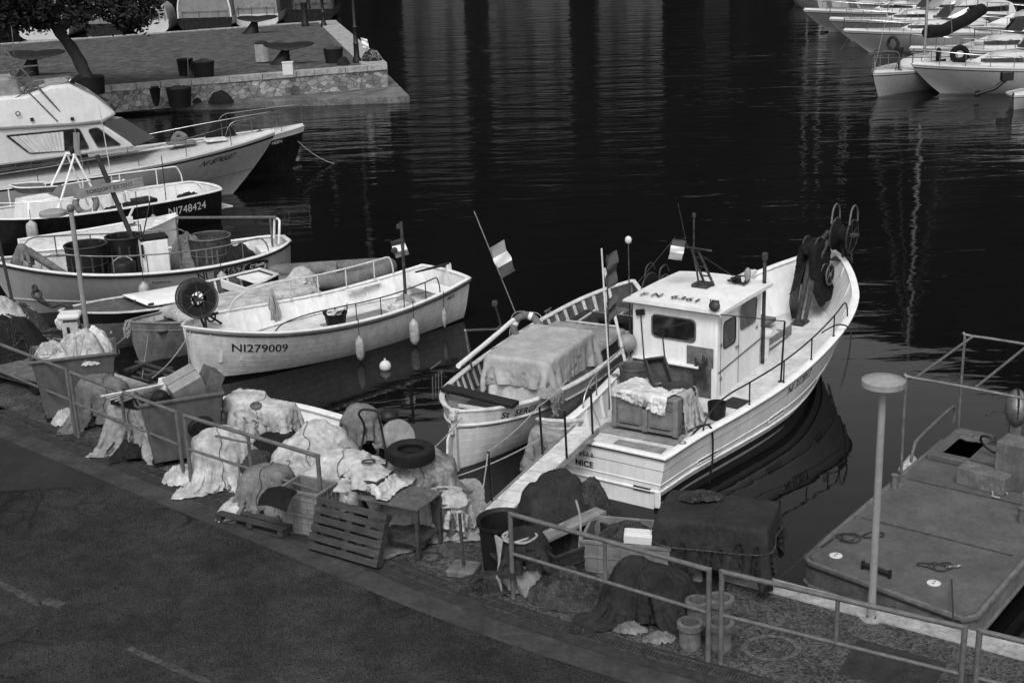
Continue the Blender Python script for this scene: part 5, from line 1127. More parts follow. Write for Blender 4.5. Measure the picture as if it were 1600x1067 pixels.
def prof(name,pix,y,m,parent,bev,top=.0,yy=None):
    pts=[b.py_(px,py,1,y) for px,py in pix]; zs=[p.z for p in pts]; z0,z1=min(zs),max(zs); mb=MB(); n=len(pts)
    def Y(p,s_): return s_*abs(y)*(1-top*((p.z-z0)/(z1-z0+1e-6)))
    A=[(p.x,Y(p,-1),p.z) for p in pts]; C=[(p.x,Y(p,1),p.z) for p in pts]
    mb.add(A+C,[tuple(range(n))[::-1],tuple(range(n,2*n))]+[(i,(i+1)%n,n+(i+1)%n,n+i) for i in range(n)])
    return mb.build(name,m,parent,bevel=bev,fix=True,ang=30)
cb_=prof('cabin',[(-190,285),(212,231),(205,224),(158,193),(-190,212)],YS,'gel',r,.07,.0)
fb=prof('flybridge',[(-190,219),(0,204),(120,197),(162,192),(184,179),(150,153),(110,133),(78,136),(40,150),(-60,158),(-190,168)],-1.4,'gel',r,.1,.16)
def win(pix,yy=YS): 
    return window(b,[b.py_(px,py,1,yy) for px,py in pix],cb_,Vector((0,-1,0)),'railp',fw=.014)
g1=win([(46,241),(8,212),(124,201),(140,233)]); g2=win([(153,231),(137,203),(152,199),(190,227)])
m=MB(); A=[b.py_(px,py,1,YS-.04) for px,py in((16,214),(99,206),(101,236),(47,239))]; G=[]
for i in range(61):
    t=i/60; u=A[0].lerp(A[1],t); l=A[3].lerp(A[2],t); o_=Vector((0,.014*math.sin(i*1.25)+.007*math.sin(i*.53),0)); G.append([u+o_,u.lerp(l,.5)+o_,l+o_])
m.grid(G); m.build('curtain','curtain',g1,fix=False)
m=MB(); p1=b.py_(158,194,1,-1.15); p4=b.py_(211,230,1,-1.24); zt=p1.z; zb=p4.z
p2=Vector((p1.x+.75,0,zt)); p3=Vector((p4.x+.75,0,zb+.05)); m.slab([p4+Vector((.03,0,.03)),p3+Vector((.03,0,.02)),p2,p1],.03); m.slab([p1*1,Vector((p1.x,1.15,zt)),p2][::1],.03) if 0 else None
m.slab([p3+Vector((.03,0,.02)),Vector((p4.x+.03,1.24,zb+.03)),Vector((p1.x,1.15,zt)),p2],.03); m.build('windscreen','glass',r,smooth=False)
m=MB(); m.slab([p1+Vector((0,0,.0)),p2,Vector((p1.x,1.15,zt))],.05); 
m.build('windscreen_top','gel',r,smooth=False)
b.rail(-1,1.2,b.L-.1,.62,7,'chrome',.014,inset=.12,ends=(.8,.0),hs=[(0,.55),(.5,.8),(1,1.1)]); b.rail(1,3,b.L-.1,.62,6,'chrome',.014,inset=.12,ends=(.5,.0),hs=[(0,.55),(.5,.8),(1,1.1)])
# flybridge fittings
def F3(px,py,y): return b.py_(px,py,1,y)
m=MB(); 
pf=[F3(34,154,-1.0),F3(60,150,-1.0),F3(90,143,-.7),F3(108,132,-.2)]
q=[Vector((p.x,p.y,p.z)) for p in pf]+[Vector((pf[3].x+.1,.4,pf[3].z-.1)),Vector((pf[1].x,1.0,pf[1].z))]; q=spline(q,5)
m.grid([[p,p+Vector((.28,0,.26)) if p.y<.5 else p+Vector((.28,0,.26))] for p in q],0); m.build('tinted_windscreen','matg',r)
m=MB(); a,c=F3(38,148,-1.1),F3(108,128,-.9); m.tube(spline([a,a+Vector((.2,0,.35)),c+Vector((0,0,.15)),c],5),.018,6); a=F3(-20,160,-1.1)
m.tube([F3(0,70,-1.2),F3(100,182,-1.3)],.03,6); m.tube([F3(-30,70,-.9),F3(90,190,-1.4)],.022,6); m.tube([F3(-10,172,-1.2),F3(70,128,-1.2)],.014,5); m.tube([F3(-10,108,-1.),F3(102,99,-1.)],.02,6); m.tube([F3(18,42,-.9),F3(27,135,-.9)],.014,5)
for i in range(5): m.tube([F3(8+9*i,105+9*i,-1.1),F3(35+8*i,96+8*i,-1.1)],.012,5)
m.build('outrigger','chrome',r)
m=MB(); c=F3(0,150,-.6); m.box((c.x+.1,-.3,c.z+.25),(.8,1.2,.6),rz=.1,tx=1.2); m.build('helm_cover','tarpg',r,bevel=.08)
m=MB(); c=F3(70,150,-.4); m.lathe([(.35,0),(.32,.5),(.2,.6),(.02,.6)],(c.x-.2,.2,c.z-.15),20); m.torus((c.x+.1,-.2,c.z+.15),.2,.02,(1,0,.3)); m.build('helm_seat','matg',r)
m=MB()
for px,py in((50,187),(113,186)): c=F3(px,py,-1.415); m.box(c,(.1,.03,.1))
c=F3(28,178,-1.4); m.torus(c,.06,.014,(0,1,0)); m.build('side_lamp','black',r)
m=MB(); c=F3(120,222,-1.55); m.box((c.x,-1.3,c.z-.1),(.18,.04,.7),ry=.1); m.tube([(c.x,-1.35,c.z+.4),(c.x+.1,-1.35,c.z-.8)],.012,5); m.build('furled_flag','flagm',r)
m=MB(); m.tube(spline([(b.L-3.3,.35,1.85),(b.L-3.1,.5,2.05),(b.L-2.9,.3,1.95),(b.L-3.2,.1,1.9)],4,True),.1,8); m.box((b.L-3.1,-.1,1.86),(.9,.5,.05)); o=m.build('cushion','tarpm',r,bevel=.02)
m=MB(); m.box((b.L-2.0,-.15,1.86),(.7,.6,.06)); m.build('fore_hatch','whitedirty',r,bevel=.02); m=MB(); m.box((b.L-.35,0,1.95),(.5,.12,.06)); m.tube([(b.L-.5,0,1.9),(b.L-.5,0,2.1)],.04,8); m.build('anchor_roller','chrome',r)
# dark hulled cruiser behind it
Bw=W(475,197,1.5); hd=.33
b=Boat('motor_boat',(Bw.x-7.5*math.cos(hd),Bw.y-7.5*math.sin(hd)),(Bw.x,Bw.y),[(0,1.2),(.4,1.3),(.7,1.1),(.87,.62),(.96,.3),(1,.06)],[(0,1.0),(.6,1.2),(1,1.5)],'black hulled motorboat whose bow shows beyond the flybridge cruiser','motorboat',rb=.7,keel=.4,efull=.22,ebow=.8)
b.hull(['darkhull','gel'],bands=[(0,.9,0),(.9,1,1)]); b.deck(lambda x:b.sheer(x)-.01,'gel',camber=.12,inset=0); b.cap('gel',.1,.04); b.text('MEEN',b.L-1.05,.3,.16,-1,'letterw',name='boat_name')
b.rail(-1,4.5,b.L-.05,.75,4,'chrome',.012,inset=.1,ends=(.4,.0)); b.rail(1,4.5,b.L-.05,.75,4,'chrome',.012,inset=.1,ends=(.4,0))
m=MB(); m.tube(sag(b.wld((b.L-.3,-.2,1.0)),W(522,256,0),.12),.014,5); o=m.build('mooring_line','rope'); tag(o,'pale mooring line running from the black motorboat bow down into the water','mooring line')
c0=b.wld((b.L-3.0,-.1,1.3)); net_heap('boat_cover','canvas','dark folded canvas standing on the black motorboat foredeck','cover',c0,.55,.4,.55,11,0)
# ================================================================ pier things
def whale(px,py,s,rz,label):
    e=empty('whale_tail_sculpture',W(px,py,ZP),rz,label,'sculpture','whale tail sculptures on the pier'); m=MB()
    G=[]
    for i in range(11):
        t=i/10; z=1.0*s*t; w_=s*(.30*(1-t)**1.1+.10); d_=s*(.42*(1-t)**1.3+.12); x=-.28*s*(1-t)**1.6+.25*s*(0)+.12*s*t
        G.append([Vector((x+d_*math.cos(a),w_*math.sin(a),z)) for a in [k*2*math.pi/16 for k in range(16)]])
    m.grid(G,close=True); m.build('tail_stock','bronze',e,fix=True)
    m=MB(); G=[]
    for i in range(25):
        t=-1+2*i/24; a=abs(t); x=(1.2*t+.25)*s*1.1; c_=s*(.40*(1-a**2.6)**.5+.02); z=s*(.92+.06*math.sin(a*3.0)-.02*a+.06*a**4); y0=s*(.26*a**1.5)
        G.append([Vector((x,y0+c_*math.cos(q),z+.12*s*math.sin(q)*(1-a*.75)-.14*s*math.cos(q)*0)) for q in [k*2*math.pi/12 for k in range(12)]])
    m.grid(G,close=True); m.ell((.10*s,.02,.90*s),(.2*s,.3*s,.18*s)); o=m.build('fluke','bronze',e,fix=True); o.rotation_euler=(.34,0,0); return e
whale(446,100,1.0,-.03,'whale tail sculpture nearest the white notice box'); whale(398,52,1.02,-.03,'whale tail sculpture at the far edge of the pier'); whale(52,118,1.15,-.03,'whale tail sculpture in the shade left of the tree')
def tub(px,py,z,r_,h,label,name='planter_tub',fill='net',mt='plasticb',grp='black tubs on the pier'):
    e=empty(name,W(px,py,z),0,label,'tub',grp); m=MB(); m.lathe([(r_*.82,0),(r_*.97,h*.9),(r_,h*.92),(r_,h),(r_*.92,h),(r_*.8,h*.3),(.01,h*.3)],(0,0,0),24); m.build('tub_wall',mt,e)
    if fill:
        m=MB(); m.grid([[Vector((r_*.9*i/6*math.cos(a),r_*.9*i/6*math.sin(a),h*.93+.16*(1-(i/6)**2)+.09*mnoise.noise((i*.9,a*1.5,px)))) for a in [k*2*math.pi/18 for k in range(18)]] for i in range(7)],close=True); m.build('piled_net',fill,e)
tub(319,121,ZP,.56,.75,'black tub heaped with nets in the middle of the pier'); tub(291,118,ZP,.4,.8,'black tub behind the pale folding stand',fill=None); tub(522,98,ZP,.52,.72,'black tub with pale net beside the last lamp post')
tub(282,166,.32,.6,.85,'black tub full of net standing on the lower landing',grp='black tubs on the landing'); tub(243,165,.32,.5,.95,'black tub draped with cloth on the lower landing',fill='netd',grp='black tubs on the landing')
net_heap('net_bundle','netd','dark round net bundle on the landing next to the tub','net',W(306,160,.32),.5,.4,.45,21,6,'roped'); net_heap('net_bundle','netd','dark oval net bundle at the right end of the row on the landing','net',W(345,160,.32),.62,.4,.5,22,6,'roped')
net_heap('net_bundle','netd','dark net lump beside the last pier lamp post','net',W(537,101,ZP),.35,.3,.35,23,4,'roped'); net_heap('net_bundle','netd','folded nets with a flag at the pier corner','net',W(581,97,ZP),.6,.45,.6,24,10,'rope')
m=MB(); m.tube([(0,0,0),(.1,0,1.15)],.015,5,1); flag(m,(.1,0,1.1),(.15,0,-1),(.6,0,-.2),.5,.35,(0,0,0)); o=m.build('marker_flag',['flagw','rust']); o.location=W(573,96,ZP); tag(o,'small pale marker flag stuck in the nets at the pier corner','flag')
e=empty('litter_bin',W(411,98,ZP),0,'pale slatted litter bin with a dark lid on the pier','bin'); m=MB(); m.lathe([(.34,0),(.34,.92),(.30,.92),(.3,.1)],(0,0,.05),32)
for k in range(24): a=k*2*math.pi/24; m.box((.355*math.cos(a),.355*math.sin(a),.5),(.03,.06,.9),rz=a)
m.build('bin_body','trashm',e); m=MB(); m.lathe([(.36,0),(.36,.05),(.2,.14),(.05,.17)],(0,0,.97),24); m.build('lid','black',e)
m=MB(); m.box((0,0,.28),(.5,.35,.56)); m.box((0,0,.585),(.54,.39,.05)); o=m.build('notice_box','foam',bevel=.015); o.location=W(451,117,ZP+.03); tag(o,'white box standing on the pier coping in front of the whale tail','box')
def pier_lamp(px,py,label,h=6.5):
    e=empty('street_lamp',W(px,py,ZP),0,label,'street lamp','black lamp posts on the pier'); m=MB()
    m.lathe([(.22,0),(.22,.15),(.15,.3),(.13,.9),(.16,.95),(.12,1.0),(.1,1.7),(.15,1.78),(.09,1.86),(.07,3.5),(.055,h)],(0,0,0),16); m.build('lamp_post','black',e)
    m=MB(); m.lathe([(.08,0),(.22,.45),(.24,.5),(.05,.75),(.02,.85)],(0,0,h),8); m.build('lantern','lampg',e)
pier_lamp(558,98,'black lamp post at the pier corner'); pier_lamp(506,42,'black lamp post near the far corner of the pier'); pier_lamp(482,14,'black lamp post behind the iron bollard')
m=MB(); m.lathe([(.26,0),(.26,.2),(.2,.35),(.2,1.2),(.24,1.5),(.25,1.55),(.02,1.6)],(0,0,0),18); o=m.build('iron_bollard','black'); o.location=W(477,41,ZP); tag(o,'thick black iron column at the far edge of the pier','column')
m=MB(); m.box((0,.1,.4),(.02,.5,.9),rx=.3); m.box((0,-.2,.4),(.02,.5,.9),rx=-.3); o=m.build('folding_stand','tarpg'); o.location=W(298,119,ZP); tag(o,'pale folding stand between the tubs on the pier','stand')
# stern arches and covers of boats moored beyond the pier
def arch_boat(px,py,wd,h,hullm,covm,label,dep=4.5,win=False,frame=None,rz=0,taper=.75):
    p=W(px,py,0); e=empty('moored_boat',(p.x,p.y,0),rz,label,'boat','boats moored beyond the pier')
    m=MB(); n=16; G=[]
    for i in range(5):
        y=dep*1.6*i/4; G.append([Vector((wd/2*math.cos(math.pi+math.pi*j/n)*(1-.12*(i/4)**2),y,1.0*(1-abs(math.sin(math.pi*j/n))**.5)*1.0-.1 if 0 else 1.05-1.2*(abs(math.sin(math.pi*j/n))**.45))) for j in range(n+1)])
    m.grid(G); m.add(G[0],[tuple(range(n+1))]); m.build('hull',hullm,e,fix=True)
    m=MB(); G=[]
    for i in range(7):
        t=i/6; y=dep*t; s_=1-.25*t*t; G.append([Vector((wd/2*.97*s_*math.copysign(abs(math.cos(math.pi*j/n))**taper,math.cos(math.pi*j/n)),y-.2*math.sin(math.pi*j/n),1.0+h*s_*(abs(math.sin(math.pi*j/n))**.8)+.03*math.sin(j*2.1+i))) for j in range(n+1)])
    m.grid(G); m.add([q for q in G[0]],[tuple(range(n+1))]); o=m.build('canopy',covm,e,fix=True)
    if frame: 
        m=MB(); m.tube([q+Vector((0,-.04,0)) for q in G[0]],.07,6); m.build('arch_frame',frame,o)
    if win:
        m=MB(); m.slab([(-.5,-.16,1.2),(.7,-.16,1.2),(.7,-.2,1.75),(-.3,-.2,1.75)],.03); m.build('canopy_window','mat_',o,smooth=False)
    m=MB()
    for x in(-wd*.4,-wd*.1,wd*.25,wd*.42): m.tube([(x,-.1,.9),(x,-.1,1.6)],.02,5)
    m.tube([(-wd*.42,-.1,1.5),(wd*.42,-.1,1.5)],.02,5); m.build('stern_rail','chrome',e)
arch_boat(236,52,3.0,1.7,'gel','tarpl','white canopied boat with a dark window beyond the pier',win=True)
arch_boat(322,48,4.4,2.7,'darkhull','canvasg','dark hulled boat with a grey canopy under a white arch beyond the pier',frame='white')
arch_boat(402,42,3.6,3.4,'gel','tarpg','boat under a tall pale tent cover beyond the pier',taper=.4)
arch_boat(490,34,3.5,2.2,'darkhull','matg','dark canopied boat with white fenders at the far corner of the pier',frame='rust')
arch_boat(165,58,3.0,1.6,'darkhull','canvasg','dark boat showing behind the tree leaves beyond the pier'); arch_boat(70,62,4.0,2.4,'gel','tarpl','white boat showing through the gaps in the tree crown')
arch_boat(120,48,3.2,3.2,'gel','tarpg','pale covered boat behind the tree crown')
# ---- tree
tp=W(142,147,ZP); e=empty('tree',tp,0,'dark leafy tree leaning left over the pier','tree')
m=MB(); trunk=spline([(0,0,0),(-.15,0,.9),(-.55,.1,1.9),(-1.2,.2,2.9),(-1.5,.3,3.8),(-1.6,.3,4.6)],5); n=len(trunk); m.tube(trunk,.3,10,rs=[.34*(1-.55*i/n)+.02*math.sin(i*1.9) for i in range(n)])
limbs=[]
for k in range(9):
    a=k*.75; s0=trunk[int(n*(.55+.04*k))]; tip=Vector((s0.x+random.uniform(1.4,3.2)*math.cos(a),s0.y+random.uniform(1.2,2.6)*math.sin(a),s0.z+random.uniform(.3,1.8))); limbs.append(tip); pl=spline([s0,s0.lerp(tip,.5)+Vector((0,0,.4)),tip],5); m.tube(pl,.1,6,rs=[.15*(1-.8*i/len(pl)) for i in range(len(pl))])
m.build('trunk','bark',e)
m=MB(); m.lathe([(.62,0),(.68,.75),(.6,.8),(.02,.7)],(0,0,0),20); m.build('trunk_guard','plasticb',e)
m=MB(); rr=random.Random(5); cl=[]
for k in range(190):
    x=rr.uniform(-5.4,4.0); y=rr.uniform(-2.6,2.6); z=rr.uniform(3.05,7.6)
    if -4.2<x<-2.9 and 3.3<z<4.1 and rr.random()<.9: continue
    if -2.3<x<-1.3 and 3.4<z<4.0: continue
    zlow=3.0+.25*math.sin(x*1.7)+.35*max(0,x-1.5)*.9
    if z<zlow: z=zlow+.3
    cl.append((x,y,z,rr.uniform(.45,.85)))
vs=[];fs=[]
for (x,y,z,s_) in cl:
    for k in range(125):
        d=Vector((rr.gauss(0,1),rr.gauss(0,1),rr.gauss(0,.7)))*s_*.52; c=Vector((x,y,z))+d; u=Vector((rr.gauss(0,1),rr.gauss(0,1),rr.gauss(0,1))).normalized(); v=u.orthogonal().normalized(); l=rr.uniform(.09,.17); i0=len(vs)
        vs+=[c-u*l,c+v*l*.42,c+u*l,c-v*l*.42]; fs.append((i0,i0+1,i0+2,i0+3))
m.add([tuple(q) for q in vs],fs); m.build('crown','leaf',e,smooth=False)
# ================================================================ marina on the right
def cruiser(name,bp,bz,hd,L,bm,label,hm='gel',band='gel2',cab=None,rail=True,sheer=None,rb=1.3,group='boats in the marina at the upper right',cat='motor cruiser',scr=True):
    Bw=W(bp[0],bp[1],bz); b=Boat(name,(Bw.x-L*math.cos(hd),Bw.y-L*math.sin(hd)),(Bw.x,Bw.y),[(0,bm*.46),(.3,bm*.5),(.6,bm*.47),(.8,bm*.33),(.92,bm*.16),(1,.03)],sheer or [(0,bz*.72),(.5,bz*.85),(1,bz)],label,cat,group,rb=rb,keel=.4,efull=.25,ebow=.85)
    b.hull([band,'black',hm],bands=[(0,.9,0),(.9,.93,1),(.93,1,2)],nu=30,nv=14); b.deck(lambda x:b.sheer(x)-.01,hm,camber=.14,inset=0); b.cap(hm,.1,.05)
    r=b.root
    if cab:
        for (x0,x1,xt0,xt1,w0,w1,z0,z1) in cab:
            m=MB(); n=8; G=[]
            for i in range(n+1):
                t=i/n; xb=x0+(x1-x0)*t; xt=xt0+(xt1-xt0)*t; zb=b.sheer(xb)+.05; zt=zb+z1*(math.sin(math.pi*min(1,max(.0,t*.85+.15))))**.35; wb=w0+(w1-w0)*t
                G.append([Vector((xb if j in(0,6) else xt,wb*q,zb if j in(0,6) else zt*(1 if abs(q)>.5 else 1)+.05*(1-q*q))) for j,q in enumerate((-1,-.93,-.5,0,.5,.93,1))])
            m.grid(G); m.add(G[0],[tuple(range(7))[::-1]]); m.add(G[-1],[tuple(range(7))]); c=m.build('cabin',hm,r,fix=True,ang=35)
            for s_ in(-1,1):
                for ta,tb in((.12,.42),(.5,.85)):
                    m=MB()
                    xs=[x0+(x1-x0)*ta,x0+(x1-x0)*tb]; w_=[w0+(w1-w0)*ta,w0+(w1-w0)*tb]
                    m.add([(xs[0],s_*(w_[0]+.0),b.sheer(xs[0])+.05+z1*.30),(xs[1],s_*(w_[1]+.0),b.sheer(xs[1])+.05+z1*.26),(xs[1],s_*(w_[1]*.985),b.sheer(xs[1])+.05+z1*.5),(xs[0],s_*(w_[0]*.985),b.sheer(xs[0])+.05+z1*.62)],[(0,1,2,3)])
                    m.build('window','glass',c,smooth=False,solid=.03)
    if scr:
        x=L*.42; w_=bm*.4; m=MB(); zt=b.sheer(x)+.2+(cab[0][7] if cab else .2)
        q=[(x-.9,-w_,zt),(x-.2,-w_*.8,zt),(x+.15,0,zt),(x-.2,w_*.8,zt),(x-.9,w_,zt)]; m.grid([[Vector(p),Vector(p)+Vector((-.45,-p[1]*.1,.55))] for p in q]); m.build('windscreen','glass',r,smooth=False,solid=.02)
        m=MB(); m.tube([Vector(p)+Vector((-.45,-p[1]*.1,.55)) for p in q],.025,6); m.build('windscreen_frame','chrome',r)
    if rail:
        for s_ in(-1,1): b.rail(s_,L*.45,L-.06,.6,5,'chrome',.02,inset=.1,ends=(.5,0),hs=[(0,.7),(1,1.1)])
    return b
pi=math.pi
A_=cruiser('motor_cruiser',(1424,101),1.35,pi+.02,8.5,2.9,'white cruiser in front with a dark ring cushion on its bow rail',cab=[(1.,6.4,1.4,5.2,1.15,.6,0,.62)],rb=1.9)
m=MB(); m.torus((A_.L-2.15,.05,1.72),.30,.13,(.25,1,0),n=26); on(A_,m,'ring_buoy','canvas','thick dark ring on the foredeck of the front marina cruiser','ring')
m=MB(); m.lathe([(.05,0),(.12,.1),(.12,.55),(.05,.65)],(A_.L-1.35,-.4,1.35),12); on(A_,m,'fender','canvas','black fender standing upright on the front marina cruiser','fender')
S_=cruiser('sailing_yacht',(1363,115),1.1,pi+.80,10,3.0,'white sailing yacht with an outboard and horseshoe buoy on its pushpit',cab=[(1.5,7.4,2.0,7.0,.95,.5,0,.42)],rb=.9,scr=False,cat='sailing yacht')
m=MB(); m.tube([(5.2,0,1.3),(5.2,0,13)],.07,8); m.build('mast','galv',S_.root)
for q_ in((9.9,0,1.15),(.1,0,.9),(5.0,1.4,1.0),(5.0,-1.4,1.0)): m=MB(); m.tube([q_,(5.2,0,12.9)],.012,4); m.build('stay','steel',S_.root)
m=MB(); m.tube([(5.1,0,2.45),(3.5,0,2.4),(1.0,0,2.75),(-.5,0,3.1)],.3,10,rs=[.26,.3,.3,.3]); m.build('sail_cover','canvas',S_.root)
m=MB(); m.tube(spline([(8.85,-.5,1.15),(8.8,-.6,1.9),(9.2,0,2.0),(8.8,.6,1.9),(8.85,.5,1.15)],5),.022,6); m.build('pulpit','chrome',S_.root)
m=MB(); m.box((8.45,.45,1.95),(.35,.22,.32)); m.tube([(8.45,.45,1.9),(8.5,.5,1.0)],.06,8); m.box((8.5,.5,1.05),(.1,.25,.2)); on(S_,m,'outboard_motor','black','black outboard motor clamped to the rail of the sailing yacht','outboard motor',bevel=.03)
m=MB(); m.tube(spline([(8.35,.0,1.95),(8.3,-.22,2.2),(8.32,-.1,2.5),(8.34,.15,2.5),(8.3,.28,2.2),(8.35,.1,1.95)],5),.075,8); on(S_,m,'horseshoe_buoy','tarpd','dark horseshoe buoy above the outboard motor','buoy')
C_=cruiser('motor_cruiser',(1317,48),1.3,pi+.03,9.5,3.0,'sleek white cruiser with a long foredeck behind the sailing yacht',cab=[(1.,6.8,1.5,5.5,1.2,.5,0,.6)],rb=2.2)
D_=cruiser('motor_cruiser',(1255,16),1.5,pi-.03,11,3.3,'largest grey sided cruiser at the top of the marina',cab=[(1.,7.,1.5,5.6,1.3,.6,0,.7)],rb=2.4,band='canvasg')
cruiser('motor_cruiser',(1295,30),1.4,pi-.02,9.5,3.0,'white cruiser squeezed behind the largest one',cab=[(1.,6.5,1.4,5.2,1.2,.6,0,.6)],rb=2,band='canvasg')
cruiser('motor_cruiser',(1340,4),1.6,pi,10,3.2,'white cruiser cut by the top edge of the picture',cab=[(1.,6.5,1.4,5.2,1.2,.6,0,.9)],rb=2)
cruiser('motor_cruiser',(1420,76),1.3,pi+.1,9,2.9,'white cruiser between the yacht and the front cruiser',cab=[(1.,6.2,1.6,5.0,1.1,.6,0,.7)],rb=1.6)
for bp,lab,cc in(((1470,40),'cruiser with a dark windscreen in the middle of the marina row',.9),((1385,24),'cruiser with a tall cabin near the top of the marina',1.1),((1520,66),'low cruiser wedged behind the front one',.6),((1540,22),'covered cruiser near the top right corner',1.2)):
    q_=cruiser('motor_cruiser',bp,1.4,pi+random.uniform(-.05,.08),9,3.0,lab,cab=[(1.,6.0,1.4,4.8,1.2,.6,0,cc)],rb=1.9)
    m=MB(); m.box((2.6,0,2.2+cc*.9),(2.4,2.3,.08)); m.tube([(3.6,1.1,1.6),(3.6,1.1,2.2+cc*.9)],.03,5); m.tube([(3.6,-1.1,1.6),(3.6,-1.1,2.2+cc*.9)],.03,5); m.tube([(1.5,-1.1,1.2),(1.5,-1.1,2.2+cc*.9)],.03,5); m.build('bimini_canopy','canvas',q_.root,bevel=.03)
for px,lab in((1236,'sailing boat with a bright mast beyond the largest cruiser'),(1256,'second sailing boat beyond the largest cruiser'),(1292,'third sailing boat beyond the marina cruisers'),(1300,'far sailing boat beyond the marina cruisers')):
    bb=cruiser('sailing_yacht',(px,-14),1.1,math.pi/2+.2,8,2.6,lab,rail=False,scr=False,cat='sailing yacht',group='sailing boats beyond the top edge'); m=MB(); m.tube([(4.5,0,1),(4.5,0,13)],.05,8); m.build('mast','galv',bb.root)
T_=cruiser('tender',(1583,150),.6,pi+.9,3.2,1.5,'small pale boat with an outboard at the right edge','boat' if 0 else 'gel',rail=False,scr=False,cat='tender',rb=.3)
m=MB(); m.box((0,0,.5),(.5,.3,.35)); m.tube([(0,0,.4),(-.5,0,.0),(-1.3,.1,-.25)],.08,8,rs=[.1,.09,.06]); m.box((-1.2,.1,-.2),(.25,.03,.3)); o=m.build('outboard_motor','black',bevel=.03); o.location=W(1572,138,.55); o.rotation_euler=(0,-.0,.05); tag(o,'tilted up outboard motor of the small boat at the right edge','outboard motor')
for q,s_ in(((1410,103,1.25,1367,148,0),0),((1426,101,1.3,1475,146,0),.2),((1330,50,1.2,1312,80,0),.1)):
    m=MB(); a=W(*q[:3]); c=W(*q[3:]); m.tube(sag((0,0,0),c-a,s_),.018,5); o=m.build('mooring_line','rope'); o.location=a; tag(o,['mooring line slanting down left from the front cruiser','slack mooring line slanting down right from the front cruiser','mooring line of the sleek cruiser'][0 if s_==0 else (1 if s_==.2 else 2)],'mooring line')
# ================================================================ barge at the right
ZB=.55
p0=W(1253,874,ZB); p1=W(1497,962,ZB); pL=W(1492,672,ZB); u_=(pL-p0).normalized(); v_=Vector((u_.y,-u_.x,0)); ang=math.atan2(u_.y,u_.x)
wB=(p1-p0).dot(v_)
print('barge',p0,p1,pL,wB,(p1-p0).dot(u_))
e=empty('work_barge',(p0.x,p0.y,0),ang,'flat grey work barge moored to the quay at the right','barge'); BG=e
def bl(px,py,z=ZB):
    p=W(px,py,z)-p0; return Vector((p.dot(u_),-p.dot(v_),z))
w_=2.35; Lb=4.9; sk=(p1-p0).dot(u_); x1_=sk
out=[(0,0),(x1_,-w_),(Lb,-w_),(Lb,0)]
o2=[(.0,-.12),(.1,-.0),(Lb,0),(Lb,-w_),(x1_+.12,-w_),(x1_-.02,-w_+.1)]
m=MB(); m.prism(o2,.12,ZB-.03); m.prism([(x*.9+.25,y*.86-.15) for x,y in o2],-.4,.14); m.build('hull','tarpm',e,bevel=.03)
m=MB(); m.tube([(x,y,ZB-.02) for x,y in o2],.045,8,closed=True); m.tube([(x,y,.2) for x,y in o2],.03,8,closed=True); m.build('rubbing_rail','conc',e)
M['bdeck']=mat('grey_nonslip_deck',.082,.7,var=.18,scale=1.6,stain=.25,bump=.6,bscale=80)
m=MB(); cx_=sum(x for x,y in o2)/6; cy_=sum(y for x,y in o2)/6; m.prism([(cx_+(x-cx_)*.97,cy_+(y-cy_)*.965) for x,y in o2],ZB-.04,ZB); m.build('deck','bdeck',e)
for x_,y0_,y1_ in((1.6,-2.2,-.12),(3.2,-2.2,-.12)): m=MB(); m.box((x_,(y0_+y1_)/2,ZB+.003),(.03,y1_-y0_,.006)); m.build('deck_seam','rust',e,smooth=False)
for px,py in((1306,868),(1459,911)): m=MB(); q=bl(px,py); m.lathe([(.085,0),(.085,.008),(.07,.012),(.02,.01)],(q.x,q.y,ZB),20); m.lathe([(.012,0),(.012,.016)],(q.x+.03,q.y,ZB),6,1); m.lathe([(.012,0),(.012,.016)],(q.x-.03,q.y,ZB),6,1); m.build('hatch_cover',['foam','black'],e)
a,c=bl(1348,888),bl(1390,903); m=MB(); m.tube([a+Vector((0,0,.06)),c+Vector((0,0,.06))],.035,10); 
for q in(a,c): m.box(q+Vector((0,0,.05)),(.05,.03,.12))
m.build('roller_fairlead','black',e)
for px,py in((1397,762),(1595,815)): m=MB(); q=bl(px,py); m.lathe([(.045,0),(.045,.18),(.055,.19),(.055,.21)],(q.x,q.y,ZB),12); m.build('bollard','railp',e)
# gantry frame
bs=[bl(1407,757),bl(1497,680)]; tz=HZ(*W(1407,757,ZB)[:2],590); tz2=2.45; print('gantry',tz,HZ(*W(1497,680,ZB)[:2],522))
Zg=(tz+HZ(*W(1497,680,ZB)[:2],522))/2
m=MB(); A0=bs[0];A1=bs[1]; dy=Vector((0,-1.75,0)); T0=Vector((A0.x,A0.y,Zg));T1=Vector((A1.x,A1.y,Zg))
m.tube(spline([A0,A0.lerp(T0,.93),T0+Vector((0,-.12,0)),T0+dy],5),.022,8); m.tube(spline([A1,A1.lerp(T1,.93),T1+Vector((0,-.12,0)),T1+dy],5),.022,8)
m.tube([T0+dy,T0+dy-Vector((0,0,Zg-ZB))],.022,8); m.tube([T1+dy,T1+dy-Vector((0,0,Zg-ZB))],.022,8)
for k in(.07,.55,1.0): m.tube([T0+dy*k,T1+dy*k],.02,8)
for q in(A0,A1): m.lathe([(.06,0),(.06,.015)],(q.x,q.y,ZB),12)
m.build('gantry_frame','steel',e)
a,c=bl(1423,722),bl(1490,660); m=MB(); m.tube(spline([a,a+Vector((.1,0,.22)),a+Vector((.3,0,.3)),c+Vector((-.25,0,.3)),c+Vector((0,0,.25)),c],4),.026,8); m.build('side_rail','railp',e)
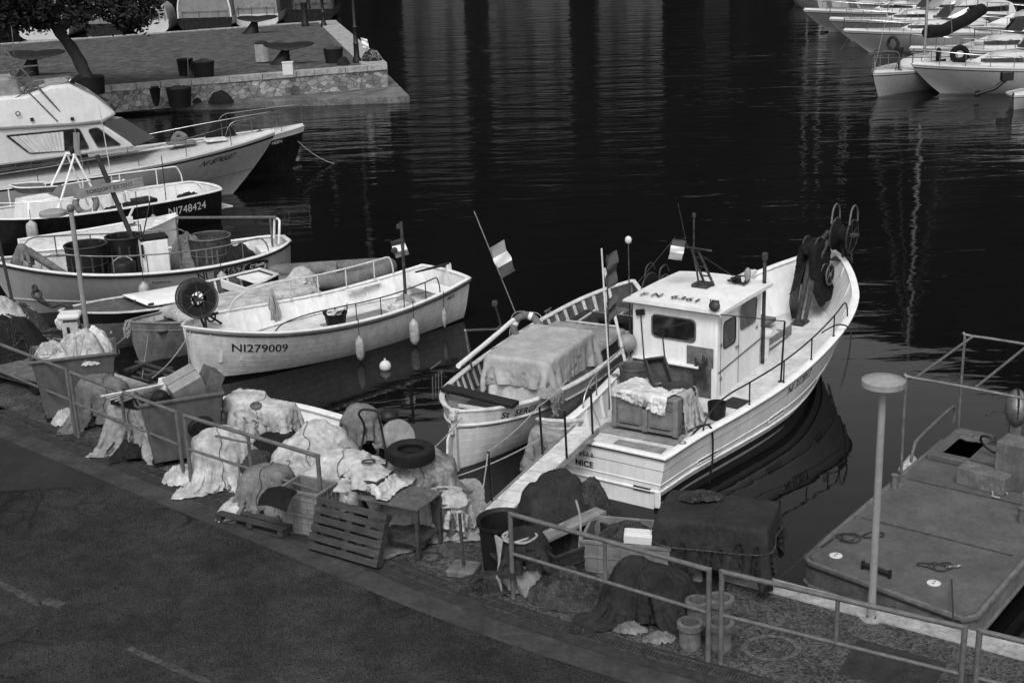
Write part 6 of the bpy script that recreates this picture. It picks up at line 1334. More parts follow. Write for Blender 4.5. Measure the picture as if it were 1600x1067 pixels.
# well, raised side deck, boxes
m=MB(); q=[bl(1433,738),bl(1512,692),bl(1600,760),bl(1560,840)]
m=MB(); m.box((bl(1490,700).x+.0,-.38,ZB+.05),(1.3,.62,.1)); m.box((Lb-.35,-1.2,ZB+.05),(.7,1.9,.1)); m.build('side_locker','bdeck',e,bevel=.015)
q=bl(1518,684,ZB+.1); m=MB(); m.lathe([(.17,0),(.17,.015),(.12,.02),(.03,.02)],(q.x,q.y,ZB+.1),22); m.box((q.x,q.y,ZB+.14),(.09,.05,.04)); m.build('round_hatch','steel',e)
m=MB(); q=bl(1527,764); m.box((q.x+.15,q.y-.05,ZB+.13),(.33,.72,.26),rz=-.12); o=m.build('tool_box','tarpm',e,bevel=.01)
m=MB(); q=bl(1590,765); m.box((q.x+.12,q.y-.05,ZB+.35),(.42,.75,.7),rz=-.05); m.build('control_cabinet','midhull',e,bevel=.015)
q=bl(1575,730); 
m=MB(); m.ell((0,0,.55),(.26,.17,.30)); m.box((0,0,.22),(.22,.16,.3)); e2=m.build('outboard_cowling','steel'); e2.location=e.matrix_basis@Vector((0,0,0)) if 0 else W(1584,690,.7); e2.rotation_euler=(0,0,ang+.4); tag(e2,'silver outboard cowling with black stripe on the barge','outboard motor'); e2.name='outboard_motor'
m=MB(); m.ell((0,0,.56),(.265,.06,.305)); m.build('stripe','black',e2)
m=MB(); q=W(1540,668,ZB); m.tube(spline([(0,0,.2),(.2,.1,.25),(.35,.05,.22)],4),.018,6); m.tube([(.35,.05,.0),(.4,.1,.35),(.62,.02,.33)],.022,6); o=m.build('tiller_arm','rust'); o.location=q; tag(o,'metal tiller linkage at the end of the barge','tiller')
m=MB(); q=bl(1545,725,ZB); m.torus((q.x,q.y,ZB+.32),.17,.018,(.8,-.3,.5)); m.build('steering_wheel','black',e)
m=MB(); m.lathe([(.02,-.2),(.07,-.17),(.075,.15),(.02,.2)],(0,0,0),12,axis=(.7,.6,.4)); o=m.build('fender','fender'); o.location=W(1418,726,.5); tag(o,'white fender hung on the outer side of the barge','fender')
def coil(name,m_,label,p,R_,n,rt,seed,cat='rope',extra=None):
    rr=random.Random(seed); mb=MB(); pts=[]
    for k in range(n):
        a=k*.9; l=R_*(.45+.55*rr.random()); pts.append((l*math.cos(a)*(1+.3*math.sin(k)),l*math.sin(a)*.8,rt+rt*1.5*rr.random()+rt*.6*(k%3)))
    mb.tube(spline(pts,6),rt,6)
    if extra: 
        for ex in extra: mb.tube(spline(ex,5),rt,6)
    o=mb.build(name,m_); o.location=p; return tag(o,label,cat)
coil('rope_coil','roped','dark rope tangle on the left corner of the barge deck',W(1325,842,ZB),.2,14,.011,1,extra=[[(.15,0,.02),(.35,.15,.02),(.5,.1,.02),(.42,.0,.02),(.2,.0,.02)],[(-.2,0,.02),(-.3,-.12,.02),(-.42,-.25,.03)]])
coil('rope_coil','roped','dark rope tangle with a spring on the right corner of the barge deck',W(1468,888,ZB),.17,12,.010,2,extra=[[(-.1,0,.02),(-.25,.08,.02),(-.2,.14,.02),(0,.08,.02)]])
m=MB(); m.tube([(0.018*math.cos(k*.8),k*.0022,.03+.018*math.sin(k*.8)) for k in range(90)],.004,4); o=m.build('mooring_spring','steel'); o.location=W(1478,889,ZB); o.rotation_euler=(0,0,-1.45); tag(o,'coiled steel spring beside the rope on the barge','spring')
coil('hose_coil','rope','pale hose loop lying beside the tool box on the barge',W(1560,775,ZB),.16,6,.012,5,'hose')
for a,c,lab,s_ in((W(1487,905,.62),W(1490,985,.8),'dark mooring line from the barge corner to the quay',.0),(W(1290,835,.62),W(1215,905,.82),'thin mooring line from the left barge corner to the quay',.02)):
    m=MB(); m.tube(sag((0,0,0),c-a,s_),.010,5); o=m.build('mooring_line','roped'); o.location=a; tag(o,lab,'mooring line')
# ================================================================ quay railings
def railing(a,c,label,za=1.95,half=True,p_end=(1,1)):
    A=W(*a,za);C=W(*c,za); e=empty('railing',(A.x,A.y,.8),math.atan2(C.y-A.y,C.x-A.x),label,'railing','railing sections along the quay'); L_=(C-A).to_2d().length; h=1.15
    m=MB(); m.tube([(0,0,h-.03),(L_,0,h-.03)],.029,10); m.build('top_rail','railp',e)
    m=MB(); m.tube([(0,0,.60),(L_,0,.60)],.022,10); m.build('mid_rail','railp',e)
    for x,on_ in((0,p_end[0]),(L_,p_end[1])):
        if on_: m=MB(); m.tube([(x,0,-.01),(x,0,h-.01)],.031,10); m.build('post','railp',e)
    if half: m=MB(); m.tube([(L_*.5,0,.6),(L_*.5,0,h-.03)],.024,8); m.build('short_post','railp',e)
railing((-210,455),(103,575),'leftmost railing section beside the flat trolley'); railing((109,579),(275,641),'railing section in front of the grey cloth heap and the open bin'); railing((287,646),(496,709),'railing section in front of the white covered heap')
railing((797,799),(1108,886),'railing section in front of the dark covered crates'); railing((1128,889),(1508,976),'railing section in front of the lamp post and the barge'); railing((1531,981),(1800,1045),'railing section in the bottom right corner')
# ================================================================ lamp posts
def quay_lamp(base,ytop,label,off,rd,rp=.045):
    p=W(*base,.8); h=HZ(p.x,p.y,ytop)-.8; e=empty('lamp_post',p,0,label,'lamp post','mushroom lamp posts on the quay')
    m=MB(); m.lathe([(rp*1.05,0),(rp,.4),(rp*.9,h)],(0,0,0),14); m.lathe([(.13,0),(.13,.012),(.06,.02)],(0,0,0),16); m.build('post','lampg',e)
    m=MB(); m.lathe([(.02,.0),(rd*.97,.0),(rd,.006),(rd,.07),(rd*.96,.078),(rd*.6,.105),(rd*.25,.122),(.01,.126)],(off,0,h-(.0 if off==0 else .12)),36); m.build('lamp_shade','lampg',e,ang=28)
    if off: m=MB(); m.tube([(0,0,h-.08),(off,0,h-.1)],.03,8); m.ell((0,0,h+.0),(.075,.075,.08)); m.build('bracket','railp',e)
    return h
print('lamp h',quay_lamp((1361,966),603,'tall mushroom lamp post on the right beside the barge',0,.235),quay_lamp((141,552),326,'mushroom lamp post on the left with its disc set beside the post',-.34,.25,.05))
p=W(10,378,.8); m=MB(); 
p=W(22,600,.8); 
m=MB(); p=W(26,500,.8); h=HZ(p.x,p.y,235)-.8; m.tube([(0,0,0),(-.25,0,h)],.035,8); o=m.build('mooring_post','rust'); o.location=p; tag(o,'dark thin post rising at the left edge','post')
# ================================================================ quay gear
def Q(px,py,z=.8): return W(px,py,z)
# service pedestal
e=empty('service_pedestal',Q(120,572),.1,'white topped service pedestal at the water edge','pedestal'); m=MB(); m.box((0,0,.45),(.3,.26,.9)); m.build('body','fender',e,bevel=.03)
m=MB(); m.box((0,0,1.0),(.42,.38,.12),tx=.95); m.build('cap','foam',e,bevel=.05); m=MB(); m.box((.17,-.05,.6),(.02,.16,.4)); m.box((-.03,-.14,.75),(.05,.01,.12)); m.build('panel','black',e)
# flat trolley with nets
e=empty('flat_trolley',Q(45,600),-.62,'flat wooden trolley with black wheels carrying nets','trolley'); m=MB()
for k in range(5): m.box((0,-.3+.15*k,.3),(1.7,.14,.04))
m.build('platform','conc',e,bevel=.005); m=MB(); m.box((0,-.28,.22),(1.6,.06,.12)); m.box((0,.28,.22),(1.6,.06,.12)); m.build('chassis','rust',e)
for x in(-.62,.62):
    for y in(-.3,.3): m=MB(); m.lathe([(.04,-.035),(.12,-.035),(.13,-.02),(.13,.02),(.12,.035),(.04,.035)],(x,y,.13),18,axis=(0,1,0)); m.build('wheel','rubber',e)
net_heap('net_pile','netd','big dark net pile with pale ropes at the left edge','net pile',Q(10,575),.95,.85,1.0,31,30,'net',.007); net_heap('net_pile','net','pale net heap on top of the dark pile at the left edge','net pile',Q(15,512,1.35)+Vector((0,0,-.05)),.7,.55,.55,32,14,'rope')
net_heap('net_pile','tarpw','crumpled pale sheet above the nets at the far left edge','sheet',Q(-2,500,1.6),.5,.5,.4,36,0)
net_heap('net_pile','net','low net heap trailing behind the service pedestal','net pile',Q(70,560),.9,.5,.4,35,10,'rope')
# wheeled bins
def wbin(p,rz,w_,d_,h,label):
    e=empty('wheeled_bin',p,rz,label,'wheeled bin','open grey wheeled bins'); t=.03; m=MB(); tp=.82
    def ring(s_,z,ins): return [Vector((x*(w_/2*s_-ins),y*(d_/2*s_-ins),z)) for x,y in((-1,-1),(1,-1),(1,1),(-1,1))]
    G=[ring(tp,.1,0),ring(.94,h*.82,0),ring(1,h,0),ring(1,h,t),ring(.94,h*.82,t),ring(tp,.13,t)]
    m.grid(G,close=True); m.add(G[0],[(3,2,1,0)]); m.add(G[-1],[(0,1,2,3)]); m.build('bin_body','bin',e,bevel=.02,fix=False)
    m=MB(); m.tube([q*1 for q in ring(1.02,h+.0,0)],.03,8,closed=True); m.build('rim','bin',e)
    for x in(-1,1):
        for y in(-1,1): m=MB(); m.lathe([(.03,-.025),(.09,-.025),(.1,0),(.09,.025),(.03,.025)],(x*w_*.36,y*d_*.34,.1),16,axis=(0,1,0)); m.box((x*w_*.36,y*d_*.34,.17),(.05,.08,.08)); m.build('wheel','rubber',e)
    for x in(-1,1): m=MB(); m.tube([(x*w_*.49,-.12,h*.86),(x*w_*.54,-.1,h*.9),(x*w_*.54,.1,h*.9),(x*w_*.49,.12,h*.86)],.018,6); m.build('handle','bin',e)
    return e
b1=wbin(Q(128,645),-.72+1.57*0,1.35,.85,1.12,'tall grey wheeled bin filled with pale net bags near the pedestal'); c0=b1.location
b1.rotation_euler=(0,0,.28)
for k,(x,y) in enumerate(((-.35,0),(.0,.1),(.35,.1),(.2,-.15))):
    p=Vector((c0.x+x*.96-y*.28,c0.y+x*.28+y*.96,.8+.95)); net_heap('net_bag','tarpw' if k!=2 else 'foam',['pale net bag at the left end of the tall bin','pale net bag in the middle of the tall bin','white bag standing up in the tall bin','grey net bag at the front of the tall bin'][k],'bag',p,.33,.28,.34+.06*k,40+k,6,'rope',.006,'bags in the tall bin')
b2=wbin(Q(290,712),.38,1.22,.85,1.08,'grey wheeled bin with crates and cans beside the railing'); b2.rotation_euler=(0,0,.36); c2=b2.location
def inb(c,rz,x,y,z): return Vector((c.x+x*math.cos(rz)-y*math.sin(rz),c.y+x*math.sin(rz)+y*math.cos(rz),z))
m=MB(); m.box((0,0,0),(.5,.42,.36)); m.box((0,0,.19),(.5,.02,.03)); o=m.build('plastic_box','bouy',bevel=.015); o.location=inb(c2,.36,.12,.06,1.92); o.rotation_euler=(.3,-.35,.5); tag(o,'grey plastic box tilted on top of the bin','box')
m=MB(); m.box((0,0,0),(.04,.5,.42)); m.box((.1,0,0),(.2,.5,.4)); o=m.build('dark_box','matg',bevel=.01); o.location=inb(c2,.36,.42,.1,1.95); o.rotation_euler=(0,.5,.5); tag(o,'dark box tilted at the right end of the bin','box')
m=MB(); m.lathe([(.1,-.14),(.13,-.1),(.13,.1),(.08,.16),(.03,.2)],(0,0,0),16,axis=(.3,-.6,.5)); o=m.build('jerrycan','plasticb',bevel=.02); o.location=inb(c2,.36,-.3,-.1,1.82); tag(o,'dark round can lying in the left half of the bin','can')
m=MB(); m.box((0,0,0),(.3,.2,.25)); o=m.build('white_crate','foam',bevel=.02); o.location=inb(c2,.36,-.1,.25,1.9); o.rotation_euler=(.2,.1,.9); tag(o,'small white foam box in the bin','box')
coil('hose_coil','black','black cable ring hung on the side of the bin',inb(c2,.36,.25,-.50,1.35),.14,8,.012,9,'cable'); bpy.data.objects[-1] if 0 else None
m=MB(); m.lathe([(.12,-.06),(.14,0),(.12,.06)],(0,0,0),18,axis=(0,1,0),sx=1.5); o=m.build('oval_plate','plasticb',bevel=.01); o.location=inb(c2,.36,.22,-.44,1.42); o.rotation_euler=(0,-.35,.36); tag(o,'oval dark buoy shell hung on the front of the bin','buoy')
m=MB()
for k in range(5): m.tube([(-.9+.05*k,-.1+.06*k,-.05*k),(.45-.1*k,.25,.12-.02*k)],.014,6)
o=m.build('poles','whitedirty'); o.location=inb(c2,.36,-.25,.0,1.9); o.rotation_euler=(0,0,.0); tag(o,'bundle of thin pale poles resting on the bin','poles')
def heap(label,m,p,rx,ry,h,size,seed,yaw=0,name='covered_heap',cat='covered heap',box=None,res=44,group=None,dx=0,dy=0,inner='tarpm',gz=.8,steps=110,ties=1,crump=.6,pleat=1.):
    h*=.9
    cols=[]
    if box:
        for (x,y,hx,hy,hh) in box:
            c=Vector((p.x+x*math.cos(yaw)-y*math.sin(yaw),p.y+x*math.sin(yaw)+y*math.cos(yaw),gz+hh/2)); cols.append(('b',tuple(c),(hx,hy,hh/2),yaw))
    else:
        rr=random.Random(seed); cols.append(('e',(p.x,p.y,gz+h*.25),(rx*.8,ry*.8,h*.55)))
        for k in range(9):
            a=rr.uniform(0,6.28); l=rr.uniform(.15,.75); hh=h*rr.uniform(.45,.98)*(1-.45*max(0,l-.3)); q=(p.x+rx*l*math.cos(a),p.y+ry*l*math.sin(a))
            if rr.random()<.55: cols.append(('b',(q[0],q[1],gz+hh/2),(rr.uniform(.1,.24),rr.uniform(.08,.2),hh/2),rr.uniform(0,3)))
            else: cols.append(('e',(q[0],q[1],gz+hh*.7),(rr.uniform(.14,.26),rr.uniform(.12,.22),hh*.3)))
    X=drape(p.x+dx,p.y+dy,yaw+.12,size[0]*1.12,size[1]*1.12,gz+h+.25,cols,gz=gz,res=int(res*1.15),seed=seed,steps=steps,slack=1.16 if crump>.5 else 1.03,crump=crump,pleat=pleat)
    o=cloth(name,m,label,cat,X,group=group,ties=ties,tm=('net' if m.startswith('tarpd') or seed%2 else 'roped'))
    return o,cols
heap('brownish grey cloth heap between the two bins','tarpm',Q(172,655),.48,.42,.9,(1.7,1.6),51,dy=.1)
heap('grey cloth hanging over a low table beside the open bin','tarpg',Q(228,700),.5,.4,.95,(1.5,1.5),52,yaw=-.5,box=[(0,.1,.45,.38,.75)])
p=Q(228,700)+Vector((-.12,-.12,.80)); m=MB(); m.box((0,0,.08),(.5,.35,.16)); o=m.build('dark_tray','plasticb',bevel=.02); o.location=p; o.rotation_euler=(0,.1,-.3); tag(o,'dark tray resting on the draped table','tray')
net_heap('rag_heap','tarpw','small crumpled pale sheet under the railing posts by the first bin','sheet',Q(108,660),.3,.2,.22,53,0); net_heap('rag_heap','tarpw','crumpled pale sheet at the foot of the second railing post','sheet',Q(282,752),.26,.2,.22,54,0)
heap('large white tarp heap behind the railing','tarpw',Q(352,748),.5,.42,.98,(1.45,1.35),55,res=50)
m=MB(); m.tube([(0,0,0),(.55,-.35,.02)],.016,6); m.box((.1,-.06,.01),(.25,.04,.02),rz=-.56); o=m.build('boat_hook','matg'); o.location=Q(338,682,1.83); tag(o,'dark stick lying on top of the large white heap','stick')
# ---- small white boat lying along the quay
b=Boat('small_motorboat',W(585,700,.75)[:2],W(352,622,.95)[:2],[(0,.7),(.3,.8),(.6,.75),(.85,.42),(1,.03)],[(0,.72),(.5,.74),(1,.95)],'small white motorboat tied along the quay behind the heaps','motorboat',rb=.35,keel=.3,efull=.25,ebow=.7,thick=.07)
b.hull('white'); b.inner(.35,'white'); b.deck(.33,'deckw'); b.cap('white',.14,.04,out=.02); r=b.root
m=MB(); m.box((b.L*.55,0,.55),(.35,1.35,.04)); m.box((b.L*.25,0,.5),(.4,1.35,.04)); m.build('thwart','deckw',r,bevel=.01); m=MB(); m.box((b.L*.82,0,.78),(.8,.8,.03)); m.build('fore_deck','white',r,bevel=.01)
m=MB(); m.tube([(0,0,0),(1.3,.35,.1)],.025,6); m.box((.0,0,0),(.4,.09,.02),rz=.26); o=on(b,m,'oar','rust','dark oar lying along the small white motorboat','oar'); o.location=b.wld((.8,.2,.9)); o.rotation_euler=(0,0,b.h+.15)
def outboard(p,rz,label,wrap=None,rx=.5):
    e=empty('outboard_motor',p,rz,label,'outboard motor','outboard motors at the quay'); m=MB(); m.box((0,0,.2),(.42,.26,.3)); m.lathe([(.14,0),(.16,.1),(.12,.18),(.02,.2)],(0,0,.34),14); m.build('cowling','black' if not wrap else 'matg',e,bevel=.06)
    m=MB(); m.tube([(0,0,.1),(.35,0,-.35),(.7,0,-.55)],.06,8,rs=[.09,.06,.05]); m.lathe([(.13,0),(.13,.01)],(.72,0,-.56),3,axis=(1,0,-.4)); m.box((-.05,0,-.1),(.12,.3,.35)); m.build('leg','black',e,bevel=.01); return e
outboard(W(566,668,1.2)+Vector((0,0,-.28)),-.6,'outboard motor wrapped in cloth behind the hand trolley',1); p=W(566,690,1.1); 
X=drape(p.x,p.y,.4,1.15,1.05,2.0,[('e',(p.x,p.y,1.45),(.27,.24,.25))],gz=1.05,res=32,seed=57); cloth('motor_cover','tarpm','crumpled cloth wrapped round the outboard motor','cover',X)
outboard(W(610,690,1.05),-.9,'second outboard motor beside the tyre'); m=MB(); m.lathe([(.24,-.1),(.27,-.06),(.27,.06),(.24,.1),(.02,.1)],(0,0,0),26,axis=(.6,-.6,.6)); o=m.build('round_cover','bouy'); o.location=W(622,682,1.2); tag(o,'round grey disc cover next to the tyre','cover')
heap('pair of cloth covered engines with round buoys on top behind the white heap','tarpw',Q(415,700),.5,.35,1.0,(1.7,1.35),58,res=46,yaw=-.4,box=[(-.3,0,.26,.24,.86),(.3,.0,.22,.22,.74),(-.1,.1,.3,.15,.6)])
for px,py in((400,634),): m=MB(); m.torus((0,0,0),.06,.03,(.1,-.3,1)); m.lathe([(.035,-.02),(.035,.02)],(0,0,0),10,axis=(.1,-.3,1)); o=m.build('net_float','matg'); o.location=W(px,py,1.83); tag(o,'ring float on top of the cloth covered engines','float')
heap('broad pale tarp mound with a rolled edge in the middle of the quay','tarpw',Q(490,748),.72,.5,.98,(2.1,1.7),59,res=54)
heap('whitest tarp mound right behind the last railing post','tarpw',Q(545,795),.6,.42,.92,(1.6,1.4),60,yaw=-.3,res=48,box=[(0,0,.5,.34,.62),(0,0,.3,.2,.82)])
heap('small pale sheet between the white mound and the hand trolley','tarpw',Q(568,765),.35,.25,.6,(.9,.8),61,res=26)
# sacks on pallet + black shirt, crates under
def pallet(p,rz,label,rx=0,m_='wood',mirror=False):
    e=empty('wooden_pallet',p,rz,label,'pallet','wooden pallets'); e.rotation_euler=(rx,0,rz)
    for k in range(6): m=MB(); m.box((0,-.42+.168*k,.125),(1.2,.125,.022),rz=random.uniform(-.006,.006)); m.build('top_board',m_,e,bevel=.003)
    for x in(-.55,0,.55): m=MB(); m.box((x,0,.07),(.09,.95,.085)); m.build('bearer',m_,e,bevel=.003)
    for x in(-.4,.0,.4): m=MB(); m.box((0,x,.012),(1.2,.1,.02)); m.build('bottom_board',m_,e,bevel=.003)
    return e
pallet(Q(425,808),-.55,'flat pallet under the brown sacks')
heap('brown sack heap on the flat pallet with a black shirt on it','tarpm',Q(425,800),.45,.36,.78,(1.35,1.2),62,yaw=-.5,gz=.8,res=40)
ps=Q(435,772,1.5); X=drape(ps.x,ps.y-.10,-.3,.42,.40,1.95,[('e',(ps.x,ps.y,1.2),(.42,.36,.36))],gz=.9,res=20,seed=63); cloth('black_shirt','canvas','black shirt thrown over the brown sacks','shirt',X)
for k,(px,py) in enumerate(((487,825),)):
    crate('stacked_crate',.62,.45,.32,'crate',Q(px,py),-.5,'grey plastic crate under the white mound, lowest of the stack','crate','grey crates under the white mound'); crate('stacked_crate',.62,.45,.32,'crate',Q(px,py)+Vector((0,0,.325)),-.5,'grey plastic crate resting on the lowest one under the white mound','crate','grey crates under the white mound')
for k,(px,py,rx_,ry_,h_,mt,lab) in enumerate(((212,712,.2,.15,.3,'netd','low dark gear between the cloth heap and the open bin'),(300,690,.3,.25,.7,'net','net bundle wedged behind the open bin'),(388,745,.3,.25,.6,'net','crumpled net between the white heap and the covered engines'),(455,770,.3,.22,.55,'tarpw','pale crumpled sheet between the mounds'),(395,800,.28,.16,.25,'tarpw','pale rag hanging low beside the flat pallet'),(600,800,.35,.3,.75,'netd','dark gear under the hand trolley'),(520,745,.4,.3,.8,'tarpg','grey folded sheet behind the white mound'),(455,715,.5,.3,.55,'netd','dark nets between the motorboat and the mounds'),(700,830,.25,.2,.3,'tarpg','grey cloth corner at the foot of the tyre heap'),(1045,905,.35,.25,.45,'netd','dark net bundle between the ribbed crate and the dark bundle'))):
    heap(lab,mt,Q(px,py),rx_,ry_,h_,(rx_*2.6+h_*.7,ry_*2.6+h_*.7),200+k,res=26,steps=70,name='gear_heap',cat='gear heap',ties=k%2)
# leaning pallet, steel table, basket
pb=W(488,852,.83); pb2=W(600,884,.83); rz=math.atan2(pb2.y-pb.y,pb2.x-pb.x); c_=(pb+pb2)/2
e=pallet((c_.x,c_.y,.8),rz,'wooden pallet standing on edge against the steel table',rx=math.radians(66)); up=Vector((-math.sin(rz),math.cos(rz),0)); L_=.47; e.location=(c_.x+up.x*L_*.7*math.cos(math.radians(66)),c_.y+up.y*L_*.7*math.cos(math.radians(66)),.82+L_*.7*math.sin(math.radians(66))); e.scale=(.97,.72,1)
tc=Q(628,858); e=empty('steel_table',(tc.x,tc.y+.12,.8),-.5,'dark steel work table behind the leaning pallet','table'); m=MB(); m.box((0,0,.72),(.95,.62,.03)); m.build('table_top','matg',e,bevel=.006)
for x in(-.43,.43):
    for y in(-.27,.27): m=MB(); m.box((x,y,.355),(.05,.05,.70)); m.build('leg','rust',e)
m=MB(); m.box((0,0,.2),(.86,.54,.02)); m.build('lower_shelf','rust',e)
TB=e.location
bk=crate('basket',.55,.4,.2,'crated',(TB.x-.42,TB.y+.22,1.55),-.5,'dark basket heaped with pale cloths on the steel table','basket')
X=drape(TB.x-.36,TB.y+.24,-.4,.95,.8,2.1,[('e',(TB.x-.42,TB.y+.22,1.75),(.24,.18,.12)),('b',(TB.x-.42,TB.y+.22,1.63),(.28,.2,.1),-.5)],gz=1.55,res=32,seed=64); cloth('laundry_cloth','tarpw','pale cloths heaped in the basket on the table','cloth',X)
coil('chain','rust','rusty chain trailing over the cloths in the basket',Vector((TB.x-.4,TB.y+.2,1.9)),.12,9,.012,12,'chain')
# hand trolley frame
m=MB(); 
for s_ in(-.16,.16): m.tube(spline([(s_,0,0),(s_*1.2,.02,.5),(s_*.8,.1,.9),(s_*.9,.0,1.15)],5),.017,6)
m.tube(spline([(-.15,0,1.15),(-.1,.02,1.22),(.1,.02,1.22),(.15,0,1.15)],4),.017,6)
for z in(.15,.4): m.tube([(-.17,.01,z),(.17,.01,z)],.014,6)
for s_ in(-.2,.2): m.lathe([(.02,-.02),(.09,-.02),(.1,0),(.09,.02),(.02,.02)],(s_,-.03,.1),14,axis=(1,0,0))
m.box((0,-.12,.02),(.3,.25,.02)); o=m.build('hand_trolley','black'); p=Q(590,790); o.location=(p.x,p.y,1.05); o.rotation_euler=(.08,0,-.3); tag(o,'black hand trolley frame standing among the cloths','hand trolley')
# tyre heap
pt=Q(662,810); o,cc_=heap('lichen stained tarp heap carrying the tyre','camo',pt,.5,.42,.98,(1.5,1.35),65,res=44,box=[(0,0,.42,.34,.8),(0,0,.25,.22,.95)])
heap('grey tarp skirt under the stained tarp at the quay edge','tarpg',pt,.5,.42,.85,(2.1,1.95),66,yaw=.2,res=50,box=[(0,.02,.41,.33,.76)])
ty=MB(); ty.lathe([(.19,-.085),(.27,-.1),(.305,-.08),(.315,-.04),(.315,.04),(.305,.08),(.27,.1),(.19,.085),(.175,.06),(.2,.0),(.175,-.06),(.19,-.085)],(0,0,0),44,caps=False)
for k in range(44):
    a=2*math.pi*k/44
    for z in(-.045,.0,.045): ty.box((.316*math.cos(a+z),.316*math.sin(a+z),z),(.01,.03,.034),rz=a)
o=ty.build('tyre','rubber',ang=40); q=W(642,706,1.9); o.location=(q.x,q.y,1.88); o.rotation_euler=(.02,.03,0); tag(o,'black car tyre lying on top of the stained tarp heap','tyre')
# bucket with rope and sack
e=empty('rope_bucket',Q(662,842),0,'tall tub with rope and a sack right of the steel table','tub'); e.location=(TB.x+.62,TB.y+.28,.8); m=MB(); m.lathe([(.2,0),(.25,.5),(.27,.52),(.27,.56),(.22,.5),(.2,.1),(.01,.08)],(0,0,0),22); m.build('tub_wall','matg',e); 
coil('rope_coil','rope','pale rope coiled on the tub beside the steel table',Vector((TB.x+.55,TB.y+.3,1.4)),.2,26,.014,14); X=drape(TB.x+.75,TB.y+.18,.3,.6,.6,1.75,[('e',(TB.x+.68,TB.y+.22,1.3),(.22,.2,.14))],gz=.82,res=22,seed=67); cloth('sack','tarpw','white sack hanging over the edge of the tub','sack',X)
coil('rope_coil','roped','dark thin line tangle on the ground below the steel table',Q(668,872),.2,16,.006,15)
# stub post on concrete foot
e=empty('stub_post',Q(725,895),-.35,'dark stub post standing in a square concrete foot','post'); m=MB(); m.box((0,0,.05),(.36,.34,.1)); m.build('concrete_foot','conc',e,bevel=.02); m=MB(); m.tube([(0,0,.08),(-.02,0,.82)],.022,8); m.build('post','rust',e)
# ---- gangway
g0=W(775,800,.86); g1=BIG.wld((.18,.42,1.02)); d=(g1-g0); Lg=d.length; rz=math.atan2(d.y,d.x); ry=-math.asin(d.z/Lg)
e=empty('gangway',g0,rz,'narrow aluminium gangway from the quay to the large fishing boat','gangway'); e.rotation_euler=(0,ry,rz)
for k in range(9): m=MB(); l=Lg/9; m.box((l*(k+.5),0,.0),(l-.02,.36,.02)); m.build('tread','whitedirty',e,bevel=.003)
m=MB(); 
for s_ in(-1,1): m.box((Lg/2,s_*.2,-.02),(Lg,.03,.09))
m.build('side_beam','galv',e,bevel=.004)
for x in(.25,Lg*.62,Lg*.93): m=MB(); m.tube([(x,.2 if x<1 else -.2,0),(x,.2 if x<1 else -.2,.78)],.018,7); m.build('stanchion','black',e)
for x in(Lg*.62,): m=MB(); m.tube([(x,.2,0),(x+.02,.22,.8)],.018,7); m.build('stanchion','black',e)
m=MB(); m.tube(sag((.25,.2,.78),(Lg*.62,.22,.8),.05),.009,5); m.tube(sag((Lg*.62,.22,.8),(Lg*.93,.2,.85),.03),.009,5); m.tube([(.25,.2,.78),(-.1,.2,.0)],.009,5); m.tube(spline([(Lg*.93,-.2,.78),(Lg*.98,-.15,.4),(Lg,-.25,.05)],4),.012,5); m.build('hand_rope','rope',e)
# mooring lines
def moor(a,c,lab,s_=.05,m_='rope',r_=.011):
    mb=MB(); mb.tube(sag((0,0,0),Vector(c)-Vector(a),s_,16),r_,6); o=mb.build('mooring_line',m_); o.location=a; tag(o,lab,'mooring line')
moor(SER.wld((.0,-.12,.93)),Q(672,705,1.35),'pale mooring line from the double ended boat stern to the quay by the tyre',.03)
moor(W(716,743,.75),BIG.wld((.05,1.0,.88)),'pale mooring line from the quay edge to the port quarter of the large boat',.06)
moor(L279.wld((6.4,.1,1.15)),Q(238,590,1.0),'mooring line from the launch bow down to the quay on the left',.1); moor(L279.wld((6.5,.05,1.2)),Vector(L279.wld((6.6,.2,-.2))),'rope hanging straight down from the launch bow',0)
moor(W(205,515,.8),Q(165,548,.9),'thin line from the dark hulled boat bow to the quay',.05,'rope',.008); moor(W(232,520,.6),W(222,590,.6),'thin line dropping from the dark hulled boat rail',.0,'rope',.006)
moor(W(95,505,.7),Q(50,520,.9),'dark line from the old wooden boat to the quay',.1,'roped')
# floating plank bundle (old ladder/pontoon) at the quay edge
m=MB(); a=W(205,588,.5); c=W(290,612,.5); v=(c-a)
for k in range(4): m.tube([(0+.0,.14*k,.05*k),(v.x,v.y+.14*k,.05*k)],.035,5)
for t in(.1,.5,.9): m.box((v.x*t,v.y*t+.2,.16),(.1,.6,.05),rz=math.atan2(v.y,v.x))
o=m.build('slipway_ladder','wood'); o.location=a; tag(o,'weathered timber frame hanging at the quay edge','timber frame')
# ================================================================ right group behind the railing
heap('tall dark tarp mound tied with rope beside the gangway foot','tarpd',Q(872,850),.62,.5,1.12,(2.0,1.75),71,res=50)
e=empty('black_tub',Q(788,888),0,'black tub under the dark tarp mound at the gangway foot','tub'); m=MB(); m.lathe([(.26,0),(.3,.62),(.33,.64),(.33,.7),(.28,.66),(.25,.1),(.01,.1)],(0,0,0),26); m.build('tub_wall','plasticb',e)
m=MB(); p=Q(905,800,1.55); m.tube(spline([Vector((-.05,-.3,.3)),Vector((0,-.32,0)),Vector((-.05,-.38,-.5))],5),.014,6); o=m.build('tie_rope','rope'); o.location=p; tag(o,'pale rope hanging down the front of the tall dark mound','rope')
net_heap('net_pile','net','net bundle tucked at the right side of the tall dark mound','net pile',Q(925,848),.35,.3,.85,72,30,'net',.004)
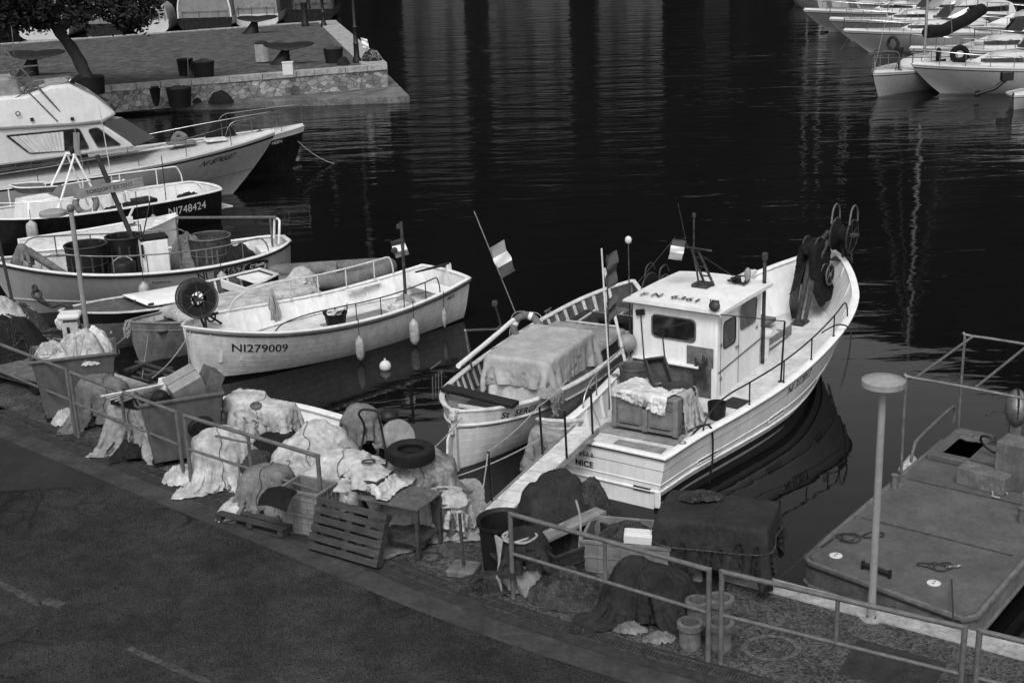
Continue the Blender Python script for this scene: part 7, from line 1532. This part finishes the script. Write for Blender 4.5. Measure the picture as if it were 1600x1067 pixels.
# second smaller bucket with cover
p=Q(822,915); e=empty('covered_drum',p,0,'round drum wrapped in a pale bag behind the railing post','drum'); m=MB(); m.lathe([(.24,0),(.26,.6),(.24,.62),(.01,.62)],(0,0,0),24); m.build('drum_wall','canvas',e)
X=drape(p.x,p.y,.2,.98,.98,1.75,[('e',(p.x,p.y,1.28),(.27,.26,.3)),('b',(p.x,p.y,1.1),(.22,.22,.3),0)],gz=1.12,res=32,seed=73); cloth('drum_cover','tarpd','dark cloth cover over the round drum','cover',X)
X=drape(p.x+.02,p.y-.05,.5,.01+.62,.62,1.3,[('b',(p.x,p.y,.98),(.22,.22,.18),0)],gz=.8,res=22,seed=74)
m=MB(); G=[]
for i in range(8):
    z=.02+.36*i/7; G.append([Vector(((.285+.03*math.sin(a*7+i*.6)+.02*math.sin(a*13))*math.cos(a),(.285+.03*math.sin(a*7+i*.6)+.02*math.sin(a*11+i))*math.sin(a),z+.03*math.sin(a*3)*(i/7))) for a in [k*2*math.pi/60 for k in range(60)]])
m.grid(G,close=True); m.build('plastic_bag','tarpg',e)
coil('rope_coil','rope','thick pale rope looped over the wrapped drum',Vector((p.x-.12,p.y-.1,1.48)),.26,16,.016,16); m=MB()
for k in range(5): m.tube(spline([(-.27-.02*k,-.12+.03*k,.7),(-.32,-.14+.03*k,.35),(-.3-.02*k,-.2+.05*k,.02)],4),.016,6)
m.build('hanging_rope','rope',e)
net_heap('net_pile','net','low pale net strands spread on the ground left of the wrapped drum','net pile',Q(775,915),.55,.3,.10,75,60,'net',.003); net_heap('net_pile','netd','small dark net lump beside the drain','net pile',Q(752,925),.13,.12,.14,76,4,'roped')
# crates
c1=crate('open_crate',1.05,.62,.5,'crated',Q(897,893),.62,'dark open plastic crate with a plank across it','crate','open plastic crates on the quay',ribs=7)
m=MB(); m.box((0,0,0),(1.35,.2,.06)); o=m.build('plank','woodl',bevel=.006); o.location=c1.location+Vector((-.12,.1,.55)); o.rotation_euler=(0,-.03,.72); tag(o,'worn pale plank lying across the dark open crate','plank')
c2_=crate('open_crate',1.1,.72,.58,'crate',Q(985,895),-.28,'grey ribbed open crate holding nets and a white foam box','crate','open plastic crates on the quay',ribs=8)
net_heap('net_pile','net','nets and cloth filling the grey ribbed crate','net pile',c2_.location+Vector((0,0,.35)),.45,.26,.3,77,30,'net',.004,rz=-.28)
m=MB(); m.box((0,0,0),(.34,.18,.12)); m.box((0,-.0,.065),(.3,.14,.02)); o=m.build('foam_box','foam',bevel=.012); o.location=W(997,838,1.45); o.rotation_euler=(.1,.05,-.15); tag(o,'white foam block on the nets in the ribbed crate','foam box')
# dark covered box at the edge
heap('box shaped bundle under a taut dark tarp at the quay edge','tarpd',Q(1118,905),.6,.4,.98,(1.85,1.5),78,yaw=-.36,res=54,box=[(0,.05,.68,.44,.92)],crump=.25,pleat=.5)
pp=Q(1118,905); m=MB(); hw,hd_=.70,.46
rp=[(-hw,-hd_,.62),(0,-hd_-.03,.60),(hw,-hd_,.64),(hw+.02,0,.66),(hw,hd_,.64),(0,hd_,.62),(-hw,hd_,.6)]; m.tube(spline([Vector((x*math.cos(-.36)-(y+.05)*math.sin(-.36),x*math.sin(-.36)+(y+.05)*math.cos(-.36),z+.03*math.sin(x*9))) for x,y,z in rp],5,True),.009,6); o=m.build('tie_rope','net'); o.location=pp; tag(o,'pale rope tied round the box shaped dark bundle','rope')
net_heap('net_pile','net','pale net tuft on the top back edge of the dark bundle','net pile',Q(1118,905)+Vector((-.15,.25,.97)),.28,.1,.08,79,20,'net',.004)
# front dark mound, net heap, concrete pots
net_heap('net_pile','net','low net heap lying in front of the dark crate','net pile',Q(895,935),.58,.36,.34,80,60,'net',.003,rz=-.3)
heap('low wide dark tarp mound in front of the ribbed crate','tarpd',Q(1010,952),.62,.45,.78,(1.65,1.25),81,yaw=-.3,res=50)
for k,(px,py) in enumerate(((950,965),(985,985),(1030,1000))): net_heap('rag_heap','tarpm',['grey sheet edge showing left under the low dark mound','grey sheet edge showing at the middle under the low dark mound','grey sheet edge showing right under the low dark mound'][k],'sheet',Q(px,py),.2,.1,.07,82+k,0)
def pot(px,py,label,s_=1.):
    s_*=.78
    m=MB(); m.lathe([(.15*s_,0),(.17*s_,.06),(.155*s_,.1),(.16*s_,.3*s_),(.19*s_,.32*s_),(.19*s_,.4*s_),(.13*s_,.41*s_),(.12*s_,.2*s_),(.01,.18*s_)],(0,0,0),18); o=m.build('concrete_pot','conc'); o.location=Q(px,py); tag(o,label,'pot','concrete pots under the railing corner')
pot(1078,1010,'concrete pot at the left of the group under the railing corner'); pot(1125,1012,'concrete pot right beside the railing corner post',1.05); pot(1125,975,'rough concrete pot behind the railing corner post',1.1); pot(1090,975,'concrete pot half hidden under the dark mound'); 
m=MB(); m.box((0,0,.03),(.08,.06,.06)); o=m.build('paper_cup','foam'); o.location=Q(1086,1012); tag(o,'tiny white paper scrap in front of the concrete pots','litter')
net_heap('net_bag','tarpm','bulging grey sack between the low mound and the dark bundle','bag',Q(1075,915),.2,.18,.42,86,0)
